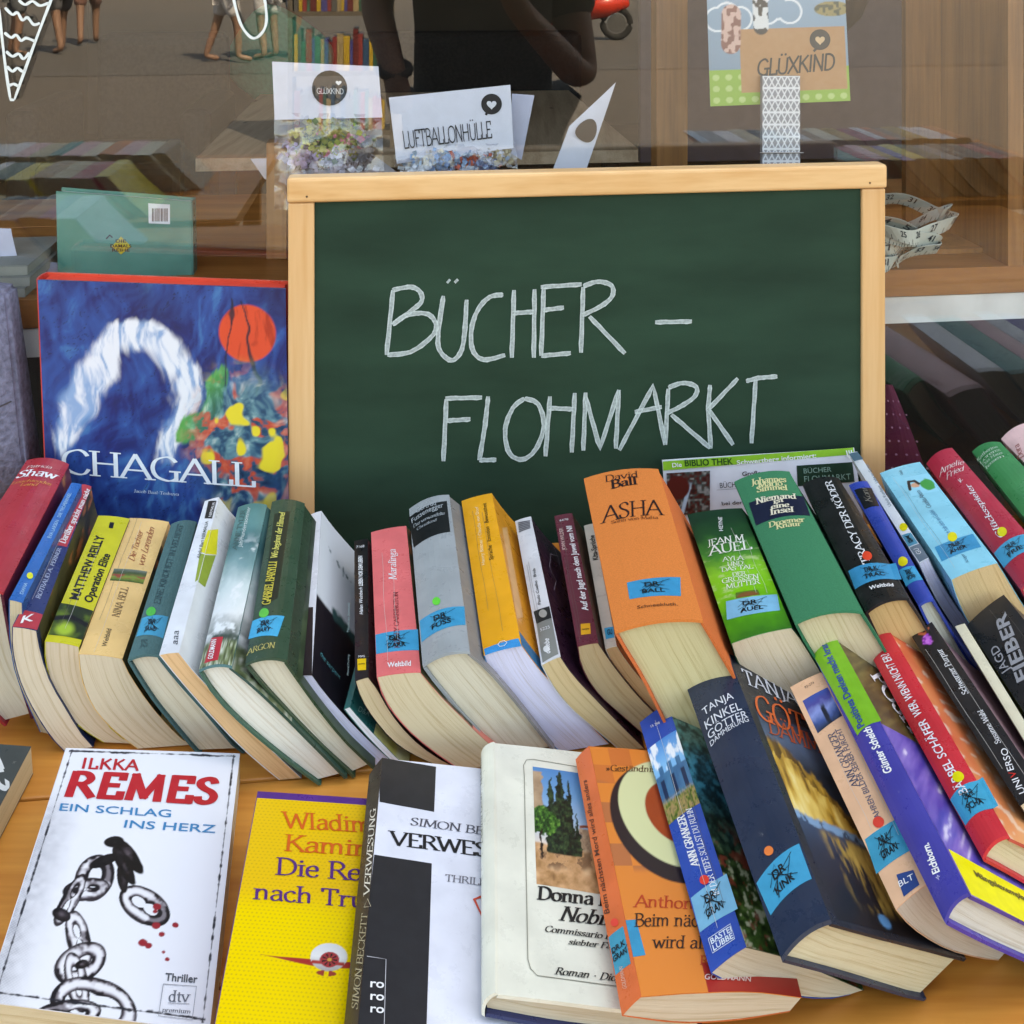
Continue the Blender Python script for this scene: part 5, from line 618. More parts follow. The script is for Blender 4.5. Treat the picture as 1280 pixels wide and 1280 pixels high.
def mpages(h):
    key = ('pages', h)
    if key in _m: return _m[key]
    m, n, l, b = base('pages_' + h.strip('#')); c = lin(h, ALB)
    uv = n.new('ShaderNodeUVMap'); uv.uv_map = 'uv'; mp = n.new('ShaderNodeMapping'); l.new(uv.outputs[0], mp.inputs[0])
    mp.inputs['Scale'].default_value = (5200, 26, 1)
    t = n.new('ShaderNodeTexNoise'); t.inputs['Scale'].default_value = 1; t.inputs['Detail'].default_value = 2.5; t.inputs['Roughness'].default_value = .7
    l.new(mp.outputs[0], t.inputs['Vector'])
    mp2 = n.new('ShaderNodeMapping'); l.new(uv.outputs[0], mp2.inputs[0]); mp2.inputs['Scale'].default_value = (420, 9, 1)
    t2 = n.new('ShaderNodeTexNoise'); t2.inputs['Scale'].default_value = 1; t2.inputs['Detail'].default_value = 4
    l.new(mp2.outputs[0], t2.inputs['Vector'])
    ad = n.new('ShaderNodeMath'); ad.operation = 'ADD'; l.new(t.outputs[0], ad.inputs[0]); l.new(t2.outputs[0], ad.inputs[1])
    r = n.new('ShaderNodeValToRGB'); r.color_ramp.elements[0].position = .62; r.color_ramp.elements[1].position = 1.3
    r.color_ramp.elements[0].position = .72; r.color_ramp.elements[1].position = 1.16
    r.color_ramp.elements[0].color = (c[0] * .78, c[1] * .70, c[2] * .58, 1); r.color_ramp.elements[1].color = (*[min(1, v * 1.05) for v in c], 1)
    l.new(ad.outputs[0], r.inputs[0]); l.new(r.outputs[0], b.inputs['Base Color']); b.inputs['Roughness'].default_value = .9
    b.inputs['Specular IOR Level'].default_value = .15
    bump(n, l, b, ad.outputs[0], .7, .0004)
    _m[key] = m; return m
def mplain(name, h, rough=.6, metal=0, scale=20, var=.1, k=ALB, bmp=0, bdist=.002):
    key = (name, h)
    if key in _m: return _m[key]
    m, n, l, b = base(name); c = lin(h, k)
    t, mp = noise_mix(n, l, b, tuple(v * (1 - var) for v in c), tuple(min(1, v * (1 + var)) for v in c), scale)
    b.inputs['Roughness'].default_value = rough; b.inputs['Metallic'].default_value = metal
    if bmp: bump(n, l, b, t.outputs[0], bmp, bdist)
    _m[key] = m; return m
def mwood(name, a, bcol, axis='x', rough=.5, ring=1.0, k=ALB, knots=.85):
    key = ('wood', name)
    if key in _m: return _m[key]
    m, n, l, b = base(name)
    tc = n.new('ShaderNodeTexCoord'); mp = n.new('ShaderNodeMapping'); l.new(tc.outputs['Object'], mp.inputs[0])
    s = {'x': (1.2, 22, 22), 'y': (22, 1.2, 22), 'z': (22, 22, 1.2)}[axis]
    mp.inputs['Scale'].default_value = tuple(v * ring for v in s)
    oi = n.new('ShaderNodeObjectInfo'); ml = n.new('ShaderNodeVectorMath'); ml.operation = 'SCALE'; ml.inputs[0].default_value = (7, 13, 5)
    l.new(oi.outputs['Random'], ml.inputs['Scale']); l.new(ml.outputs[0], mp.inputs['Location'])
    w = n.new('ShaderNodeTexNoise'); w.inputs['Scale'].default_value = 1; w.inputs['Detail'].default_value = 6; w.inputs['Distortion'].default_value = .6
    l.new(mp.outputs[0], w.inputs['Vector'])
    mp3 = n.new('ShaderNodeMapping'); l.new(tc.outputs['Object'], mp3.inputs[0]); mp3.inputs['Scale'].default_value = tuple(v * 9 * ring for v in s)
    f = n.new('ShaderNodeTexNoise'); f.inputs['Scale'].default_value = 1; f.inputs['Detail'].default_value = 3; l.new(mp3.outputs[0], f.inputs['Vector'])
    mx = n.new('ShaderNodeMath'); mx.operation = 'MULTIPLY_ADD'; mx.inputs[1].default_value = .35; l.new(f.outputs[0], mx.inputs[0]); l.new(w.outputs[0], mx.inputs[2])
    r = n.new('ShaderNodeValToRGB'); r.color_ramp.elements[0].position = .48; r.color_ramp.elements[1].position = .82
    r.color_ramp.elements[0].color = (*lin(a, k), 1); r.color_ramp.elements[1].color = (*lin(bcol, k), 1)
    l.new(mx.outputs[0], r.inputs[0])
    # knots
    vo = n.new('ShaderNodeTexVoronoi'); vo.inputs['Scale'].default_value = 1
    mp2 = n.new('ShaderNodeMapping'); l.new(tc.outputs['Object'], mp2.inputs[0])
    mp2.inputs['Scale'].default_value = {'x': (3, 9, 3), 'y': (9, 3, 3), 'z': (9, 9, 3)}[axis]; l.new(ml.outputs[0], mp2.inputs['Location'])
    l.new(mp2.outputs[0], vo.inputs['Vector'])
    kr = n.new('ShaderNodeValToRGB'); kr.color_ramp.elements[0].position = .03; kr.color_ramp.elements[1].position = .1
    kr.color_ramp.elements[0].color = (.25, .15, .1, 1); kr.color_ramp.elements[1].color = (1, 1, 1, 1)
    l.new(vo.outputs['Distance'], kr.inputs[0])
    mm = n.new('ShaderNodeMix'); mm.data_type = 'RGBA'; mm.blend_type = 'MULTIPLY'; mm.inputs[0].default_value = knots
    l.new(r.outputs[0], mm.inputs[6]); l.new(kr.outputs[0], mm.inputs[7]); l.new(mm.outputs[2], b.inputs['Base Color'])
    b.inputs['Roughness'].default_value = rough
    bump(n, l, b, f.outputs[0], .25, .0006)
    _m[key] = m; return m
def mglass(name, tint=(1, 1, 1), f0=.04, rough=0.0):
    key = ('glass', name)
    if key in _m: return _m[key]
    m = bpy.data.materials.new(name); m.use_nodes = True; n = m.node_tree.nodes; l = m.node_tree.links; n.clear()
    out = n.new('ShaderNodeOutputMaterial'); tr = n.new('ShaderNodeBsdfTransparent'); tr.inputs[0].default_value = (*tint, 1)
    gl = n.new('ShaderNodeBsdfGlossy'); gl.inputs['Roughness'].default_value = rough; mx = n.new('ShaderNodeMixShader')
    ge = n.new('ShaderNodeNewGeometry'); dt = n.new('ShaderNodeVectorMath'); dt.operation = 'DOT_PRODUCT'
    l.new(ge.outputs['Normal'], dt.inputs[0]); l.new(ge.outputs['Incoming'], dt.inputs[1])
    ab = n.new('ShaderNodeMath'); ab.operation = 'ABSOLUTE'; l.new(dt.outputs['Value'], ab.inputs[0])
    om = n.new('ShaderNodeMath'); om.operation = 'SUBTRACT'; om.inputs[0].default_value = 1; l.new(ab.outputs[0], om.inputs[1])
    pw = n.new('ShaderNodeMath'); pw.operation = 'POWER'; pw.inputs[1].default_value = 5; l.new(om.outputs[0], pw.inputs[0])
    ma = n.new('ShaderNodeMath'); ma.operation = 'MULTIPLY_ADD'; ma.inputs[1].default_value = 1 - f0; ma.inputs[2].default_value = f0
    l.new(pw.outputs[0], ma.inputs[0]); l.new(ma.outputs[0], mx.inputs[0]); l.new(tr.outputs[0], mx.inputs[1]); l.new(gl.outputs[0], mx.inputs[2])
    l.new(mx.outputs[0], out.inputs[0]); _m[key] = m; return m

# ------------------------------------------------------------ object helpers
def V(p): return Vector([float(x) for x in p])
def mesh(name, verts, faces, mat, parent=None, smooth=False, uvs=None, cols=None):
    me = bpy.data.meshes.new(name); me.from_pydata([tuple(map(float, v)) for v in verts], [], faces); me.update()
    me.materials.append(mat)
    if uvs is not None:
        u = me.uv_layers.new(name='uv'); idx = np.zeros(len(me.loops), dtype=np.int32); me.loops.foreach_get('vertex_index', idx)
        u.data.foreach_set('uv', np.asarray(uvs, dtype=np.float32)[idx].ravel())
    if cols is not None:
        a = me.color_attributes.new('Col', 'FLOAT_COLOR', 'POINT')
        a.data.foreach_set('color', np.c_[cols, np.ones(len(cols))].astype(np.float32).ravel())
    if smooth: me.polygons.foreach_set('use_smooth', [True] * len(me.polygons))
    o = bpy.data.objects.new(name, me); C.objects.link(o)
    if parent is not None:
        o.parent = parent; o.matrix_parent_inverse = Matrix.Translation(-parent.location) if parent.type == 'EMPTY' and parent.parent is None else Matrix.Identity(4)
    return o
def thing(name, label, cat, loc=(0, 0, 0), group=None):
    o = bpy.data.objects.new(name, None); o.empty_display_size = .02; C.objects.link(o); o.location = V(loc)
    o['label'] = label; o['category'] = cat
    if group: o['group'] = group
    return o
def tag(o, label, cat, group=None):
    o['label'] = label; o['category'] = cat
    if group: o['group'] = group
    return o
def structure(o): o['kind'] = 'structure'; return o
def child(name, bm_or_data, mat, parent, **k):
    v, f = bm_or_data; return mesh(name, v, f, mat, parent, **k)
def boxdata(o, ax, ay, az, bev=0):
    """box from corner o with edge vectors ax ay az"""
    o, ax, ay, az = [np.asarray(q, float) for q in (o, ax, ay, az)]
    v = [o, o + ax, o + ax + ay, o + ay, o + az, o + ax + az, o + ax + ay + az, o + ay + az]
    f = [(0, 3, 2, 1), (4, 5, 6, 7), (0, 1, 5, 4), (1, 2, 6, 5), (2, 3, 7, 6), (3, 0, 4, 7)]
    if np.dot(np.cross(ax, ay), az) < 0: f = [t[::-1] for t in f]
    if not bev: return v, f
    bm = bmesh.new(); bv = [bm.verts.new(tuple(p)) for p in v]
    for t in f: bm.faces.new([bv[i] for i in t])
    bmesh.ops.bevel(bm, geom=list(bm.edges), offset=bev, segments=3, affect='EDGES', profile=.6)
    bm.verts.index_update(); r = ([tuple(p.co) for p in bm.verts], [tuple(q.index for q in fc.verts) for fc in bm.faces]); bm.free(); return r
def join(*ds):
    V_, F_ = [], []
    for v, f in ds:
        k = len(V_); V_ += list(v); F_ += [tuple(i + k for i in t) for t in f]
    return V_, F_
def tube(pts, r, seg=8, closed=False):
    pts = [np.asarray(p, float) for p in pts]; n = len(pts); rs = r if isinstance(r, (list, tuple)) else [r] * n
    V_, F_ = [], []; up = np.array([0, 0, 1.])
    for i, p in enumerate(pts):
        t = (pts[(i + 1) % n] - pts[i - 1]) if closed else (pts[min(i + 1, n - 1)] - pts[max(i - 1, 0)])
        t = t / (np.linalg.norm(t) + 1e-12); a = np.cross(t, up)
        if np.linalg.norm(a) < .05: a = np.cross(t, [1, 0, 0])
        a /= np.linalg.norm(a); b = np.cross(a, t)
        for k in range(seg):
            g = 2 * math.pi * k / seg; V_.append(p + rs[i] * (math.cos(g) * a + math.sin(g) * b))
    for i in range(n if closed else n - 1):
        for k in range(seg):
            j = (i + 1) % n; F_.append((i * seg + k, i * seg + (k + 1) % seg, j * seg + (k + 1) % seg, j * seg + k))
    if not closed: F_ += [tuple(range(seg))[::-1], tuple((n - 1) * seg + k for k in range(seg))]
    return V_, F_
def sf(x, y, z):      # shop frame: x along the front, y inward from x-axis origin, z up
    return ER * x + EF * y + EZ * z
def fbox(x0, x1, y0, y1, z0, z1, bev=0): return boxdata(sf(x0, y0, z0), ER * (x1 - x0), EF * (y1 - y0), EZ * (z1 - z0), bev)
GLF = GL * math.cos(YAW)                    # glass distance along EF
def mirror(p):                              # where a thing seen in the pane really stands
    p = np.asarray(p, float); d = np.dot(p, EF) - GLF; return p - 2 * d * EF

# ------------------------------------------------------------ picture painting (flat print only)
def vn(u, v, s, seed=0):
    r = np.random.default_rng(seed); N = 64; g = r.random((N, N)); x = u * s; y = v * s
    xi = np.floor(x).astype(int); yi = np.floor(y).astype(int); fx = x - xi; fy = y - yi; fx = fx * fx * (3 - 2 * fx); fy = fy * fy * (3 - 2 * fy)
    G = lambda a, b: g[a % N, b % N]
    return (G(xi, yi) * (1 - fx) + G(xi + 1, yi) * fx) * (1 - fy) + (G(xi, yi + 1) * (1 - fx) + G(xi + 1, yi + 1) * fx) * fy
def fb(u, v, s, seed=0, o=4):
    a = 0; w = 0; k = 1
    for i in range(o): a = a + vn(u, v, s * 2 ** i, seed + i) * k; w += k; k *= .55
    return a / w
def st(a, b, x): t = np.clip((x - a) / (b - a), 0, 1); return t * t * (3 - 2 * t)
def L3(h): return np.array(lin(h, ALB))
def mixc(c, d, t): return c * (1 - t[..., None]) + d * t[..., None]
def full(u, h): return np.ones(u.shape + (3,)) * L3(h)
def ramp(t, *hs):
    t = np.clip(t, 0, 1) * (len(hs) - 1); i = np.clip(t.astype(int), 0, len(hs) - 2); f = (t - i)[..., None]; a = np.array([L3(h) for h in hs]); return a[i] * (1 - f) + a[i + 1] * f
def seg_d(u, v, pts, asp=1.0):
    d = np.full(u.shape, 9.); 
    for (a, b), (c, e) in zip(pts[:-1], pts[1:]):
        bx, by = c - a, (e - b) * asp; px, py = u - a, (v - b) * asp; t = np.clip((px * bx + py * by) / (bx * bx + by * by + 1e-9), 0, 1)
        d = np.minimum(d, np.hypot(px - t * bx, py - t * by))
    return d
PF = {}
def pf(f): PF[f.__name__] = f; return f
@pf
def redwear(u, v): return mixc(full(u, '#5c1c2c'), L3('#c47a3c'), st(.55, .75, fb(u, v * 3, 3, 3)) * st(.7, .95, v))
@pf
def olive(u, v): return mixc(ramp(fb(u, v * 2, 4, 11), '#1c2018', '#4a4428', '#6a6030'), L3('#b86a3c'), st(.6, .75, fb(u * 2, v * 2, 3, 19)))
@pf
def greenface(u, v):
    c = ramp(fb(u, v, 3, 5), '#101408', '#2a3a14', '#86a828')
    c = mixc(c, L3('#a8c83c'), st(.3, .1, np.hypot((u - .4) * .8, v - .22)))
    return mixc(c, L3('#0c0c0a'), st(.09, .05, np.abs(v - .62 + .25 * np.abs(u - .45))))
@pf
def meadow(u, v): return mixc(ramp(v + .3 * (fb(u, v, 6, 2) - .5), '#3c5a1c', '#8aa03c', '#405028', '#7c8878'), L3('#a85038'), st(.2, .1, np.abs(v - .4)) * st(.5, .6, vn(u, v, 9, 4)))
@pf
def seaclouds(u, v):
    n = fb(u, v * 4, 3, 21)
    c = ramp(v + .12 * (n - .5), '#26302c', '#3c5048', '#eef2f0', '#d4e4e2', '#7aa4a6', '#3c7478', '#5c9492', '#4a827e')
    c = mixc(c, L3('#eef4f4'), st(.55, .7, fb(u, v * 5, 3, 33)) * st(.5, .3, np.abs(v - .3)) * st(.05, .2, v))
    g = st(.14, .1, v); k = vn(u, v, 30, 5); return mixc(c, ramp(k, '#141814', '#7c8c60', '#e8ece0'), g)
@pf
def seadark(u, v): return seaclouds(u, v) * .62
@pf
def darkgreenpic(u, v): return ramp(fb(u, v * 3, 4, 8), '#0e160e', '#1c2c1c', '#3c5034', '#586848')
@pf
def feather(u, v):
    c = mixc(full(u, '#14101a'), L3('#e6eaee'), st(-.01, .01, v - .43 - .02 * u))
    d = seg_d(u, v * 1.6, [(.18, 1.30), (.42, 1.22), (.62, 1.18), (.8, 1.16), (1, 1.15)]) + .09 * vn(u, v, 34, 1) - .03
    c = mixc(c, L3('#53686c'), st(.035, .01, d)); d2 = seg_d(u, v * 1.6, [(.28, .72), (.5, .70), (.8, .64), (1, .62)]) + .05 * vn(u, v, 22, 3)
    return mixc(c, L3('#22504e'), st(.09, .04, d2))
@pf
def yellowpic(u, v): return ramp(fb(u, v, 4, 61), '#6c8c3c', '#e8dc78', '#f0e8b0', '#ece8d4')
@pf
def bluestrip(u, v): return full(u, '#1478a8')
@pf
def brownwear(u, v): return ramp(fb(u, v * 2, 4, 71), '#2c2018', '#4a3828', '#5c4434')
@pf
def auelgreen(u, v):
    n = fb(u, v * 3, 4, 41); c = ramp(v * .92 + .16 * (n - .5), '#2c7c1c', '#4aa81c', '#7cd024', '#8ad838', '#3c8c34', '#185028', '#0c3c24', '#0a3424')
    return mixc(c, L3('#e0f0b0'), .5 * st(.6, .75, fb(u * 1.0, v * 9, 5, 44)) * st(.3, .1, np.abs(v - .42)))
@pf
def hat(u, v): c = full(u, '#8a5c30'); return mixc(c, L3('#5c7c2c'), st(.4, .5, np.hypot(u - .5, (v - .2) * .7)))
@pf
def greenfigure(u, v):
    c = full(u, '#8fdcf0'); d = np.hypot((u - .75) * 1.0, (v - .45) * .9) + .1 * vn(u, v, 6, 3); c = mixc(c, L3('#2ca048'), st(.34, .3, d))
    d = np.hypot((u - .3), (v - .5)) + .1 * vn(u, v, 7, 8); c = mixc(c, L3('#e0a888'), st(.2, .17, d)); d = seg_d(u, v, [(.05, .35), (.12, .75), (.35, .72), (.45, .55)]); return mixc(c, L3('#201c20'), st(.07, .05, d))
@pf
def lake(u, v):
    n = fb(u, v * 1.3, 7, 91, 5); n2 = fb(u * 1.6, v * 1.6, 11, 95, 4); n3 = fb(u * 2.5, v * .9, 7, 97, 4)
    c = ramp(v + .06 * (n - .5), '#080c14', '#101824', '#18283c', '#2c4864', '#1c2c3c', '#26303a', '#4c6078', '#20384c')
    shore = .45 + .03 * (n - .5) - .08 * u
    top = .86 - .42 * st(.05, .75, u) + .14 * (n2 - .5)
    cl = st(shore, shore + .02, v) * st(top, top - .05, v) * st(.80, .72, u + .1 * n)
    c = mixc(c, ramp(.25 + .9 * (n3 - .2) * 1.2 - .25 * (top - v < .1), '#20180c', '#6c4c18', '#c89838', '#ecc868', '#f8e4a0'), cl)
    rf = st(shore - .02, shore - .06, v) * st(.05, .12, v) * st(.26, .12, np.abs(u - .40 + .25 * (v - .3) + .12 * (n - .5))) * st(.36, .5, n3)
    c = mixc(c, ramp(n3, '#3c2c10', '#94702c', '#d8b460', '#e8cc80'), rf)
    c = mixc(c, L3('#7ca4c4'), st(.03, .012, np.abs(v - shore + .04 * (n2 - .5))) * st(.42, .52, n2))
    return mixc(c, L3('#4c8cbc'), st(.05, .035, np.hypot((u - .42), (v - .045) * 1.5) + .02 * (n - .5)))
@pf
def castle(u, v):
    n = fb(u, v, 5, 51); c = ramp(v, '#2c5c9c', '#5aa0dc', '#7cc0ec', '#3c8cd4'); c = mixc(c, L3('#f0f4f8'), st(.5, .62, n) * st(.45, .7, v))
    w = st(.64, .62, v + .05 * np.sign(np.sin(u * 22))) * st(.25, .27, v); c = mixc(c, ramp(n, '#1c4c7c', '#4c90b4'), w)
    a = st(.1, .08, np.abs(((u * 3) % 1) - .5) * .5) * st(.52, .5, v); c = mixc(c, L3('#102c50'), a * w)
    return mixc(c, ramp(vn(u, v, 26, 3), '#1c3818', '#6c7c30', '#b09060', '#3c5c28'), st(.3, .22, v + .1 * (n - .5)))
@pf
def garden(u, v):
    k = fb(u, v * 1.7, 22, 13, 4); n = fb(u, v * 1.7, 5, 17, 4)
    c = ramp(v + .25 * (n - .5), '#2c4c1c', '#48642c', '#344c20', '#24443c', '#1c6474', '#2c7c90', '#38706c', '#7ca08c')
    c = c * (.25 + 1.6 * st(.3, .75, k)[..., None]); c = mixc(c, L3('#d0d0b0'), st(.60, .68, k) * st(.42, .2, v) * .8)
    b = st(.02, .0, np.abs(((u * 2.2 + v * 4) % .5) - .25)) * st(.45, .5, v) * st(.9, .85, v); c = mixc(c, L3('#0c2c3c'), b)
    return mixc(c, L3('#8c3c2c'), st(.56, .62, fb(u, v * 1.7, 16, 23, 3)) * st(.5, .3, v) * .8)
@pf
def bluecastle(u, v): n = fb(u, v, 5, 31); c = ramp(v + .3 * (n - .5), '#203048', '#3c5c9c', '#8ca0dc', '#4c4c9c', '#2c54a8'); return mixc(c, L3('#182034'), st(.1, .06, np.abs(u - .6 + .1 * n)) * st(.7, .5, v))
@pf
def purplestreak(u, v):
    n = fb(u * .7 + v * .7, (u - v) * 5, 3, 77); c = ramp(n, '#34309c', '#4c40a8', '#7c68c0', '#b8a8dc'); return mixc(c, L3('#e8e0f4'), st(.7, .8, n) * .7)
@pf
def brownstreak(u, v): n = fb(u * .7 + v * .7, (u - v) * 5, 4, 87); return ramp(n, '#2c2818', '#5c4c28', '#8c7c48')
@pf
def sunset(u, v):
    n = fb(u, v, 3, 101) + .3 * (u - v); c = ramp(n, '#b02c50', '#dc5c3c', '#e88450', '#e8a068', '#c45058'); return mixc(c, L3('#f0d8c0'), st(.75, .8, vn(u * 2, v * 5, 6, 4)) * .6)
@pf
def orchid(u, v):
    c = full(u, '#1c181c'); d = np.hypot(u - .5, (v - .35)) + .16 * vn(u, v, 8, 3); c = mixc(c, ramp(vn(u, v, 12, 7), '#5c1878', '#b048c0', '#e088e0'), st(.38, .3, d))
    return mixc(c, L3('#c86440'), st(.08, .05, seg_d(u, v, [(.3, .9), (.5, .7), (.75, .85)])))
@pf
def mauve(u, v): return ramp(fb(u, v * 2, 4, 111), '#58404c', '#8c6c74', '#a88488')
@pf
def chain(u, v):
    asp = 1.6; c = full(u, '#eef0f6'); n = fb(u, v * asp, 30, 121, 3); n2 = fb(u, v * asp, 9, 131, 4)
    # dirty hatched left edge fading inward
    e = st(.26, .02, u + .07 * n2) * st(.85, .6, v); hatch = .5 + .5 * np.sin(v * 620) * np.sin(u * 400)
    c = mixc(c, L3('#4c5064'), e * (.25 + .6 * n) * (.45 + .55 * hatch))
    links = [(0.339, 0.442, 0.100, 0.122, 0.00, 0), (0.613, 0.356, 0.144, 0.080, -0.44, 0), (0.311, 0.396, 0.116, 0.059, 0.21, 0), (0.248, 0.356, 0.137, 0.046, 1.31, 0), (0.334, 0.225, 0.140, 0.055, -1.08, 0), (0.370, 0.149, 0.122, 0.088, 0.52, 0), (0.373, 0.092, 0.134, 0.051, -1.08, 0), (0.471, 0.025, 0.201, 0.116, -0.14, 0), (0.364, -0.007, 0.152, 0.061, 0.21, 0), (0.224, 0.300, 0.049, 0.029, -0.35, 1), (0.377, 0.145, 0.032, 0.020, 0.35, 1), (0.365, 0.506, 0.080, 0.032, 0.49, 1), (0.476, 0.447, 0.076, 0.027, -1.19, 1), (0.489, 0.532, 0.128, 0.037, -0.80, 1), (0.468, 0.498, 0.122, 0.034, -0.91, 1), (0.394, 0.584, 0.054, 0.032, 0.17, 1)]
    for (cu, cv, a, b, an, dk) in links:
        du = (u - cu); dv = (v - cv) * asp * .85; x = du * math.cos(an) + dv * math.sin(an); y = -du * math.sin(an) + dv * math.cos(an)
        r = np.hypot(x / a, y / b); th_ = .036 / (np.hypot(x, y) / (r + 1e-6) + 1e-6) if not dk else 1.1; q_ = (r - (1 - th_)) / th_ if not dk else r * .98
        k = np.abs(q_) + .30 * (n2 - .5) * (1 if dk else .8); cov = st(1.02, .90, k)
        lx = (x / a * math.cos(an) - y / b * math.sin(an)) * .5 + (x / a * math.sin(an) + y / b * math.cos(an)) * .8; sh = st(.25, 1.0, k + .35 * np.clip(-lx * np.sign(q_ + 1e-9), 0, 1)) if not dk else st(-.2, 1.0, k - .25 * lx)
        tone = np.clip(sh * .85 + .5 * st(.50, .72, n) * st(.1, .7, k) + .55 * st(.52, .68, n2), 0, 1)
        body = ramp(1 - tone, '#141016', '#3c343a', '#8c868c', '#d0ced4', '#eeeef2') if not dk else ramp(1 - tone, '#080608', '#1c171a', '#3c343a', '#6c646a')
        c = c * (1 - cov[..., None]) + body * cov[..., None]
    for (cu, cv, r) in [(0.687, 0.292, 0.0232), (0.778, 0.300, 0.0171), (0.719, 0.266, 0.0159), (0.637, 0.233, 0.0244), (0.666, 0.225, 0.0183), (0.742, 0.210, 0.0110), (0.765, 0.189, 0.0134), (0.674, 0.356, 0.0244), (0.670, 0.339, 0.0146)]:
        c = mixc(c, L3('#a02430'), st(r, r * .75, np.hypot(u - cu, (v - cv) * asp * 1.1) + .008 * (n - .5)))
    # scratched black frame
    for d, m in ((np.abs(v - .985), n), (np.abs(u - .965), n), (np.abs(u - .035), n), (np.abs(v - .03), n)):
        c = mixc(c, L3('#20222c'), st(.006, .002, d + .012 * (m - .42)) * (((u > .02) & (u < .975) & (v < .992) & (v > .02)) * 1.))
    return c
@pf
def yellowdots(u, v):
    c = mixc(full(u, '#fbd812'), L3('#f2c21c'), st(.45, .6, v)); a = 46; b = 66; x = u * a; y = v * b; x = x + .5 * (np.floor(y) % 2)
    d = np.hypot((x % 1) - .5, (y % 1) - .5); c = mixc(c, L3('#c99a1c'), st(.26, .18, d) * .6)
    X = (u - .47); Yv = (v - .305) * 1.55
    d = seg_d(u, v * 1.55, [(.15, .30 * 1.55), (.40, .285 * 1.55)]); c = mixc(c, L3('#b03028'), st(.0, -.006, d - .004 - .018 * st(.15, .42, u)) * (u < .47))
    d = seg_d(u, v * 1.55, [(.54, .285 * 1.55), (.8, .30 * 1.55)]); c = mixc(c, L3('#b03028'), st(.022, .016, d))
    r = np.hypot(X * 1.0, (Yv - .01) * 1.05); c = mixc(c, ramp(st(-.1, .12, Yv), '#a8a09c', '#ecece8', '#d8dcdc'), st(.088, .085, r))
    c = mixc(c, L3('#b43830'), st(.01, .0, np.abs(Yv + .025) - .005) * st(.08, .075, np.abs(X)))
    r2 = np.hypot(X - .005, Yv + .005); th = np.arctan2(Yv + .005, X - .005); c = mixc(c, L3('#b0383c'), st(.047, .044, r2)); c = mixc(c, L3('#2c1c18'), st(.038, .035, r2) * st(.0, .4, np.cos(th * 9)) * st(.010, .013, r2))
    c = mixc(c, L3('#d8a048'), st(.012, .009, r2)); d = np.hypot((X) * .9, (Yv + .085) * 2.6); return mixc(c, L3('#a43c2c'), st(.045, .04, d) * st(.008, .012, np.abs(X)))
@pf
def cypress(u, v):
    n = fb(u, v * 1.4, 10, 141, 5); n2 = fb(u * 2, v * 2, 22, 143, 4); jx = u + .07 * (fb(u, v * 1.4, 18, 147, 4) - .5); jy = v + .05 * (fb(u, v, 16, 149, 3) - .5)
    c = ramp((v - .3) / .7, '#ecdcc8', '#a8c4dc', '#6ca4d0', '#4488c0'); g = st(.34, .32, v + .04 * (n - .5)); c = mixc(c, ramp(n * 1.3 - .1, '#7c5434', '#b88858', '#dca878', '#ecc090'), g)
    c = mixc(c, L3('#5c3c28'), g * st(.10, .03, np.abs(jy - .18 - .1 * u)) * st(.5, .58, n) * .75)
    c = mixc(c, ramp(n2, '#7c5c48', '#b89878', '#d4b898'), st(.52, .54, jx) * st(.50, .49, v) * st(.3, .32, v)); c = mixc(c, L3('#3c2c24'), st(.52, .54, u) * st(.5, .49, v) * st(.34, .36, v) * st(.5, .56, vn(u, v, 16, 5))); c = mixc(c, L3('#a05840'), st(.016, .008, np.abs(v - .505 - .02 * vn(u, v, 8, 7))) * st(.52, .54, u))
    for cx, top, w in ((.20, .93, .06), (.31, .99, .085), (.42, .93, .05), (.38, .76, .11), (.25, .72, .12), (.50, .62, .06)):
        h = (top - jy); wd = w * np.clip(h * 2.0, 0, 1) ** .7; c = mixc(c, ramp(n2 * 1.4 - .25, '#060c08', '#142418', '#2c4428', '#4c6438'), st(.006, -.004, np.abs(jx - cx) - wd) * st(.25, .27, v) * st(0, .01, h))
    c = mixc(c, ramp(n, '#8c6c50', '#d8b894'), st(.12, .10, jx) * st(.5, .52, v) * st(.97, .95, v)); d = np.hypot((jx - .1) * .9, (jy - .52) * 1.2) + .10 * (n - .5); c = mixc(c, ramp(n2 * 1.5 - .3, '#0c2410', '#24501c', '#4c8430', '#8cb454'), st(.16, .145, d))
    return mixc(c, L3('#2c2018'), st(.016, .010, np.abs(jx - .07)) * st(.46, .44, v) * st(.2, .22, v))
@pf
def checkerdisc(u, v):
    k = (np.floor(u * 7 + .2) + np.floor(v * 11)) % 2; c = mixc(full(u, '#ee8a3c'), L3('#d8743c'), k * .8 * st(.42, .46, v)); c = mixc(c, L3('#a86c4c'), k * .5 * st(.42, .46, v) * st(.5, .6, vn(u, v, 3, 4)))
    X = u - .47; Yv = (v - .70) * 1.45; c = mixc(c, L3('#2c2024'), st(.40, .39, np.hypot(X + .03, (Yv + .06)))); c = mixc(c, L3('#e0e0a8'), st(.365, .355, np.hypot(X, Yv))); c = mixc(c, mixc(full(u, '#b8481c'), L3('#9c3818'), fb(u, v, 8, 5)), st(.225, .215, np.hypot(X - .03, Yv)))
    return mixc(c, L3('#b42c24'), ((u > .42) & (v < .10)) * 1.)
@pf
def libraryphoto(u, v):
    k = vn(u, v, 18, 151); c = ramp(k, '#1c1818', '#5c2420', '#3c4c48', '#a8a4a0'); c = mixc(c, L3('#b8ccdc'), st(.06, .03, np.abs(u - .5 - .3 * (v - .6))) * st(.8, .6, v)); return mixc(c, L3('#5c1c18'), st(.3, .25, np.hypot(u - .25, v - .65)))
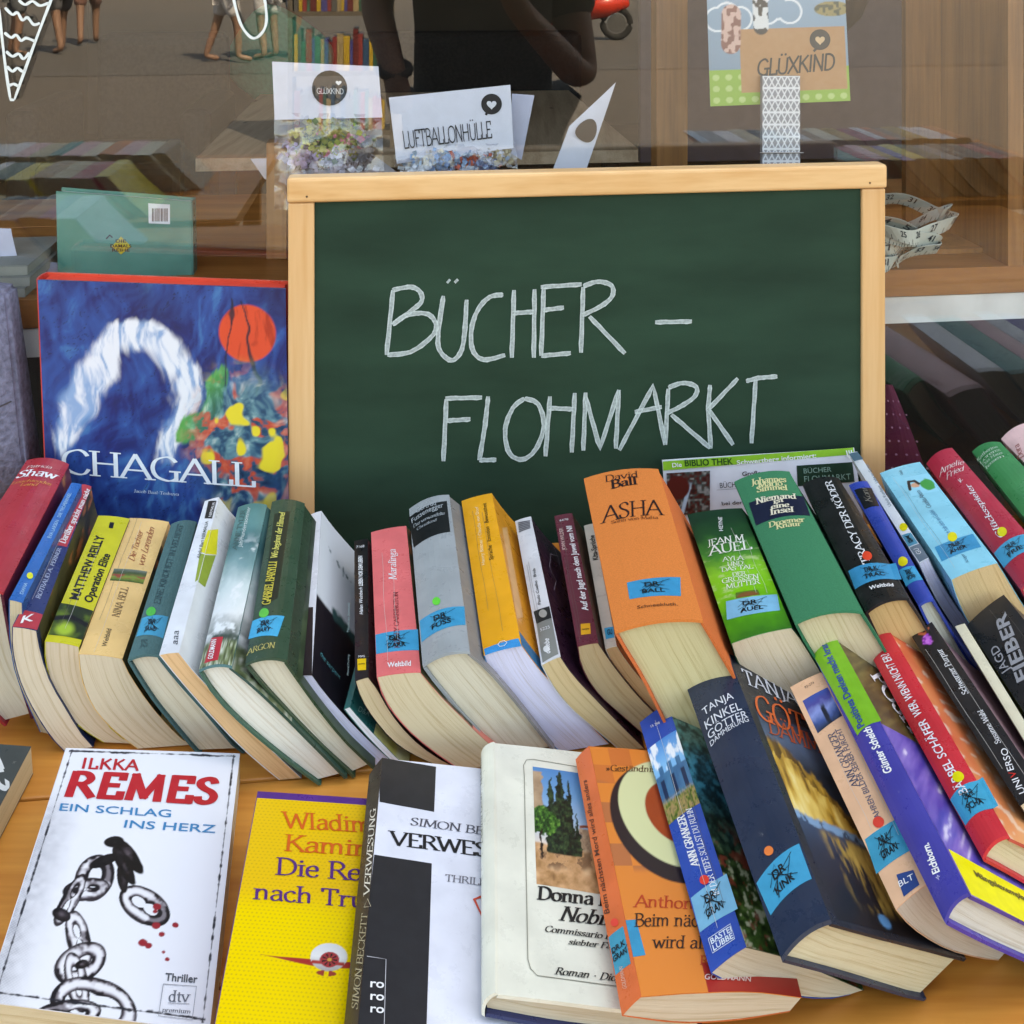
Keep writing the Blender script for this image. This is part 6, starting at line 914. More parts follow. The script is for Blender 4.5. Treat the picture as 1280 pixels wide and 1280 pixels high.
@pf
def bluepaint(u, v):
    # plain abstract stand-in: blue brushwork with loose colour patches
    wx = (fb(u, v, 5, 301, 3) - .5) * .16; wy = (fb(u, v, 5, 307, 3) - .5) * .16; U = u + wx; W = v + wy
    a = fb(U, W, 6, 161, 6); b = fb(U * .6 + W * .8, (U - W) * 2.6, 8, 171, 5); g = fb(U * 3.0, W * .8, 14, 311, 4)
    t = .15 + .40 * a + .30 * b + .28 * (g - .3); c = ramp(t * 1.15 - .12, '#05061a', '#0a1038', '#10246a', '#1c4c94', '#3c84b8', '#94bcd8')
    c = mixc(c, L3('#141044'), st(.55, .75, fb(U, W, 3, 321, 3)) * .7); c = mixc(c, L3('#060818'), st(.014, .004, np.abs(((b * 3) % 1) - .5)) * .6)
    w = (vn(u, v, 22, 5) - .5) * .03 + (g - .5) * .05; d = seg_d(U, W * 1.1, [(.08, .50), (.17, .70), (.30, .86), (.46, .90), (.57, .78), (.55, .60), (.50, .46)]) + w
    c = mixc(c, mixc(full(u, '#eef0f6'), L3('#7ca4d0'), st(.42, .7, g) * .9), st(.085, .035, d) * .92)
    d = seg_d(U, W * 1.1, [(.60, .52), (.70, .62), (.74, .72)]) + w; c = mixc(c, mixc(full(u, '#4ca84c'), L3('#1c4c38'), st(.45, .7, a)), st(.075, .05, d))
    d = np.hypot(u - .84, (v - .83) * 1.1) + .012 * a; c = mixc(c, mixc(full(u, '#e44c2c'), L3('#b8341c'), st(.5, .75, g)), st(.128, .118, d)); c = mixc(c, L3('#14182c'), st(.006, .002, seg_d(U, v * 1.1, [(.80, 1.05), (.78, .70)])) * .9)
    c = mixc(c, L3('#14182c'), st(.006, .002, seg_d(U, v * 1.1, [(.84, 1.04), (.92, .66)])) * .9)
    f = st(.30, .12, np.hypot(u - .82, (v - .42) * .9) + .08 * (a - .5)); k = fb(U, W, 34, 331, 3); k2 = fb(U, W, 12, 341, 3); c = mixc(c, ramp(k * 1.3 - .15, '#081c30', '#1c5068', '#6c9ca0', '#e4e8dc'), f * .85)
    c = mixc(c, ramp(k, '#5c1820', '#c84834', '#e88c6c'), f * st(.52, .6, k2) * st(.36, .5, k)); return mixc(c, L3('#ecd43c'), f * st(.62, .7, fb(u, v, 15, 351, 2)))
@pf
def postcard(u, v):
    c = ramp(v, '#7c98ac', '#88a4b8', '#94b4cc'); dots = st(.3, .24, np.hypot((u * 11) % 1 - .5, (v * 13) % 1 - .5)); g = st(.245, .24, v)
    c = mixc(c, mixc(full(u, '#8cb84c'), L3('#b8d488'), dots), g)
    k = ((u > .22) & (u < .985) & (v > .08) & (v < .52)) * 1.; c = mixc(c, mixc(full(u, '#b8885c'), L3('#c0946c'), fb(u, v, 30, 3)), k)
    for cx, cy in ((.14, .62), (.5, .66)):
        d = np.minimum(np.minimum(np.hypot(u - cx, (v - cy) * 1.05), np.hypot(u - cx - .09, (v - cy + .03) * 1.05)), np.hypot(u - cx + .07, (v - cy + .03) * 1.05)); c = mixc(c, L3('#e8f0f4'), st(.01, .005, np.abs(d - .085)) * (1 - k))
    d = seg_d(u, v, [(.16, .42), (.17, .62)]); c = mixc(c, mixc(full(u, '#d8b4a8'), L3('#8c5c54'), st(.5, .6, vn(u, v, 40, 4))), st(.075, .065, d))
    d = seg_d(u, v, [(.38, .53), (.38, .72)]); c = mixc(c, mixc(full(u, '#2c3034'), L3('#e0e4e4'), st(.45, .5, vn(u, v, 34, 6))), st(.06, .05, d))
    d = np.hypot((u - .9) * .8, (v - .64) * 2.0); return mixc(c, mixc(full(u, '#4c5444'), L3('#988c5c'), st(.4, .6, vn(u, v, 50, 8))), st(.11, .10, d))
@pf
def triangles(u, v):
    c = full(u, '#8c9098'); y = v * 9; row = np.floor(y); a = np.abs(((u * 3 + .5 * 0) % 1) - .5) * 2; fy = y % 1; a = np.where(row % 2 == 0, a, 1 - a)
    l = np.minimum(np.minimum(np.abs(fy), np.abs(1 - fy)) * .7, np.abs(fy - a) * .55); l = np.minimum(l, np.abs(fy - (1 - a)) * .55 + .0); return mixc(c, L3('#e8ecf0'), st(.08, .04, l))
@pf
def tealcover(u, v): return ramp(fb(u, v, 5, 181), '#3c7c70', '#4c9080', '#58988a')

# ------------------------------------------------------------ lettering: own pen-stroke serif alphabet + the built-in sans
X = .64
GS = {
'A': (.74, "s0,0 .37,1 .74,0;s.16,.34 .58,.34"), 'B': (.64, "s.12,0 .12,1;c.12,1 .4,.98 .54,.78 .4,.55 .12,.53;c.12,.53 .45,.52 .62,.27 .44,.02 .12,0"),
'C': (.7, "c.66,.78 .56,.95 .4,1 .14,.84 .05,.5 .14,.16 .4,0 .58,.05 .68,.24"), 'D': (.74, "s.12,0 .12,1;c.12,1 .4,.98 .62,.8 .69,.5 .62,.2 .4,.02 .12,0"),
'E': (.6, "s.12,0 .12,1;s.12,1 .55,1 .55,.82;s.12,.52 .44,.52;s.12,0 .58,0 .58,.2"), 'F': (.56, "s.12,0 .12,1;s.12,1 .54,1 .54,.82;s.12,.52 .42,.52"),
'G': (.76, "c.66,.8 .56,.95 .4,1 .14,.84 .05,.5 .14,.16 .4,0 .56,.03 .66,.12;s.66,0 .66,.4;s.5,.4 .76,.4"), 'H': (.78, "s.12,0 .12,1;s.66,0 .66,1;s.12,.52 .66,.52"),
'I': (.3, "s.15,0 .15,1"), 'J': (.42, "s.28,1 .28,.2;c.28,.2 .22,-.08 .06,-.14"), 'K': (.7, "s.12,0 .12,1;s.6,1 .14,.46;s.26,.6 .68,0"), 'L': (.58, "s.12,0 .12,1;s.12,0 .56,0 .56,.22"),
'M': (.92, "s.1,0 .14,1;s.14,1 .46,.1 .78,1;s.78,1 .82,0"), 'N': (.78, "s.12,0 .12,1;s.12,1 .66,0;s.66,0 .66,1"), 'O': (.8, "c.4,1 .14,.86 .05,.5 .14,.14 .4,0 .66,.14 .75,.5 .66,.86 .4,1"),
'P': (.6, "s.12,0 .12,1;c.12,1 .42,.98 .56,.74 .42,.5 .12,.48"), 'Q': (.8, "c.4,1 .14,.86 .05,.5 .14,.14 .4,0 .66,.14 .75,.5 .66,.86 .4,1;s.45,.1 .78,-.16"),
'R': (.68, "s.12,0 .12,1;c.12,1 .4,.98 .54,.75 .4,.53 .12,.51;s.34,.5 .66,0"), 'S': (.54, "c.46,.8 .4,.96 .26,1 .1,.9 .08,.74 .2,.58 .38,.46 .48,.28 .42,.08 .26,0 .1,.06 .06,.24"),
'T': (.66, "s.33,0 .33,1;s.04,.82 .04,1 .62,1 .62,.82"), 'U': (.76, "c.12,1 .12,.5 .14,.2 .26,.03 .4,0 .54,.03 .64,.2 .66,.5 .66,1"), 'V': (.72, "s.02,1 .36,0 .7,1"), 'W': (1.02, "s.02,1 .28,0 .52,.9 .76,0 1.0,1"),
'X': (.7, "s.04,1 .66,0;s.64,1 .04,0"), 'Y': (.68, "s.34,0 .34,.46;s.02,1 .34,.46 .66,1"), 'Z': (.62, "s.08,.8 .08,1 .56,1 .06,0 .58,0 .58,.2"),
'a': (.52, "c.1,.5 .16,.61 .28,.64 .4,.58 .42,.44 .42,.1 .5,.0;c.42,.38 .2,.34 .07,.18 .14,.01 .28,.02 .42,.16"), 'b': (.56, "s.12,0 .12,1;c.12,.44 .28,.64 .44,.56 .5,.32 .42,.06 .26,0 .12,.12"),
'c': (.46, "c.42,.52 .34,.63 .24,.64 .08,.5 .05,.32 .1,.1 .24,0 .36,.02 .43,.14"), 'd': (.58, "s.44,0 .44,1;c.44,.46 .3,.64 .12,.56 .05,.32 .12,.06 .28,0 .44,.14"),
'e': (.48, "s.07,.36 .42,.36;c.42,.36 .38,.58 .24,.64 .09,.52 .05,.3 .1,.08 .24,0 .36,.02 .44,.14"), 'f': (.34, "c.4,.92 .34,1 .24,.98 .15,.84 .15,.5 .15,0;s.03,.62 .32,.62"),
'g': (.54, "c.25,.64 .1,.56 .09,.42 .25,.26 .4,.4 .4,.56 .25,.64;s.4,.6 .52,.62;c.16,.28 .08,.16 .16,.06 .38,.04 .48,-.1 .38,-.26 .2,-.28 .06,-.18 .16,.04"), 'h': (.6, "s.12,0 .12,1;c.12,.44 .26,.62 .4,.62 .47,.48 .47,.25 .47,0"),
'i': (.28, "s.14,0 .14,.64;d.14,.86"), 'j': (.26, "c.15,.64 .15,.0 .1,-.24 -.02,-.26;d.15,.86"), 'k': (.56, "s.12,0 .12,1;s.46,.62 .14,.28;s.24,.38 .54,0"), 'l': (.28, "s.14,0 .14,1"),
'm': (.9, "s.12,0 .12,.64;c.12,.44 .24,.62 .36,.62 .44,.48 .44,.2 .44,0;c.44,.44 .56,.62 .68,.62 .76,.48 .76,.2 .76,0"), 'n': (.6, "s.12,0 .12,.64;c.12,.44 .26,.62 .4,.62 .47,.48 .47,.25 .47,0"),
'o': (.54, "c.27,.64 .1,.54 .05,.32 .1,.1 .27,0 .44,.1 .49,.32 .44,.54 .27,.64"), 'p': (.56, "s.12,-.28 .12,.64;c.12,.46 .28,.64 .44,.56 .5,.32 .42,.06 .26,0 .12,.12"), 'q': (.56, "s.44,-.28 .44,.64;c.44,.46 .28,.64 .12,.56 .05,.32 .12,.06 .28,0 .44,.14"),
'r': (.42, "s.12,0 .12,.64;c.12,.42 .22,.6 .34,.64 .4,.58"), 's': (.42, "c.35,.5 .32,.61 .2,.64 .09,.57 .1,.44 .3,.3 .35,.16 .28,.03 .18,0 .08,.04 .06,.14"), 't': (.36, "c.16,.84 .16,.3 .18,.06 .26,0 .34,.06;s.03,.62 .32,.62"),
'u': (.6, "c.12,.64 .12,.3 .15,.06 .26,0 .38,.04 .46,.18;s.46,0 .46,.64"), 'v': (.54, "s.03,.64 .27,0 .51,.64"), 'w': (.78, "s.03,.64 .22,0 .39,.58 .56,0 .75,.64"), 'x': (.52, "s.05,.64 .47,0;s.46,.64 .05,0"),
'y': (.54, "s.03,.64 .28,0;c.51,.64 .28,0 .18,-.24 .04,-.26"), 'z': (.46, "s.06,.5 .06,.64 .42,.64 .05,0 .43,0 .43,.14"), 'ß': (.56, "c.12,0 .12,.7 .2,.96 .34,.98 .42,.84 .36,.66 .28,.56;c.28,.56 .46,.46 .5,.2 .38,.0 .24,.04"),
'1': (.4, "s.2,0 .2,1"), '2': (.52, "c.06,.76 .12,.96 .28,1 .44,.82 .38,.5 .2,.24 .06,0;s.06,0 .48,0"), '·': (.4, "d.2,.4"), '.': (.26, "d.13,.05"), ',': (.26, "s.15,.08 .08,-.12"), '-': (.4, "s.06,.4 .34,.4"), '&': (.7, "c.66,0 .3,.5 .16,.8 .3,1 .42,.8 .2,.5 .08,.22 .24,0 .44,.06 .6,.4"),
'»': (.5, "s.06,.5 .2,.3 .06,.1;s.24,.5 .38,.3 .24,.1"), '«': (.5, "s.2,.5 .06,.3 .2,.1;s.38,.5 .24,.3 .38,.1"), ' ': (.3, "")}
for a, b in (('Ä', 'A'), ('Ö', 'O'), ('Ü', 'U')): w_, s_ = GS[b]; GS[a] = (w_, s_ + ';d%.2f,1.2;d%.2f,1.2' % (w_ / 2 - .13, w_ / 2 + .13))
for a, b in (('ä', 'a'), ('ö', 'o'), ('ü', 'u')): w_, s_ = GS[b]; GS[a] = (w_, s_ + ';d%.2f,.84;d%.2f,.84' % (w_ / 2 - .12, w_ / 2 + .12))
w_, s_ = GS['a']; GS['à'] = (w_, s_ + ';s.2,.95 .3,.78')
def catmull(P, k=5):
    P = [np.asarray(p, float) for p in P]; out = []
    for i in range(len(P) - 1):
        p0 = P[max(i - 1, 0)]; p1 = P[i]; p2 = P[i + 1]; p3 = P[min(i + 2, len(P) - 1)]
        for j in range(k):
            t = j / k; out.append(.5 * ((2 * p1) + (-p0 + p2) * t + (2 * p0 - 5 * p1 + 4 * p2 - p3) * t * t + (-p0 + 3 * p1 - 3 * p2 + p3) * t ** 3))
    out.append(P[-1]); return out
def glyph(ch, wv, wh, serif, rnd=False):
    w, s = GS.get(ch, GS['-']); polys = []
    def th(d):
        a = math.atan2(d[1], d[0]); return wh + (wv - wh) * abs(math.sin(a - math.radians(18))) if wv != wh else wv
    for part in s.split(';'):
        if not part: continue
        P = [tuple(map(float, q.split(','))) for q in part[1:].split()]
        if part[0] == 'd':
            r = max(wv * .62, .05); polys.append([(P[0][0] + r * math.cos(g), P[0][1] + r * math.sin(g)) for g in np.linspace(0, 2 * math.pi, 9)[:-1]]); continue
        if part[0] == 'c':
            Q_ = catmull(P, 4); n = len(Q_); Lp, Rp = [], []
            for i in range(n):
                d = Q_[min(i + 1, n - 1)] - Q_[max(i - 1, 0)]; d = d / (np.linalg.norm(d) + 1e-9); t = th(d) / 2; nn = np.array([-d[1], d[0]]); Lp.append(Q_[i] + nn * t); Rp.append(Q_[i] - nn * t)
            for i in range(n - 1): polys.append([Rp[i], Rp[i + 1], Lp[i + 1], Lp[i]])
            ends = [(P[0], P[1]), (P[-1], P[-2])]
        else:
            for a, b in zip(P[:-1], P[1:]):
                a = np.array(a); b = np.array(b); d = b - a; d = d / np.linalg.norm(d); t = th(d) / 2; nn = np.array([-d[1], d[0]]); e = d * wh * .45
                polys.append([a - nn * t - e, b - nn * t + e, b + nn * t + e, a + nn * t - e])
            ends = [(P[0], P[1]), (P[-1], P[-2])]
        if serif:
            for (x, y), (x2, y2) in ends:
                if min(abs(y - k) for k in (0, 1, X, -.28)) < .015 and abs(y2 - y) > abs(x2 - x) * .8 and abs(y2 - y) > .3:
                    hw = wv * .5 + .085; polys.append([(x - hw, y - wh * .5), (x + hw, y - wh * .5), (x + hw, y + wh * .5), (x - hw, y + wh * .5)])
    return w, polys
FONTS = {'serif': (.115, .05, 1, 0), 'serifb': (.18, .07, 1, 0), 'serifm': (.145, .055, 1, 0), 'serifc': (.10, .035, 1, 0), 'ital': (.10, .045, 0, .2), 'italb': (.15, .055, 1, .2), 'hand': (.085, .085, 0, 0), 'handb': (.13, .13, 0, 0), 'block': (.17, .15, 0, .06), 'blockh': (.225, .175, 0, .06)}
BF = {'sans': 0, 'sansb': .018, 'sansr': .016, 'cond': .008, 'condb': .026, 'wide': .006}
_tc = {}
def text_polys(txt, font):
    """verts (x in 0..1, cap height = 1), faces"""
    if (txt, font) in _tc: return _tc[(txt, font)]
    if font == 'heart':
        P = [(.5 + .5 * (16 * math.sin(t) ** 3) / 17, .5 + (13 * math.cos(t) - 5 * math.cos(2 * t) - 2 * math.cos(3 * t) - math.cos(4 * t)) / 34) for t in np.linspace(0, 2 * math.pi, 25)[:-1]]
        r = (np.array([(x, y, 0) for x, y in P]), [tuple(range(24))[::-1]])
    elif font in BF:
        cu = bpy.data.curves.new('t', 'FONT'); cu.body = txt; cu.offset = BF[font]; cu.resolution_u = 3; o = bpy.data.objects.new('t', cu); C.objects.link(o)
        me = o.to_mesh(); v = np.array([tuple(q.co) for q in me.vertices]); f = [tuple(p.vertices) for p in me.polygons]; o.to_mesh_clear()
        bpy.data.objects.remove(o); bpy.data.curves.remove(cu)
        x0, x1 = v[:, 0].min(), v[:, 0].max(); v[:, 0] = (v[:, 0] - x0) / (x1 - x0); v[:, 1] /= .70; v[:, 2] = 0; r = (v, f)
    else:
        wv, wh, se, sh = FONTS[font]; x = 0; Vv, Ff = [], []; k = 0
        for ch in txt:
            w, P = glyph(ch, wv, wh, se)
            for p in P:
                n0 = len(Vv); k += 1
                for q in p:
                    yq = q[1] if font[:5] != 'block' else wh / 2 + q[1] * (1 - wh); Vv.append((q[0] + x + sh * yq, yq, (k % 40) * 1.0))
                Ff.append(tuple(range(n0, n0 + len(p))))
            x += w + (.02 if se else (.13 if font[:5] == 'block' else -.02))
        v = np.array(Vv); v[:, 0] /= x; r = (v, Ff)
    _tc[(txt, font)] = r; return r

# ------------------------------------------------------------ surfaces that carry print
NSEC = 9
SPEC = {}      # key -> dict with style (bulge etc.)
def unit(a): return a / (np.linalg.norm(a) + 1e-12)
class Face:
    def __init__(s, face):
        s.face = face
        if '.' in face:
            b, s.side = face.split('.'); s.L, s.R, s.dL, s.dR, s.dE = [np.array(q, float) for q in BOOKS[b]]; s.st = SPEC[b]
        else: s.side = 'quad'; s.q = [np.array(p, float) for p in QUADS[face]]
        s.off = 0
    def raw(s, u, v):
        u = np.asarray(u, float); v = np.asarray(v, float)
        if s.side == 'quad':
            a, b, c, d = s.q; U = u[..., None]; W = v[..., None]; return (a * (1 - U) + b * U) * (1 - W) + (c * (1 - U) + d * U) * W
        if s.side == 'spine':
            U = u[..., None]; W = v[..., None]; n = s.L[0] + (s.R[0] - s.L[0]) * U; d = s.dL + (s.dR - s.dL) * U
            out = spine_out(s.L, s.R, s.dL); bl = s.st['bulge']; uc = np.clip(u, 0, 1)
            return n + d * W + out * (bl * 4 * uc * (1 - uc) + s.st['tc'])[..., None]
        x = np.clip(u, 0, 1) * (NSEC - 1); i = np.clip(np.floor(x).astype(int), 0, NSEC - 2); f = (x - i)[..., None]
        n = s.R[i] * (1 - f) + s.R[i + 1] * f; n = n + (s.R[-1] - s.R[-2]) * (np.maximum(u - 1, 0) * 8)[..., None]
        return n + (s.dR + (s.dE - s.dR) * u[..., None]) * v[..., None]
    def nrm(s, u, v):
        e = 2e-3; du = s.raw(u + e, v) - s.raw(u - e, v); dv = s.raw(u, v + e) - s.raw(u, v - e); n = np.cross(du, dv); n = n / np.linalg.norm(n, axis=-1, keepdims=True)
        ref = s.out(); sg = np.sign((n * ref).sum(-1, keepdims=True)); return n * sg
    def out(s):
        if s.side == 'quad': return -EF + np.array([0, 0, .3])
        if s.side == 'spine': return spine_out(s.L, s.R, s.dL)
        return unit(s.R[4] - s.L[4])
    def at(s, u, v, h): u = np.asarray(u, float); v = np.asarray(v, float); return s.raw(u, v) + s.nrm(u, v) * (np.asarray(h, float)[..., None] if np.ndim(h) else h)
def spine_out(L, R, d):
    o = (L[0] + R[0]) - (L[2] + R[2]); w = unit(R[0] - L[0]); dd = unit(d); o = o - dd * o.dot(dd); o = o - w * o.dot(w); return unit(o)
H = .00012     # one print layer
ROOT = {}      # face owner -> Empty
LAYER = {}
def owner(face): return ROOT[face.split('.')[0]]
def grid(fc, uvq, nx, ny, h):
    a, b, c, d = [np.array(q) for q in uvq]; s, t = np.meshgrid(np.linspace(0, 1, nx + 1), np.linspace(0, 1, ny + 1)); S = s[..., None]; T_ = t[..., None]
    uv_ = (a * (1 - S) + b * S) * (1 - T_) + (c * (1 - S) + d * S) * T_; P = fc.at(uv_[..., 0], uv_[..., 1], h)
    F_ = [(j * (nx + 1) + i, j * (nx + 1) + i + 1, (j + 1) * (nx + 1) + i + 1, (j + 1) * (nx + 1) + i) for j in range(ny) for i in range(nx)]
    return P.reshape(-1, 3), F_, s, t, uv_
def make_print(d):
    face, kind = d[0], d[1]; fc = Face(face); LAYER[face] = LAYER.get(face, 0) + 1; lay = LAYER[face]; par = owner(face)
    hh = H * (1 + .12 * lay)
    if kind == 'T':
        _, _, txt, font, col, (P0, P1, P2), o = d; hh = H * 2.5 + H * .05 * lay
        if o.get('h', 0) >= 4: hh += H * 1.5
        v, f = text_polys(txt, font); P0, P1, P2 = map(np.array, (P0, P1, P2)); x = v[:, 0]
        uv_ = P0 + x[:, None] * (P1 - P0) + v[:, 1:2] * (P2 - P0); P = fc.at(uv_[:, 0], uv_[:, 1], hh + v[:, 2] * 3e-6)
        # orient faces outwards is irrelevant for print
        mesh('lettering', P, f, mprint(col), par)
    elif kind == 'Q':
        _, _, name, col, q, o = d; v, F_, s, t, u_ = grid(fc, q, 8, 6, hh); mesh(name, v, F_, mprint(col), par)
    elif kind in ('P', 'PQ'):
        name, fn = d[2], d[3]
        if kind == 'P': u0, v0, u1, v1 = d[4]; q = [(u0, v0), (u1, v0), (u0, v1), (u1, v1)]
        else: q = d[4]
        nx, ny = d[5], d[6]; v, F_, s, t, u_ = grid(fc, q, nx, ny, H * .8 if kind == 'P' else hh); mesh(name, v, F_, mpaint(), par, cols=np.clip(PF[fn](s.ravel(), t.ravel()), 0, 1))
    elif kind == 'D':
        _, _, name, col, c, a, b = d; c, a, b = map(np.array, (c, a, b)); g = np.linspace(0, 2 * math.pi, 25)[:-1]; hh += H * (2.2 if name != 'printed_disc' else 1)
        pts = [c] + [c + (a - c) * math.cos(t) + (b - c) * math.sin(t) for t in g]; pts = np.array(pts); P = fc.at(pts[:, 0], pts[:, 1], hh)
        mesh(name, P, [(0, 1 + i, 1 + (i + 1) % 24) for i in range(24)], mprint(col), par)
    elif kind == 'S':
        _, _, name, col, w, pts, o = d; hh += H * (4 if o.get('h', 0) >= 4 else 2); pts = [np.array(p) for p in pts]
        if (o.get('chalk') and len(pts) > 3) or o.get('smooth'): pts = catmull(pts, 6)
        elif o.get('chalk'): pts = [pts[0] + (p - pts[0]) * 0 + p - pts[0] for p in pts]; pts = [a + (b - a) * t for a, b in zip(pts[:-1], pts[1:]) for t in np.linspace(0, 1, 8)[:-1]] + [pts[-1]]
        pts = np.array(pts)
        if o.get('smooth'): hh = .0004
        P = fc.at(pts[:, 0], pts[:, 1], hh); N = fc.nrm(pts[:, 0], pts[:, 1]); n = len(P); Vv = []; E1, E2 = [], []
        for i in range(n):
            dd = unit(P[min(i + 1, n - 1)] - P[max(i - 1, 0)]); sd_ = np.cross(N[i], dd); k = w / 2
            if o.get('chalk') or o.get('smooth'): k *= (.94 + .10 * math.sin(i * .9 + len(pts)) + .03 * math.sin(i * 3.1)) * (1 if 0 < i < n - 1 else .7)
            Vv += [P[i] - sd_ * k, P[i] + sd_ * k]; E1.append((P[i] - sd_ * k * .82, sd_, N[i])); E2.append((P[i] + sd_ * k * .82, sd_, N[i]))
        F_ = [(2 * i, 2 * i + 1, 2 * i + 3, 2 * i + 2) for i in range(n - 1)]
        if o.get('chalk'):
            mesh(name, Vv, F_, mchalk(.62), par); Ev, Ef = [], []
            for E in (E1, E2):
                k0 = len(Ev)
                for i, (p, s_, nn) in enumerate(E): ww = .00045 + .0003 * math.sin(i * 2.3 + k0); Ev += [p - s_ * ww + nn * .0001, p + s_ * ww + nn * .0001]
                Ef += [(k0 + 2 * i, k0 + 2 * i + 1, k0 + 2 * i + 3, k0 + 2 * i + 2) for i in range(n - 1)]
            mesh('chalk_edge', Ev, Ef, mchalk(.9), par)
        else: mesh(name, Vv, F_, mprint(col), par)
def mchalk(cov):
    key = ('chalk', cov)
    if key in _m: return _m[key]
    m, n, l, b = base('chalk'); b.inputs['Base Color'].default_value = (.50, .57, .56, 1); b.inputs['Roughness'].default_value = .95
    tc = n.new('ShaderNodeTexCoord'); t = n.new('ShaderNodeTexNoise'); t.inputs['Scale'].default_value = 420; l.new(tc.outputs['Object'], t.inputs['Vector'])
    r = n.new('ShaderNodeMapRange'); r.inputs['From Min'].default_value = .3; r.inputs['From Max'].default_value = .62; r.inputs['To Min'].default_value = cov - .1; r.inputs['To Max'].default_value = min(1, cov + .12)
    l.new(t.outputs[0], r.inputs[0]); l.new(r.outputs[0], b.inputs['Alpha']); _m[key] = m; return m

# ------------------------------------------------------------ books
def sect(curve, t):
    x = t * (NSEC - 1); i = int(min(max(math.floor(x), 0), NSEC - 2)); return curve[i] + (curve[i + 1] - curve[i]) * (x - i)
def slab(A0, B0, A1, B1, m=6):
    """closed slab between near rows A0(outer)/B0(inner) and far rows A1/B1"""
    A0, B0, A1, B1 = [np.array(q, float) for q in (A0, B0, A1, B1)]; n = len(A0); v = []; f = []
    for k in range(m + 1): v += list(A0 + (A1 - A0) * (k / m)) + list(B0 + (B1 - B0) * (k / m))
    for k in range(m):
        a, b, c, d = 2 * n * k, 2 * n * k + n, 2 * n * (k + 1), 2 * n * (k + 1) + n
        for i in range(n - 1): f += [(a + i, a + i + 1, c + i + 1, c + i), (b + i + 1, b + i, d + i, d + i + 1)]
        f += [(a, c, d, b), (a + n - 1, b + n - 1, d + n - 1, c + n - 1)]
    c = 2 * n * m
    for i in range(n - 1): f += [(i + 1, i, n + i, n + i + 1), (c + i, c + i + 1, c + n + i + 1, c + n + i)]
    return v, f
def build_book(key, label, spine, front, back, pages, hard=False, T=None, bulge=None, cloth=False, group='second-hand books standing spine up in the back row', cat='book'):
    L, R, dL, dR, dE = [np.array(q, float) for q in BOOKS[key]]
    W = np.linalg.norm(np.diff(L, axis=0), axis=1).sum(); tc = .0022 if hard else .0005; wid = np.linalg.norm(R[0] - L[0])
    if bulge is None: bulge = min(.0045, wid * .11) if hard else min(.0015, wid * .03)
    SPEC[key] = dict(bulge=bulge, tc=tc)
    org = (L[-1] + R[-1]) / 2 + dL * .5; org[2] = min(L[-1][2], R[-1][2])
    root = thing('book', label, cat, org, group); ROOT[key] = root
    ts = np.linspace(0, 1, NSEC); dn = unit(dL)
    Lf = np.array([L[i] + dL + (dE - dR) * t for i, t in enumerate(ts)]); Rf = np.array([R[i] + dR + (dE - dR) * t for i, t in enumerate(ts)])
    w = np.array([unit(R[i] - L[i]) for i in range(NSEC)]); Li, Ri, Lfi, Rfi = L + w * tc, R - w * tc, Lf + w * tc, Rf - w * tc
    cm = lambda h: mcover(h, cloth=cloth)
    v, f = slab(L, Li, Lf, Lfi); mesh('back_cover', v, [t[::-1] for t in f], cm(back), root)
    v, f = slab(R, Ri, Rf, Rfi); mesh('front_cover', v, f, cm(front), root)
    out = spine_out(L, R, dL); us = np.linspace(0, 1, 9)
    rw = lambda A, B, h, sh=0: np.array([A + (B - A) * u + out * (bulge * 4 * u * (1 - u) + h) for u in us])
    eA, eB = (0, 0)
    v, f = slab(rw(L[0], R[0], tc), rw(L[0], R[0], 0), rw(Lf[0], Rf[0], tc), rw(Lf[0], Rf[0], 0)); mesh('spine', v, f, cm(spine), root, smooth=False)
    if not hard and wid > .015 and key[:3] != 'far':
        rr_ = random.Random(key)
        for _ in range(2):
            uu = rr_.uniform(.15, .85); a_ = rr_.uniform(0, .3); b__ = rr_.uniform(.6, 1); PRINTS.append((key + '.spine', 'S', 'spine_crease', front if front in ('#e6eaee',) else '#d8d4cc' if rr_.random() < .5 else '#6c6860', .00022, [(uu + .015 * math.sin(k * 1.3), a_ + (b__ - a_) * k / 7) for k in range(8)], {}))
    # page block
    e0 = .0032 if hard else .00025; fi = (.0035 / W) if hard else .0004
    e0 = min(e0, .2 * .2)
    tt = np.linspace(0, 1 - fi, 11); nc = 7; V_, UV, F_ = [], [], []
    def row(t, far):
        l = sect(Lfi if far else Li, t); r = sect(Rfi if far else Ri, t); e = dn * ((-e0 if far else e0) + (0 if hard else .0)); g = max(0, 1 - t * 5)
        inn = unit(r - l) * .00015
        return [l + inn + (r - l - 2 * inn) * c + e + out * (bulge * 4 * c * (1 - c) * g * .98 + (-.0001 if t == 0 else 0)) for c in np.linspace(0, 1, nc)]
    for far in (0, 1):
        for t in tt:
            r = row(t, far); V_ += r; wd = np.linalg.norm(r[-1] - r[0]); UV += [((c - .5) * wd + len(key) * .37, t * W) for c in np.linspace(0, 1, nc)]
    nr = len(tt); K = nr * nc
    for i in range(nr - 1):
        for c in range(nc - 1):
            a = i * nc + c; F_ += [(a, a + nc, a + nc + 1, a + 1), (K + a, K + a + 1, K + a + nc + 1, K + a + nc)]
        a = i * nc; F_ += [(a, K + a, K + a + nc, a + nc), (a + nc - 1, a + 2 * nc - 1, K + a + 2 * nc - 1, K + a + nc - 1)]
    for c in range(nc - 1):
        F_ += [(c, c + 1, K + c + 1, K + c)]; a = (nr - 1) * nc + c; F_ += [(a, K + a, K + a + 1, a + 1)]
    mesh('page_block', V_, F_, mpages(pages), root, uvs=UV)
    return root

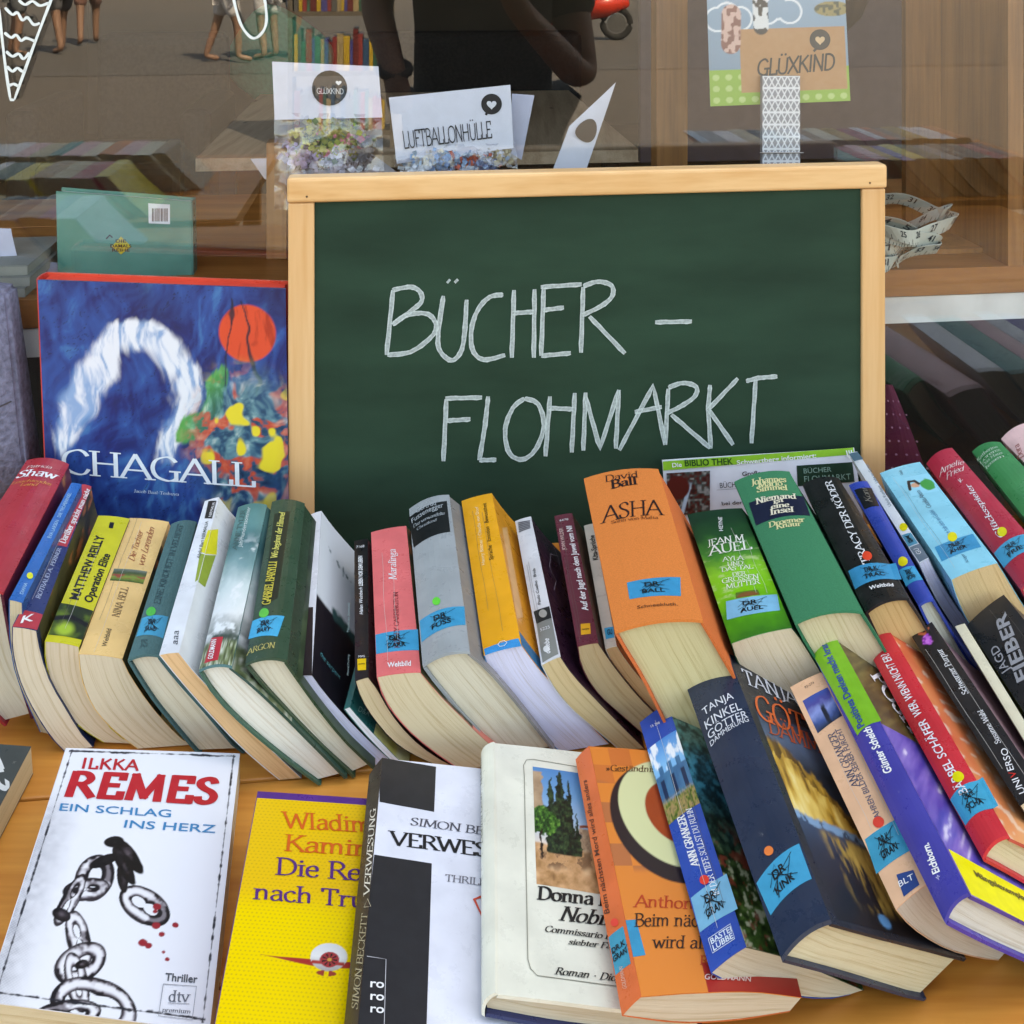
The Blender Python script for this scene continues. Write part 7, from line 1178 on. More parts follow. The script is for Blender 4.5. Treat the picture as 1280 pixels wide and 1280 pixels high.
FR = 'books laid at the front of the table'
B = build_book
B('shaw', 'thick red novel with gold and white script title at the far left', '#b8343c', '#5c1c2c', '#a82c34', '#d8ccb4', hard=True)
B('bluethin', 'thin bright blue paperback with a small yellow dot, beside the thick red novel', '#1c6cb8', '#164c88', '#1c6cb8', '#d0c0a0')
B('perner', 'navy paperback with a red title block reading upward, second pair from the left end', '#28386c', '#1c2c54', '#28386c', '#e0ceb4')
B('reilly', 'bright yellow paperback with heavy black lettering and a green face at its foot', '#d8d02c', '#c8c024', '#d8d02c', '#dcc8ac')
B('bell', 'pale apricot paperback with red script title and a small meadow picture', '#f8cc84', '#e0b070', '#f8cc84', '#e2d0b4')
B('sand', 'grey teal cloth hardback with a green dot and blue library sticker', '#4c7474', '#44686a', '#44686a', '#e8dcc4', hard=True, cloth=True)
B('nirmal', 'white glossy paperback with a yellow and green bookmark printed on it', '#e6eaee', '#dfe4e6', '#e6eaee', '#e8bc8c')
B('goldmann', 'sea green hardback with clouds on its spine and a red label at the foot', '#4c7c7c', '#2c4c40', '#3c6450', '#ece6d8', hard=True)
B('barylli', 'dark green hardback with yellow capitals, a green dot and a blue sticker', '#34503c', '#2c4430', '#344c34', '#e0d6c0', hard=True)
B('whiteblack', 'paperback with white upper spine, black lower spine and pale lilac page edges', '#eaecf2', '#14101a', '#e4e8ee', '#dcdcf4')
B('tealthin', 'very thin dark teal booklet wedged beside the white and black paperback', '#1c6c68', '#1c6864', '#1c6c68', '#e8e8ee')
B('hans', 'thin black paperback with white lettering and a yellow logo at its foot', '#16141a', '#1a1618', '#16141a', '#d8c4a0')
B('coral', 'coral pink paperback with white serif title and a blue sticker near its foot', '#f07474', '#e08070', '#f07474', '#dccaa8')
B('gray', 'thick grey hardback with a black title panel, green dot and blue sticker', '#a2a8aa', '#8c8884', '#9aa0a2', '#ddd2ba', hard=True)
B('orangeyellow', 'orange yellow textbook with a bright blue band at its foot and lilac page edges', '#fcae28', '#f0a02c', '#1c94d0', '#dedcf2')
B('coelho', 'slim paperback with white upper spine, tiny portrait and grey foot', '#e4e4e6', '#3a2034', '#dcdcdc', '#dcc294')
B('jewel', 'slim maroon paperback with condensed white title and an orange logo', '#702c3c', '#4a2c28', '#702c3c', '#cdb58c')
B('kita', 'narrow cream booklet with black title and a blue mark, tucked against the thick orange novel', '#ddd6c4', '#c8b894', '#ddd6c4', '#c8a478')
B('asha', 'very thick orange cloth novel with dark title and blue sticker, tallest in the middle', '#e8823c', '#d86c34', '#e0703c', '#d8c898', hard=True, cloth=True, bulge=.004)
B('auel', 'thick green gradient paperback with white title and pale blue sticker', '#2c8c3c', '#1c4c2c', '#20502c', '#e2ceb0')
B('simmel', 'thick green cloth hardback with a navy title panel', '#2c8058', '#24704c', '#24704c', '#dccaa4', hard=True, cloth=True)
B('koeder', 'black hardback with large white vertical title, red dot and blue sticker', '#18181a', '#3c3028', '#18181a', '#dcb47c', hard=True)
B('bluekoni', 'narrow royal blue book with a black band at its head and a yellow dot', '#2c4cb0', '#243c90', '#2c4cb0', '#ded8c4', hard=True)
B('kum', 'slim white paperback with slate ends and a yellow dot, leaning on the poster corner', '#e8ecee', '#a8b0b4', '#e0e4e6', '#d8d4e0')
B('ahern', 'light blue paperback with a small green clad figure and script title', '#86d8ec', '#78c8dc', '#86d8ec', '#dcbc8c')
B('fried', 'crimson hardback with white script author name and yellow dot', '#c42c44', '#d0c8c0', '#b02840', '#e0c8a0', hard=True)
B('green2', 'mid green hardback with small pale serif lines, near the right end of the back row', '#2c8c50', '#247844', '#247844', '#dcc8a4', hard=True)
B('pink', 'pale pink hardback at the far right end of the back row', '#f4c8c4', '#e8b8b4', '#f0c0bc', '#e8dccc', hard=True)
B('dark', 'dark grey covered paperback lying flat, cut off at the left edge', '#3c4448', '#3c4648', '#3c4448', '#dcc8a0', group=FR)
B('remes', 'white thriller lying face up with a rusty chain picture and red title', '#e8eaf0', '#eceef4', '#e8eaf0', '#dccca8', group=FR)
B('kaminer', 'yellow dotted paperback lying face up with a small red propeller plane', '#5a2c84', '#5a2c84', '#f0c81c', '#dccca8', group=FR)
B('verwesung', 'black and white thriller lying face up with a dark spine lettered upward', '#3c3024', '#e6e8f2', '#2c2c2c', '#dccca8', group=FR)
B('leon', 'cream hardback lying face up with a cypress avenue photograph and navy boards', '#ecead8', '#ecead8', '#1c2858', '#d8ccb4', hard=True, group=FR, bulge=.003)
B('anthony', 'orange paperback lying face up with checks and a round target like disc', '#e8703c', '#e8823c', '#e0703c', '#dccab0', group=FR)
B('granger', 'blue paperback with a castle on its spine and leafy garden cover', '#1c4ca8', '#284c38', '#1c4ca8', '#dcd0b8', group=FR)
B('kinkel', 'large navy hardback with white spine title and a golden cliff lake cover', '#1c2c44', '#141c28', '#1c2c44', '#dccfac', hard=True, group=FR, bulge=.003)
B('blt', 'peach paperback with a small blue castle picture and red dot', '#f8c49c', '#2c2c2c', '#f8c49c', '#dccfc0', group=FR)
B('scheich', 'hardback with lime green upper spine and violet blue lower spine', '#3c3c9c', '#4c3c94', '#4434a0', '#e0dcd0', hard=True, group=FR, bulge=.003)
B('schaefer', 'bright red book with white capitals, yellow dot and orange pink cover', '#d82c38', '#d05848', '#d02c38', '#e4d4b4', hard=True, group=FR, bulge=.003)
B('universo', 'matt black slim paperback with a purple orchid at its head', '#1c1a1c', '#8c6c74', '#1c1a1c', '#e0d0b4', group=FR)
B('creamthin', 'thin cream spined paperback with a yellow cover, under the black thriller at the right edge', '#ece4c4', '#d8d038', '#e4dcbc', '#e8dcb4', group=FR)
B('fieber', 'black thriller with large silver grey title at the right edge', '#16181e', '#3c3028', '#16181e', '#e8dcb4', group=FR)

# ------------------------------------------------------------ blackboard
q = [np.array(p, float) for p in QUADS['board']]; bx = unit(q[1] - q[0]); by = unit(q[2] - q[0]); by = unit(by - bx * by.dot(bx)); bn = np.cross(bx, by)   # bn points to the camera side
if bn.dot(-EF) < 0: bn = -bn
bw = np.linalg.norm(q[3] - q[2]); bh = np.linalg.norm(q[2] - q[0])
bo = q[2] - by * bh
board = thing('chalkboard', 'green chalkboard in a pale wooden frame with large hand drawn chalk words', 'chalkboard', bo); ROOT['board'] = board
def bbox(x0, x1, y0, y1, d0, d1, bev=0): return boxdata(bo + bx * x0 + by * y0 - bn * d1, bx * (x1 - x0), by * (y1 - y0), bn * (d1 - d0), bev)
mfr = mwood('frame_wood', '#d89c5c', '#f0c088', axis='x', rough=.4, knots=0); mfz = mwood('frame_wood_upright', '#dca468', '#efc08c', axis='z', rough=.4, knots=0)
child('frame_rail', bbox(-.001, bw + .001, bh - .027, bh, -.003, .02, .004), mfr, board)
child('frame_rail', bbox(0, bw, 0, .011, 0, .018, .002), mfr, board)
child('frame_stile', bbox(0, .0275, .0115, bh - .0275, 0, .018, .002), mfz, board)
child('frame_stile', bbox(bw - .0275, bw, .0115, bh - .0275, 0, .018, .002), mfz, board)
m, n_, l_, b_ = base('chalkboard_green'); g0 = lin('#1d3a2a', .85)
t_, mp_ = noise_mix(n_, l_, b_, tuple(v * .78 for v in g0), tuple(v * 1.42 + .004 for v in g0), 2.2, vec=(2, 2, 7), detail=9, lo=.3, hi=.75); b_.inputs['Roughness'].default_value = .7; b_.inputs['Specular IOR Level'].default_value = .25
t2_ = n_.new('ShaderNodeTexNoise'); t2_.inputs['Scale'].default_value = 900; tc_ = n_.new('ShaderNodeTexCoord'); l_.new(tc_.outputs['Object'], t2_.inputs['Vector']); bump(n_, l_, b_, t2_.outputs[0], .25, .0004)
child('writing_panel', bbox(.0277, bw - .0277, .0117, bh - .0272, .004, .012), m, board)
for k in range(2): child('screw', tube([bo + bx * (.02 + k * (bw - .04)) + by * (bh - .02) + bn * .0029, bo + bx * (.02 + k * (bw - .04)) + by * (bh - .02) + bn * .0034], .0012), mplain('screw_metal', '#6c5c4c', .4, 1), board)
# prints sit on the panel: shift board face back to the panel surface
QUADS['board'] = [tuple(p - bn * .004) for p in q]

# ------------------------------------------------------------ flat things: sheets, upright picture book, felt
def sheet(key, name, label, cat, col, th=.0004, mat=None, group=None, curl=0.0, part='sheet', nx=10, ny=10):
    a, b, c, d = [np.array(p, float) for p in QUADS[key]]; nn = unit(np.cross(b - a, c - a)); nn = nn if nn.dot(-EF) > 0 else -nn
    root = thing(name, label, cat, (a + b) / 2, group); ROOT[key] = root
    s, t = np.meshgrid(np.linspace(0, 1, nx + 1), np.linspace(0, 1, ny + 1)); S = s[..., None]; T_ = t[..., None]; P = (a * (1 - S) + b * S) * (1 - T_) + (c * (1 - S) + d * S) * T_
    if curl: P = P - nn * (curl * (np.sin(S * 5 + 1) * .5 + np.cos(T_ * 4) * .4 + .9))
    P = P.reshape(-1, 3); N = len(P); Vv = np.vstack([P, P - nn * th]); F_ = []
    for j in range(ny):
        for i in range(nx):
            k = j * (nx + 1) + i; F_ += [(k, k + 1, k + nx + 2, k + nx + 1), (N + k, N + k + nx + 1, N + k + nx + 2, N + k + 1)]
    ring = [i for i in range(nx + 1)] + [j * (nx + 1) + nx for j in range(1, ny + 1)] + [ny * (nx + 1) + i for i in range(nx - 1, -1, -1)] + [j * (nx + 1) for j in range(ny - 1, 0, -1)]
    for i in range(len(ring)): a_, b_2 = ring[i], ring[(i + 1) % len(ring)]; F_.append((a_, N + a_, N + b_2, b_2))
    mesh(part, Vv, F_, mat or mplain('paper_' + col.strip('#'), col, .7, scale=60, var=.03), root); return root
# picture book with the blue abstract cover
q = [np.array(p, float) for p in QUADS['chagall']]; cx = q[1] - q[0]; cy = q[2] - q[0]; cn = unit(np.cross(cx, cy)); cn = cn if cn.dot(EF) > 0 else -cn
pb = thing('picture_book', 'large blue art book standing upright with white serif capitals and orange red page tops', 'book', q[0]); ROOT['chagall'] = pb
def qslab(q, d0, d1, ins=0.0, top=0.0):
    a, b, c, d = [np.array(p, float) for p in q]; a2 = a + (b - a) * ins; b2 = b - (b - a) * ins; c2 = c + (d - c) * ins; d2 = d - (d - c) * ins; c2 = c2 - unit(c - a) * top; d2 = d2 - unit(d - b) * top
    v = [p + cn * d0 for p in (a2, b2, d2, c2)] + [p + cn * d1 for p in (a2, b2, d2, c2)]; return v, [(0, 1, 2, 3), (7, 6, 5, 4), (0, 4, 5, 1), (1, 5, 6, 2), (2, 6, 7, 3), (3, 7, 4, 0)]
child('front_cover', qslab(q, 0, .003), mcover('#1c2c6c'), pb); child('back_cover', qslab(q, .028, .031), mcover('#e04c34'), pb)
child('page_block', qslab(q, .0032, .0278, .012, .003), mplain('red_endpaper', '#e8442c', .6), pb)
cxu = unit(cx); sp0 = slab([q[0] + cn * (.0155 - .0155 * math.cos(t)) - cxu * .004 * math.sin(t) for t in np.linspace(.0, math.pi, 9)], [q[0] + cn * (.0155 - .0135 * math.cos(t)) - cxu * (.004 * math.sin(t) - .002) for t in np.linspace(0, math.pi, 9)], [q[2] + cn * (.0155 - .0155 * math.cos(t)) - cxu * .004 * math.sin(t) for t in np.linspace(0, math.pi, 9)], [q[2] + cn * (.0155 - .0135 * math.cos(t)) - cxu * (.004 * math.sin(t) - .002) for t in np.linspace(0, math.pi, 9)]); child('spine', sp0, mcover('#c83c34'), pb)
sheet('poster', 'poster', 'white notice with a lime green header leaning on the chalkboard behind the books', 'poster', '#e6e8f0', curl=.0015)
S_ = lambda pts, w=.0006: PRINTS.append(('poster', 'S', 'printed_emblem', '#ffffff', w, pts, {'h': 4}))
S_([(.955, .985), (.958, .93), (.968, .91), (.978, .93), (.981, .985)], .0014); S_([(.968, .985), (.968, .91)], .0012)
# felt
q = [np.array(p, float) for p in QUADS['felt']]; m, n_, l_, b_ = base('grey_felt'); c_ = lin('#7c7c92', .8)
t_, mp_ = noise_mix(n_, l_, b_, tuple(v * .6 for v in c_), tuple(v * 1.2 for v in c_), 160, detail=8, lo=.3, hi=.7); b_.inputs['Roughness'].default_value = 1; bump(n_, l_, b_, t_.outputs[0], .9, .003)
felt = thing('felt_bag', 'grey violet felt bag standing at the left edge behind the red novel', 'bag', q[0]); ROOT['felt'] = felt
a, b, c, d = q; dn_ = EF * .05
v, f = boxdata(a, b - a, dn_, c - a); v[5] = d; v[6] = d + dn_ * .6; v[4] = c; v[7] = c + dn_ * .6
bm = bmesh.new(); bv = [bm.verts.new(tuple(p)) for p in v]; [bm.faces.new([bv[i] for i in t]) for t in f]; bmesh.ops.bevel(bm, geom=list(bm.edges), offset=.004, segments=3, affect='EDGES'); bmesh.ops.subdivide_edges(bm, edges=list(bm.edges), cuts=2, use_grid_fill=True)
bm.verts.index_update(); child('bag_body', ([tuple(p.co) for p in bm.verts], [tuple(x.index for x in fc.verts) for fc in bm.faces]), m, felt, smooth=True); bm.free()
PRINTS.append(('felt', 'S', 'seam', '#33333c', .0016, [(.5, .42), (.75, .46), (.93, .5)], {}))

# ------------------------------------------------------------ table
tab = thing('table', 'orange brown wooden plank table that carries all the books', 'table', sf(0, .6, -.02))
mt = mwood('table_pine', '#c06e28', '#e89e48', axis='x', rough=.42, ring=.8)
y0 = .03; k = 0
ys = [-.08, .04, .18, .33, .49, .655, .815, .97, 1.111]
for y0, y1 in zip(ys[:-1], ys[1:]):
    pl = child('plank', fbox(-1.25, 1.5, y0 + .0012, y1 - .0012, -.03, 0, .0022), mt, tab)
for x in (-1.2, 1.4):
    for y in (.1, 1.03): child('leg', fbox(x, x + .06, y, y + .06, -.745, -.032), mt, tab)
child('apron', fbox(-1.15, 1.4, .11, .13, -.12, -.032), mt, tab)

# ------------------------------------------------------------ ground, shop front, room
def stru(name, data, mat, **k): return structure(mesh(name, data[0], data[1], mat, None, **k))
ground = stru('pavement', (([tuple(sf(-90, -120, -.75)), tuple(sf(90, -120, -.75)), tuple(sf(90, GLF - .32, -.75)), tuple(sf(-90, GLF - .32, -.75))]), [(0, 1, 2, 3)]), mplain('street_paving', '#a4988c', .85, scale=16, var=.14, k=.19))
stru('road_strip', (([tuple(sf(-90, -22, -.746)), tuple(sf(90, -22, -.746)), tuple(sf(90, -9.6, -.746)), tuple(sf(-90, -9.6, -.746))]), [(0, 1, 2, 3)]), mplain('asphalt', '#989088', .9, scale=22, var=.14, k=.19))
mw = mplain('shop_wall_plaster', '#c8bca8', .9, scale=6, var=.08, k=.8)
shop = thing('shop_building', 'shop front with a large display window and planked reveal behind the book table', 'building', sf(0, GLF, -.75))
g = GLF
child('wall', join(fbox(-12, -2.1, g - .1, g + .2, -.75, 4.2), fbox(3.2, 12, g - .1, g + .2, -.75, 4.2), fbox(-2.1, 3.2, g - .1, g + .2, 2.3, 4.2), fbox(-2.1, 3.2, g - .1, g + .2, -.75, -.3)), mw, shop)
child('roof', fbox(-12, 12, g + .2, g + 9, 3.9, 4.2), mw, shop)
mi = mplain('room_wall', '#5c5248', .9, scale=2, var=.1, k=.8)
child('room_walls', join(fbox(-2.6, -2.4, g + .2, g + 7, -.75, 2.9), fbox(3.6, 3.8, g + .2, g + 7, -.75, 2.9), fbox(-2.6, 3.8, g + 7, g + 7.2, -.75, 2.9), fbox(-2.6, 3.8, g + .2, g + 7.2, 2.9, 3.0)), mi, shop)
stru('shop_floor', fbox(-2.4, 3.6, g + .2, g + 7, -.85, -.75), mplain('shop_floorboards', '#6a5c50', .7, scale=3, var=.15, k=.8))
pane = child('window_pane', fbox(-2.1, 3.2, g, g + .006, -.3, 2.3), mglass('pane_glass', f0=.075), shop)
child('ledge', fbox(-.32, .62, 1.113, g - .004, -.10, -.0615, .002), mwood('ledge_wood', '#8c6034', '#b88850', axis='x'), shop)
# display deck behind the pane
deck = thing('display_deck', 'orange wooden display deck with white front edge behind the window pane', 'shelf', sf(.3, g + .1, .2))
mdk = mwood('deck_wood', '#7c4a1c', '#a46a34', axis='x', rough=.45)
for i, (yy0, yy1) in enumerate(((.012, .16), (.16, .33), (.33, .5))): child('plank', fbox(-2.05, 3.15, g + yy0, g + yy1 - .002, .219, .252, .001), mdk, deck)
child('white_edge', fbox(-2.05, 3.15, g + .014, g + .04, .186, .218), mplain('white_paint', '#d4d8d4', .5), deck)
child('back_panel', fbox(-2.05, 3.15, g + .34, g + .36, -.3, .217), mplain('void_shade', '#1c1410', .8), deck)  # dark sheet added for the void under the deck, its shade put into the colour
# uprights and wooden box behind the glass
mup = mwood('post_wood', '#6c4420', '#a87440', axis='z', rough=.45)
def at_px(px, Y): return (px - 640) / 1292 * Y
def post(name, label, cx0, cx1, Y, z0, z1, depth=.03, mat=mup, cat='post'):
    a = np.array([cx0, Y, z0]); return tag(mesh(name, *boxdata(a, ER * (cx1 - cx0) / math.cos(YAW), EF * depth, EZ * (z1 - z0), .001), mat), label, cat)
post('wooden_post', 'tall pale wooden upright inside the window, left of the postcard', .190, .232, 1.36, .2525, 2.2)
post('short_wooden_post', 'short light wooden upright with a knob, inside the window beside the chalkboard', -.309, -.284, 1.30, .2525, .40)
crate = thing('wooden_box', 'open wooden display box standing at the right inside the window', 'box', (.6, 1.25, .2525))
child('side_panel', boxdata((.612, 1.275, .2525), ER * .02, EF * .17, EZ * .5), mup, crate); child('back_panel', boxdata((.545, 1.43, .2525), ER * .062, EF * .012, EZ * .5), mup, crate); child('base_panel', boxdata((.455, 1.315, .2528), ER * .158, EF * .10, EZ * .006), mup, crate)
pts_ = [(.47, 1.52, z) for z in (.80, .72, .64, .58, .545, .52)]; hb = thing('hanging_bag', 'dark cloth bag hanging inside the window at the upper right', 'bag', (.47, 1.52, .52))
child('bag_body', tube(pts_, [.035, .05, .058, .055, .042, .018], 16), mplain('dark_cloth', '#181210', .9, scale=40, bmp=.6), hb, smooth=True); child('strap', tube([(.45, 1.52, .80), (.465, 1.52, 1.5)], .004, 6), mplain('strap_cloth', '#241c18', .9), hb); child('strap', tube([(.49, 1.52, .80), (.475, 1.52, 1.5)], .004, 6), mplain('strap_cloth', '#241c18', .9), hb)
post('fabric_panel', 'dark mauve cloth panel hanging behind the postcard', .236, .76, 1.9, .2525, 1.3, .02, mplain('mauve_cloth', '#3c3034', .9, scale=40, var=.15), 'curtain')
# postcard, clothespin, bags
sheet('postcard', 'postcard', 'postcard with blue sky, green dotted border and kraft name tag, behind the glass', 'postcard', '#94b4cc')
pin = sheet('clothespin', 'clothespin', 'wooden clothespin papered with white triangles, below the postcard', 'clothespin', '#8c9098', th=.008)
qc = [np.array(p, float) for p in QUADS['clothespin']]; mid0 = qc[0] * .70 + qc[2] * .30; mid1 = qc[1] * .70 + qc[3] * .30
child('spring', tube([mid0 - ER * .004 - EF * .0015, mid1 + ER * .004 - EF * .0015], .0008, 6), mplain('spring_steel', '#b0a8a0', .3, 1), pin)
GB = 'paper topped craft bags standing behind the glass'
mclear = mglass('clear_bag', (.90, .90, .92), .13, .08)
def bag(key, parent, contents):
    a, b, c, d = [np.array(p, float) for p in QUADS[key]]; nn = EF
    s, t = np.meshgrid(np.linspace(0, 1, 19), np.linspace(0, 1, 15)); S = s[..., None]; T_ = t[..., None]; P = (a * (1 - S) + b * S) * (1 - T_) + (c * (1 - S) + d * S) * T_
    puff = (np.sin(np.pi * s) * np.sin(np.pi * np.clip(t * .9 + .05, 0, 1)) * .012 + .012 * (vn(s, t, 11, 4) - .5) + .006 * (vn(s, t, 23, 6) - .5))[..., None]
    for sg in (-1, 1):
        Q_ = (P + nn * puff * sg).reshape(-1, 3); F_ = [(j * 19 + i, j * 19 + i + 1, (j + 1) * 19 + i + 1, (j + 1) * 19 + i) for j in range(14) for i in range(18)]
        mesh('clear_film', Q_, F_, mclear, parent, smooth=True)
    r = random.Random(len(key)); cnt = {}
    for (col, cu, cv, sz) in contents:
        Vv, Ff = cnt.setdefault(col, ([], []))
        for _ in range(90):
            uu = cu + r.gauss(0, sz * 5.5); vv_ = cv + r.gauss(0, sz * 4.5)
            if not (.05 < uu < .95 and .03 < vv_ < .93): continue
            c0 = (a * (1 - uu) + b * uu) * (1 - vv_) + (c * (1 - uu) + d * uu) * vv_ + EF * r.uniform(-.007, .007); s1 = r.uniform(.0012, .0042); th = r.uniform(0, 6.28); e1 = (ER * math.cos(th) + EZ * math.sin(th)) * s1; e2 = (-ER * math.sin(th) + EZ * math.cos(th)) * s1 * r.uniform(.5, 1.1) + EF * r.uniform(-.002, .002)
            k0 = len(Vv); Vv += [c0 - e1 - e2, c0 + e1 - e2, c0 + e1 + e2, c0 - e1 + e2]; Ff.append((k0, k0 + 1, k0 + 2, k0 + 3))
    for col, (Vv, Ff) in cnt.items():
        if Vv: o_ = mesh('confetti', Vv, Ff, mplain('confetti_' + col.strip('#'), col, .5, scale=300, var=.25), parent); o_['kind'] = 'stuff'
h1 = sheet('header_one', 'craft_bag', 'clear bag under a white paper header with a round black logo', 'bag', '#dfe3f0', group=GB, part='header_card', curl=.001); ROOT['bag_one'] = h1
bag('bag_one', h1, [('#a8a83c', .5, .80, .020), ('#8c9030', .5, .78, .020), ('#d87c8c', .6, .7, .016), ('#c8c86c', .38, .70, .016), ('#4c6c3c', .5, .7, .02), ('#8c9434', .62, .76, .016), ('#c0b0d0', .24, .55, .014), ('#d8d4e0', .5, .52, .018), ('#7c7c80', .8, .6, .012), ('#b8b888', .45, .9, .012)])
h2 = sheet('header_two', 'craft_bag', 'clear bag under the large white header lettered in thin handwriting', 'bag', '#dfe3f0', group=GB, part='header_card', curl=.001); ROOT['bag_two'] = h2
bag('bag_two', h2, [('#a8c4dc', .35, .75, .022), ('#88b4e0', .4, .8, .02), ('#c8604c', .6, .75, .018), ('#e0d8c8', .3, .8, .02), ('#9cb8d4', .55, .72, .022), ('#c8ccd8', .75, .8, .016), ('#6c84a8', .7, .66, .012), ('#b0a488', .88, .8, .014), ('#d4dce4', .2, .6, .014)])
a_, b_3, c_3, d_3 = [np.array(p, float) for p in QUADS['bag_two']]; cc = a_ * .25 + b_3 * .23 + c_3 * .27 + d_3 * .25 - EF * .017
tri = [cc + ER * x + EZ * z for x, z in ((-.013, .004), (.013, .008), (.002, -.013))]
child('warning_triangle', (tri + [p + EF * .001 for p in tri], [(0, 1, 2), (5, 4, 3), (0, 3, 4, 1), (1, 4, 5, 2), (2, 5, 3, 0)]), mplain('sign_red', '#c83c34', .5), h2)
tr2 = [cc + (p - cc) * .55 - EF * .0006 + EZ * .0006 for p in tri]; child('warning_field', (tr2 + [p + EF * .0004 for p in tr2], [(0, 1, 2), (5, 4, 3), (0, 3, 4, 1), (1, 4, 5, 2), (2, 5, 3, 0)]), mplain('sign_white', '#c8c8cc', .5), h2)
sheet('header_three', 'paper_card', 'blank white paper card half hidden behind the large lettered header', 'card', '#c8cce0')
sheet('header_tilt', 'craft_bag', 'white header card with a black disc, seen edge on at the right of the others', 'bag', '#d4d8e4', group=GB, part='header_card', curl=.002)
sheet('header_flat', 'craft_bag', 'lettered paper header sagging forward over the top of the chalkboard', 'bag', '#c4c4c8', group=GB, part='header_card', curl=.006)
# teal book
q = [np.array(p, float) for p in QUADS['tealbook']]; cn = EF
tb = thing('teal_book', 'teal green hardback seen from its back cover with a barcode, behind the glass', 'book', q[0]); ROOT['tealbook'] = tb
child('back_cover', qslab(q, 0, .002), mcover('#4c9080'), tb); child('front_cover', qslab(q, .02, .022), mcover('#4c9080'), tb); child('page_block', qslab(q, .0022, .0198, .01, .004), mpages('#d8dcd4'), tb)
child('spine', boxdata(q[1] + cx * 0 + ER * .0002, ER * .002, EF * .022, q[3] - q[1]), mcover('#3c7c70'), tb)
sheet('sheet_white', 'paper_sheet', 'folded white paper behind the glass at the left edge', 'paper', '#c4c8dc', curl=.003)
sheet('sheet_blue', 'tissue_sheet', 'grey blue tissue paper lying behind the glass beside the teal book', 'paper', '#8c94a8', curl=.006)
sheet('dotcloth', 'dotted_cloth', 'burgundy cloth with small white dots behind the glass, right of the chalkboard', 'cloth', '#7c2444', curl=.01, th=.002)
for i in range(9):
    for j in range(5): PRINTS.append(('dotcloth', 'D', 'printed_dot', '#c88ca0', (.1 + .2 * j + (.1 if i % 2 else 0), .08 + i * .1), (.125 + .2 * j + (.1 if i % 2 else 0), .08 + i * .1), (.1 + .2 * j + (.1 if i % 2 else 0), .088 + i * .1)))
for i in range(3):
    p0 = np.array([-.69 + .004 * (i % 2), 1.145 + .003 * i, .2525 + i * .0115]) ; bk = thing('booklet', ['bottom', 'middle', 'top'][i] + ' grey booklet of the small stack behind the glass at the left edge', 'booklet', p0, 'grey booklets stacked behind the glass')
    child('cover', boxdata(p0 + EZ * .0098, ER * .145, EF * .12, EZ * .0014), mplain('grey_card', '#8a8c84', .7), bk); child('page_block', boxdata(p0 + ER * .002, ER * .142, EF * .118, EZ * .0096), mpages('#9c9c90'), bk)
# tape measure: loops of one band
tape = thing('tape_measure', 'white tailor tape measure lying in loose coils inside the window', 'tape measure', (.47, 1.28, .2525))
mtp = mplain('tape_vinyl', '#b4b8ac', .4)
def band(path, w, name, mat, off=0):
    n = len(path); Vv = []
    for i, (p, up) in enumerate(path): t = unit(path[min(i + 1, n - 1)][0] - path[max(i - 1, 0)][0]); up = unit(up); nn = unit(np.cross(t, up)); Vv += [p - up * w / 2 + nn * off, p + up * w / 2 + nn * off, p + up * w / 2 + nn * (off + .0005), p - up * w / 2 + nn * (off + .0005)]
    F_ = []
    for i in range(n - 1):
        for k in range(4): F_.append((4 * i + k, 4 * i + (k + 1) % 4, 4 * i + 4 + (k + 1) % 4, 4 * i + 4 + k))
    return mesh(name, Vv, F_, mat, tape, smooth=False)
loops = [(.463, 1.285, .322, .080, .05, .010, 0), (.455, 1.28, .300, .064, .044, -.014, 1), (.480, 1.285, .286, .050, .036, .010, 2), (.445, 1.275, .272, .036, .03, -.004, 4), (.468, 1.29, .308, .070, .03, -.018, 5), (.44, 1.27, .285, .045, .02, .012, 3)]
tp = []; num = 21; rt = random.Random(3)
for (cx_, cy_, cz_, ra, rb, tl, k) in loops:
    path = []; ph1, ph2 = rt.uniform(0, 6), rt.uniform(0, 6)
    for g_ in np.linspace(-2.9 + .5 * k, 3.3 + .5 * k, 64):
        rr = 1 + .13 * math.sin(3 * g_ + ph1) + .06 * math.sin(5 * g_ + ph2)
        p = np.array([cx_ + ra * .92 * rr * math.cos(g_), cy_ + rb * rr * math.sin(g_), max(.264, cz_ - .012 + tl * math.sin(g_ * 1.5 + k) + .004 * math.sin(4 * g_ + ph2))]); path.append((p, np.array([.5 * math.sin(g_ * 1.3 + ph1), -.45 + .35 * math.sin(2 * g_ + ph2), 1.0])))
    band(path, .020, 'tape_band', mtp)
    for i in range(2, 61):
        p, up = path[i]; t = unit(path[i + 1][0] - path[i - 1][0]); up = unit(up); nn = unit(np.cross(t, up))
        for s_ in (-1, 1):
            o_n = nn * (.0008 if s_ > 0 else -.0003); hL = .0035 if i % 4 else .008
            tp.append(([p + o_n + t * a_ + up * b_2 for a_, b_2 in ((-.0004, -.010), (.0004, -.010), (.0004, -.010 + hL), (-.0004, -.010 + hL))], [(0, 1, 2, 3)]))
            if i % 4 == 2:
                v_, f_ = text_polys(str(num % 90 + 1), 'sansb'); tt_ = t * s_
                tp.append(([p + o_n * 1.15 + tt_ * (q_[0] - .5) * .009 + up * ((q_[1] - .1) * .0085) for q_ in v_], f_))
        if i % 4 == 2: num += 1
v, f = join(*tp); mesh('tape_marks', v, f, mprint('#20242c'), tape)

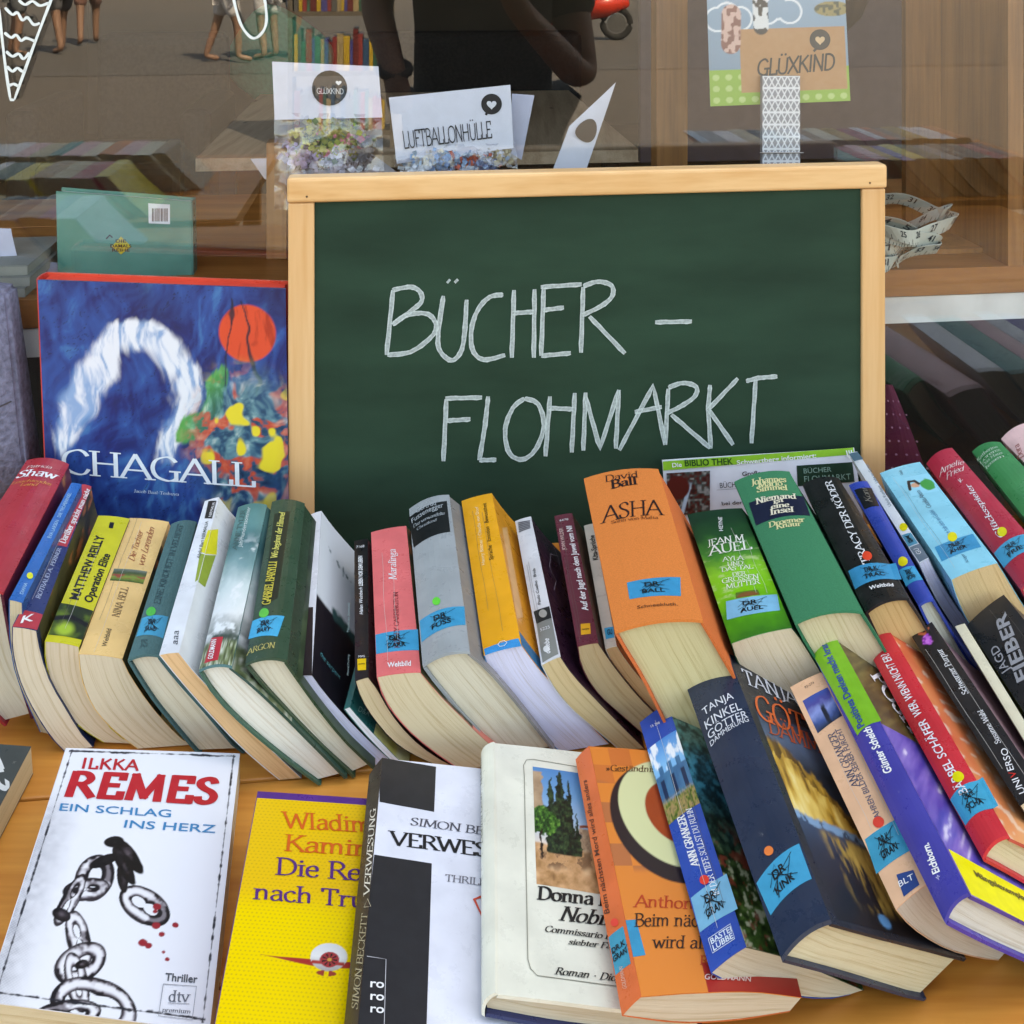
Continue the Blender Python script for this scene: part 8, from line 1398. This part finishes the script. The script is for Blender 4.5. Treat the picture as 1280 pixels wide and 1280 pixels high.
# room furniture
mdark = mplain('dark_upholstery', '#34302e', .95, scale=60, var=.2, k=.8)
arm = thing('armchair', 'dark grey upholstered armchair in the dim shop behind the glass', 'armchair', (-1.6, 4.6, -.75))
for nm, d_ in (('seat', boxdata((-2.0, 4.3, -.6), ER * .62, EF * .65, EZ * .35, .05)), ('backrest', boxdata((-2.0, 4.95, -.6), ER * .62, EF * .16, EZ * .85, .06)), ('armrest', boxdata((-2.12, 4.3, -.7), ER * .13, EF * .7, EZ * .68, .05)), ('armrest', boxdata((-1.39, 4.3, -.7), ER * .13, EF * .7, EZ * .68, .05))): child(nm, d_, mdark, arm)
sofa = thing('sofa', 'dark sofa along the shop wall behind the round cushion', 'sofa', (-1.2, 5.6, -.75))
for nm, d_ in (('seat', boxdata((-1.35, 5.5, -.7), ER * 1.8, EF * .7, EZ * .42, .05)), ('backrest', boxdata((-1.35, 6.2, -.7), ER * 1.8, EF * .2, EZ * .85, .06))): child(nm, d_, mdark, sofa)
cu = thing('cushion', 'sea green square cushion propped on the dark sofa', 'cushion', (-1.15, 5.6, -.28)); bm = bmesh.new(); bmesh.ops.create_icosphere(bm, subdivisions=4, radius=1)
for p in bm.verts:
    x, y, z = p.co; r_ = (abs(x) ** 4 + abs(z) ** 4 + 1e-6) ** .25; k = 1 / max(r_, .35); k = min(k, 1.25); p.co = (x * k * .26, y * .09 * (1 - .35 * min(1, r_)), z * k * .26)
R_ = Matrix.Rotation(.6, 3, 'Y') @ Matrix.Rotation(.3, 3, 'X')
bm.verts.index_update(); child('cushion_cover', ([tuple(R_ @ p.co + Vector((-1.25, 5.55, .06))) for p in bm.verts], [tuple(x.index for x in fc.verts) for fc in bm.faces]), mplain('green_cushion', '#4ca888', .9, scale=50), cu, smooth=True); bm.free()
it = thing('shop_table', 'wooden topped table with a black frame inside the shop', 'table', (-.5, 3.9, -.75))
child('tabletop', boxdata((-.98, 3.2, -.04), ER * 1.4, EF * 1.45, EZ * .04), mwood('shop_table_wood', '#b89878', '#dcc0a0', axis='y', rough=.5), it)
for x_, y_ in ((-.93, 3.28), (.3, 3.38), (-1.03, 4.5), (.2, 4.6)): child('leg', boxdata((x_, y_, -.75), ER * .05, EF * .05, EZ * .7), mplain('black_steel', '#141414', .5), it)

# ------------------------------------------------------------ what the pane mirrors: street, passers-by, photographer
def skin(name, pts, edges, rad, mat, parent, root=0):
    me = bpy.data.meshes.new(name); me.from_pydata([tuple(map(float, p)) for p in pts], edges, []); me.materials.append(mat)
    o = bpy.data.objects.new(name, me); C.objects.link(o); o.parent = parent
    sk = o.modifiers.new('skin', 'SKIN'); sk.use_smooth_shade = True
    for i, r in enumerate(rad): me.skin_vertices[0].data[i].radius = (r, r) if not isinstance(r, tuple) else r
    me.skin_vertices[0].data[root].use_root = True
    s_ = o.modifiers.new('sub', 'SUBSURF'); s_.levels = 1; s_.render_levels = 2; return o
def person(label, loc, rz, shirt, legs, skinc='#80604e', hair='#3c2818', pose='stand', shorts=True, group='passers-by mirrored in the pane', scale=1.0):
    p = thing('person', label, 'person', loc, group); p.rotation_euler = (0, 0, rz); p.scale = (scale,) * 3; ms = mplain('skin_' + skinc.strip('#'), skinc, .6, scale=30, var=.05)
    st_ = .12 if pose == 'walk' else .0
    J = dict(pel=(0, 0, .95), chest=(0, -.01, 1.28), neck=(0, 0, 1.48), head=(0, -.03, 1.60), crown=(0, -.02, 1.70), hl=(.10, 0, .90), kl=(.11, -.02 - st_, .50), al=(.11, .03 - st_ * 1.5, .08), tl=(.13, -.14 - st_ * 1.5, .04),
             hr=(-.10, 0, .90), kr=(-.11, -.02 + st_, .50), ar=(-.11, .05 + st_ * 1.6, .08), tr=(-.13, -.12 + st_ * 1.6, .04), sl=(.18, 0, 1.42), el=(.25, .03, 1.13), wl=(.27, -.06, .88), sr=(-.18, 0, 1.42), er=(-.25, .03, 1.13), wr=(-.27, -.06, .88), hdl=(.27, -.08, .79), hdr=(-.27, -.08, .79))
    if pose == 'photo': J.update(el=(.27, .02, 1.24), wl=(.215, -.16, 1.07), hdl=(.20, -.19, .99), er=(-.235, -.10, 1.05), wr=(-.05, -.32, 1.24), hdr=(-.02, -.34, 1.32))
    names = list(J); ix = {k: i for i, k in enumerate(names)}; Rr = dict(pel=.14, chest=.15, neck=.055, head=(.085, .10), crown=.06, hl=.095, kl=.06, al=.042, tl=.035, hr=.095, kr=.06, ar=.042, tr=.035, sl=.065, el=.045, wl=.03, hdl=.035, sr=.065, er=.045, wr=.03, hdr=.035)
    E_ = [('pel', 'chest'), ('chest', 'neck'), ('neck', 'head'), ('head', 'crown'), ('pel', 'hl'), ('hl', 'kl'), ('kl', 'al'), ('al', 'tl'), ('pel', 'hr'), ('hr', 'kr'), ('kr', 'ar'), ('ar', 'tr'), ('chest', 'sl'), ('sl', 'el'), ('el', 'wl'), ('wl', 'hdl'), ('chest', 'sr'), ('sr', 'er'), ('er', 'wr'), ('wr', 'hdr')]
    skin('body', [J[k] for k in names], [(ix[a], ix[b]) for a, b in E_], [Rr[k] for k in names], ms, p)
    mid = lambda a, b, t: tuple(np.array(J[a]) * (1 - t) + np.array(J[b]) * t)
    tp_ = [(0, 0, .86), J['chest'], mid('chest', 'neck', .6), J['sl'], mid('sl', 'el', .65), J['sr'], mid('sr', 'er', .65)]
    skin('shirt', tp_, [(0, 1), (1, 2), (1, 3), (3, 4), (1, 5), (5, 6)], [.19, .185, .09, .09, .075, .09, .075], mplain('cloth_' + shirt.strip('#'), shirt, .9, scale=60), p)
    le = .75 if shorts else 1.75
    if shorts: q_ = [J['pel'], J['hl'], mid('hl', 'kl', .85), J['hr'], mid('hr', 'kr', .85)]; skin('shorts', q_, [(0, 1), (1, 2), (0, 3), (3, 4)], [.165, .12, .10, .12, .10], mplain('cloth_' + legs.strip('#'), legs, .9, scale=60), p)
    else: q_ = [J['pel'], J['hl'], J['kl'], J['al'], J['hr'], J['kr'], J['ar']]; skin('trousers', q_, [(0, 1), (1, 2), (2, 3), (0, 4), (4, 5), (5, 6)], [.165, .12, .08, .062, .12, .08, .062], mplain('cloth_' + legs.strip('#'), legs, .9, scale=60), p)
    skin('hair', [(0, .02, 1.58), (0, .01, 1.70), (0, .05, 1.52)], [(0, 1), (0, 2)], [.105, .095, .08], mplain('hair_' + hair.strip('#'), hair, .8), p)
    for s_ in (-1, 1): mesh('shoe', *boxdata(J['al' if s_ > 0 else 'ar'] + np.array([-.045, -.17, -.08]), (.09, 0, 0), (0, .25, 0), (0, 0, .07), .02), mplain('shoe_leather', '#2c2420', .6), p)
    for nm, sx in (('hdl', 1), ('hdr', -1)):
        h_ = np.array(J[nm]); w_2 = np.array(J['w' + nm[2:]]); dr = unit(h_ - w_2); sd2 = unit(np.cross(dr, [0, 1, .2]))
        for k in range(4): b0 = h_ + sd2 * (k - 1.5) * .018; Vf = tube([b0, b0 + dr * (.045 + .008 * (k in (1, 2))), b0 + dr * .075 + np.array([0, -.012, -.01])], [.009, .008, .006], 6); mesh('finger', *Vf, ms, p)
        b0 = h_ - sd2 * .03 * sx; mesh('thumb', *tube([b0 - dr * .03, b0 - sd2 * .022 * sx + dr * .01, b0 - sd2 * .026 * sx + dr * .035], [.011, .010, .007], 6), ms, p)
    return p
def vpos(px, Yd):     # virtual position behind the pane -> real place on the street
    X_ = (px - 640) / 1292 * Yd; p = mirror([X_, Yd, 0]); return (p[0], p[1], -.75)
ph = person('photographer in a dark shirt, arms raised, mirrored in the window pane', vpos(604, 2.62), YAW + math.pi, '#1c1614', '#1c1614', skinc='#7c5846', pose='photo', group=None, shorts=False, scale=1.02)
br = mesh('bracelet', *tube([(.218 + .036 * math.cos(t), -.145 + .03 * math.sin(t), 1.09 + .015 * math.sin(t)) for t in np.linspace(0, 6.283, 17)[:-1]], .010, 8, True), mplain('black_band', '#0c0a0a', .6), None, smooth=True); br.parent = ph
pp = [(282, 13.0, '#a878a0', '#c8c8cc', 'walk'), (335, 13.3, '#d0d0d4', '#c4c8cc', 'stand'), (368, 13.6, '#5c7090', '#6c7c94', 'stand'), (75, 14.2, '#8c3c3c', '#4c4c50', 'walk'), (20, 13.6, '#3c3c40', '#505458', 'stand'), (110, 15.5, '#b06050', '#74544c', 'walk')]
lb = ['passer-by in a mauve top and pale shorts crossing the mirrored street', 'passer-by in white top and white shorts beside the mirrored book trolley', 'passer-by in blue grey shirt and shorts nearest the mirrored book trolley', 'passer-by in a dark red shirt walking at the upper left, mirrored in the pane', 'passer-by dressed in dark grey at the far upper left, mirrored in the pane', 'passer-by in a salmon shirt walking in the distance, mirrored in the pane']
for i, (px, Yd, a_, b_2, ps) in enumerate(pp): person(lb[i], vpos(px, Yd), random.uniform(-1, 1) + (0 if i % 2 else 2), a_, b_2, pose=ps)
# scooter
sx, sy, sz = vpos(722, 16.2); sct = thing('motor_scooter', 'red motor scooter parked across the street, mirrored in the pane', 'scooter', (sx, sy, sz)); sct.rotation_euler = (0, 0, YAW)
def loc(o): return o
mred = mplain('scooter_red', '#c02c18', .3); mtyre = mplain('tyre_rubber', '#141414', .9)
def wheel(x): 
    w_2 = thing('wheel', '', '', (0, 0, 0)); bpy.data.objects.remove(w_2)
    ty = mesh('wheel', *tube([(x + .22 * math.cos(t), 0, .27 + .22 * math.sin(t)) for t in np.linspace(0, 2 * math.pi, 25)[:-1]], .05, 8, True), mtyre, None, smooth=True); ty.parent = sct
    rm = mesh('rim', *tube([(x, -.03, .27), (x, .03, .27)], .15, 16), mplain('rim_metal', '#a8a8a8', .3, 1), None); rm.parent = ty
wheel(-.62); wheel(.62)
for nm, pts, rr in (('leg_shield', [(-.55, 0, .45), (-.45, 0, .75), (-.38, 0, 1.0)], [.10, .16, .08]), ('footboard', [(-.45, 0, .33), (0, 0, .32), (.1, 0, .36)], [.12, .13, .12]), ('body_shell', [(.05, 0, .45), (.4, 0, .55), (.8, 0, .62)], [.15, .2, .1]), ('front_fender', [(-.82, 0, .42), (-.62, 0, .55), (-.45, 0, .45)], [.05, .08, .06])):
    o_ = mesh(nm, *tube(pts, rr, 12), mred, None, smooth=True); o_.parent = sct
for nm, pts, rr, mm_ in (('seat', [(.0, 0, .76), (.35, 0, .8), (.72, 0, .78)], [.09, .12, .08], mtyre), ('handlebar', [(-.36, -.32, 1.06), (-.38, 0, 1.02), (-.36, .32, 1.06)], [.02, .03, .02], mtyre), ('headlight', [(-.5, 0, .96), (-.42, 0, .97)], [.07, .09], mplain('lamp_chrome', '#c8c8c8', .2, 1))):
    o_ = mesh(nm, *tube(pts, rr, 12), mm_, None, smooth=True); o_.parent = sct
# book trolley on the pavement
tx, ty_, tz = vpos(428, 7.4); tro = thing('book_trolley', 'grey shelf trolley filled with books standing on the pavement, mirrored in the pane', 'bookshelf', (tx, ty_, tz)); tro.rotation_euler = (0, 0, YAW)
mgr = mplain('trolley_wood', '#544c42', .7)
def tch(nm, d_, m_): o_ = mesh(nm, *d_, m_, None); o_.parent = tro; return o_
for z_ in (.1, .52, .94, 1.36): tch('shelf', boxdata((-.34, -.15, z_), (.68, 0, 0), (0, .3, 0), (0, 0, .03)), mgr)
for x_ in (-.37, .34): tch('side_panel', boxdata((x_, -.15, 0), (.03, 0, 0), (0, .3, 0), (0, 0, 1.5)), mgr)
bc = ['#5c1c1c', '#2c5c4c', '#3c3c7c', '#a88c2c', '#4c4c4c', '#7c2c2c', '#1c4c3c', '#8c7c5c', '#204060']
for z_ in (.132, .552, .972, 1.392):
    x_ = -.33
    while x_ < .29: w_2 = random.uniform(.02, .045); tch('shelved_book', boxdata((x_, -.1, z_), (w_2 - .002, 0, 0), (0, .2, 0), (0, 0, random.uniform(.2, .3))), mplain('shelved_' + str(len(_m)), random.choice(bc), .5)); x_ += w_2
# near rows of books, below the frame but mirrored in the pane
GR = 'books beyond the frame that show only in the pane'
hx = {'beige': '#c8b890', 'dark green': '#2c4c34', 'maroon': '#5c2028', 'white': '#e8e8ec', 'brown': '#6c4c34', 'pale blue': '#9cb8d0', 'mustard': '#c8a034', 'black': '#1c1c1c', 'grey': '#808488', 'crimson': '#b02838', 'cream': '#e4dcc0', 'navy': '#1c2c54', 'teal': '#3c8c84', 'tan': '#b08c60', 'olive': '#606830', 'violet': '#7c6cac', 'pink': '#e8b8bc', 'bright green': '#3cb450', 'lilac': '#b4a8cc', 'orange': '#dc8438', 'yellow': '#e0cc3c'}
ORD = 'first second third fourth fifth sixth seventh eighth ninth tenth eleventh twelfth thirteenth fourteenth fifteenth sixteenth seventeenth eighteenth nineteenth'.split()
t_ = np.linspace(0, 1, NSEC); count = 0
for nm_, xa, xb in (('left', -1.75, -.40), ('right', .80, 1.95)):
    st2 = thing('side_table', 'plank side table on the %s of the photographer, mirrored in the pane' % nm_, 'table', sf((xa + xb) / 2, -.5, -.75))
    for y0, y1 in ((-.95, -.75), (-.75, -.55), (-.55, -.35), (-.35, -.14)): child('plank', fbox(xa, xb, y0 + .001, y1 - .001, -.03, 0, .002), mt, st2)
    for x in (xa + .03, xb - .09):
        for y in (-.9, -.22): child('leg', fbox(x, x + .05, y, y + .05, -.745, -.032), mt, st2)
pool = ['mustard', 'orange', 'yellow', 'pale blue', 'white', 'cream', 'dark green', 'white', 'grey', 'maroon', 'beige', 'black', 'crimson', 'white', 'lilac', 'navy', 'tan', 'pink', 'white', 'teal', 'violet']
rp = random.Random(12); rows = [('street side row at the left table end', -1.18, .0, [rp.choice(pool) for _ in range(12)]), ('right end of the back row, beyond the frame', .735, .93, ['white', 'teal', 'pink', 'white', 'violet', 'lilac', 'bright green', 'grey'])]
for nm_, xa in (('left side table', -1.70), ('right side table', .84)):
    for rn, yb in (('window side', -.38), ('street side', -.66)): rows.append((rn + ' row of the ' + nm_, xa + (.22 if xa < 0 else 0), yb, [rp.choice(pool) for _ in range(19)]))
for side, x_, yb, cols in rows:
    for i, cn_ in enumerate(cols):
        w_2 = .028 + .026 * random.random(); key_ = 'far%d' % count; count += 1
        Lc = np.array([sf(x_ + .075 * t + .02 * t * t, yb + .01 * (i % 3), .098 * (1 - t) + .0015) for t in t_]); Rc = Lc + ER * w_2 * .98; dv = EF * .2
        BOOKS[key_] = (Lc, Rc, dv, dv, dv)
        build_book(key_, '%s book, %s from the left, %s' % (cn_, ORD[i], side), hx[cn_], hx[cn_], hx[cn_], '#d8ccb0', group=GR)
        x_ += w_2

# ------------------------------------------------------------ glass drawings belong to the shop window
gd = thing('window_drawing', 'white hand drawn cone and loop painted on the inside of the pane', 'drawing', QUADS['glass'][0]); ROOT['glass'] = gd
for d in PRINTS: make_print(d)
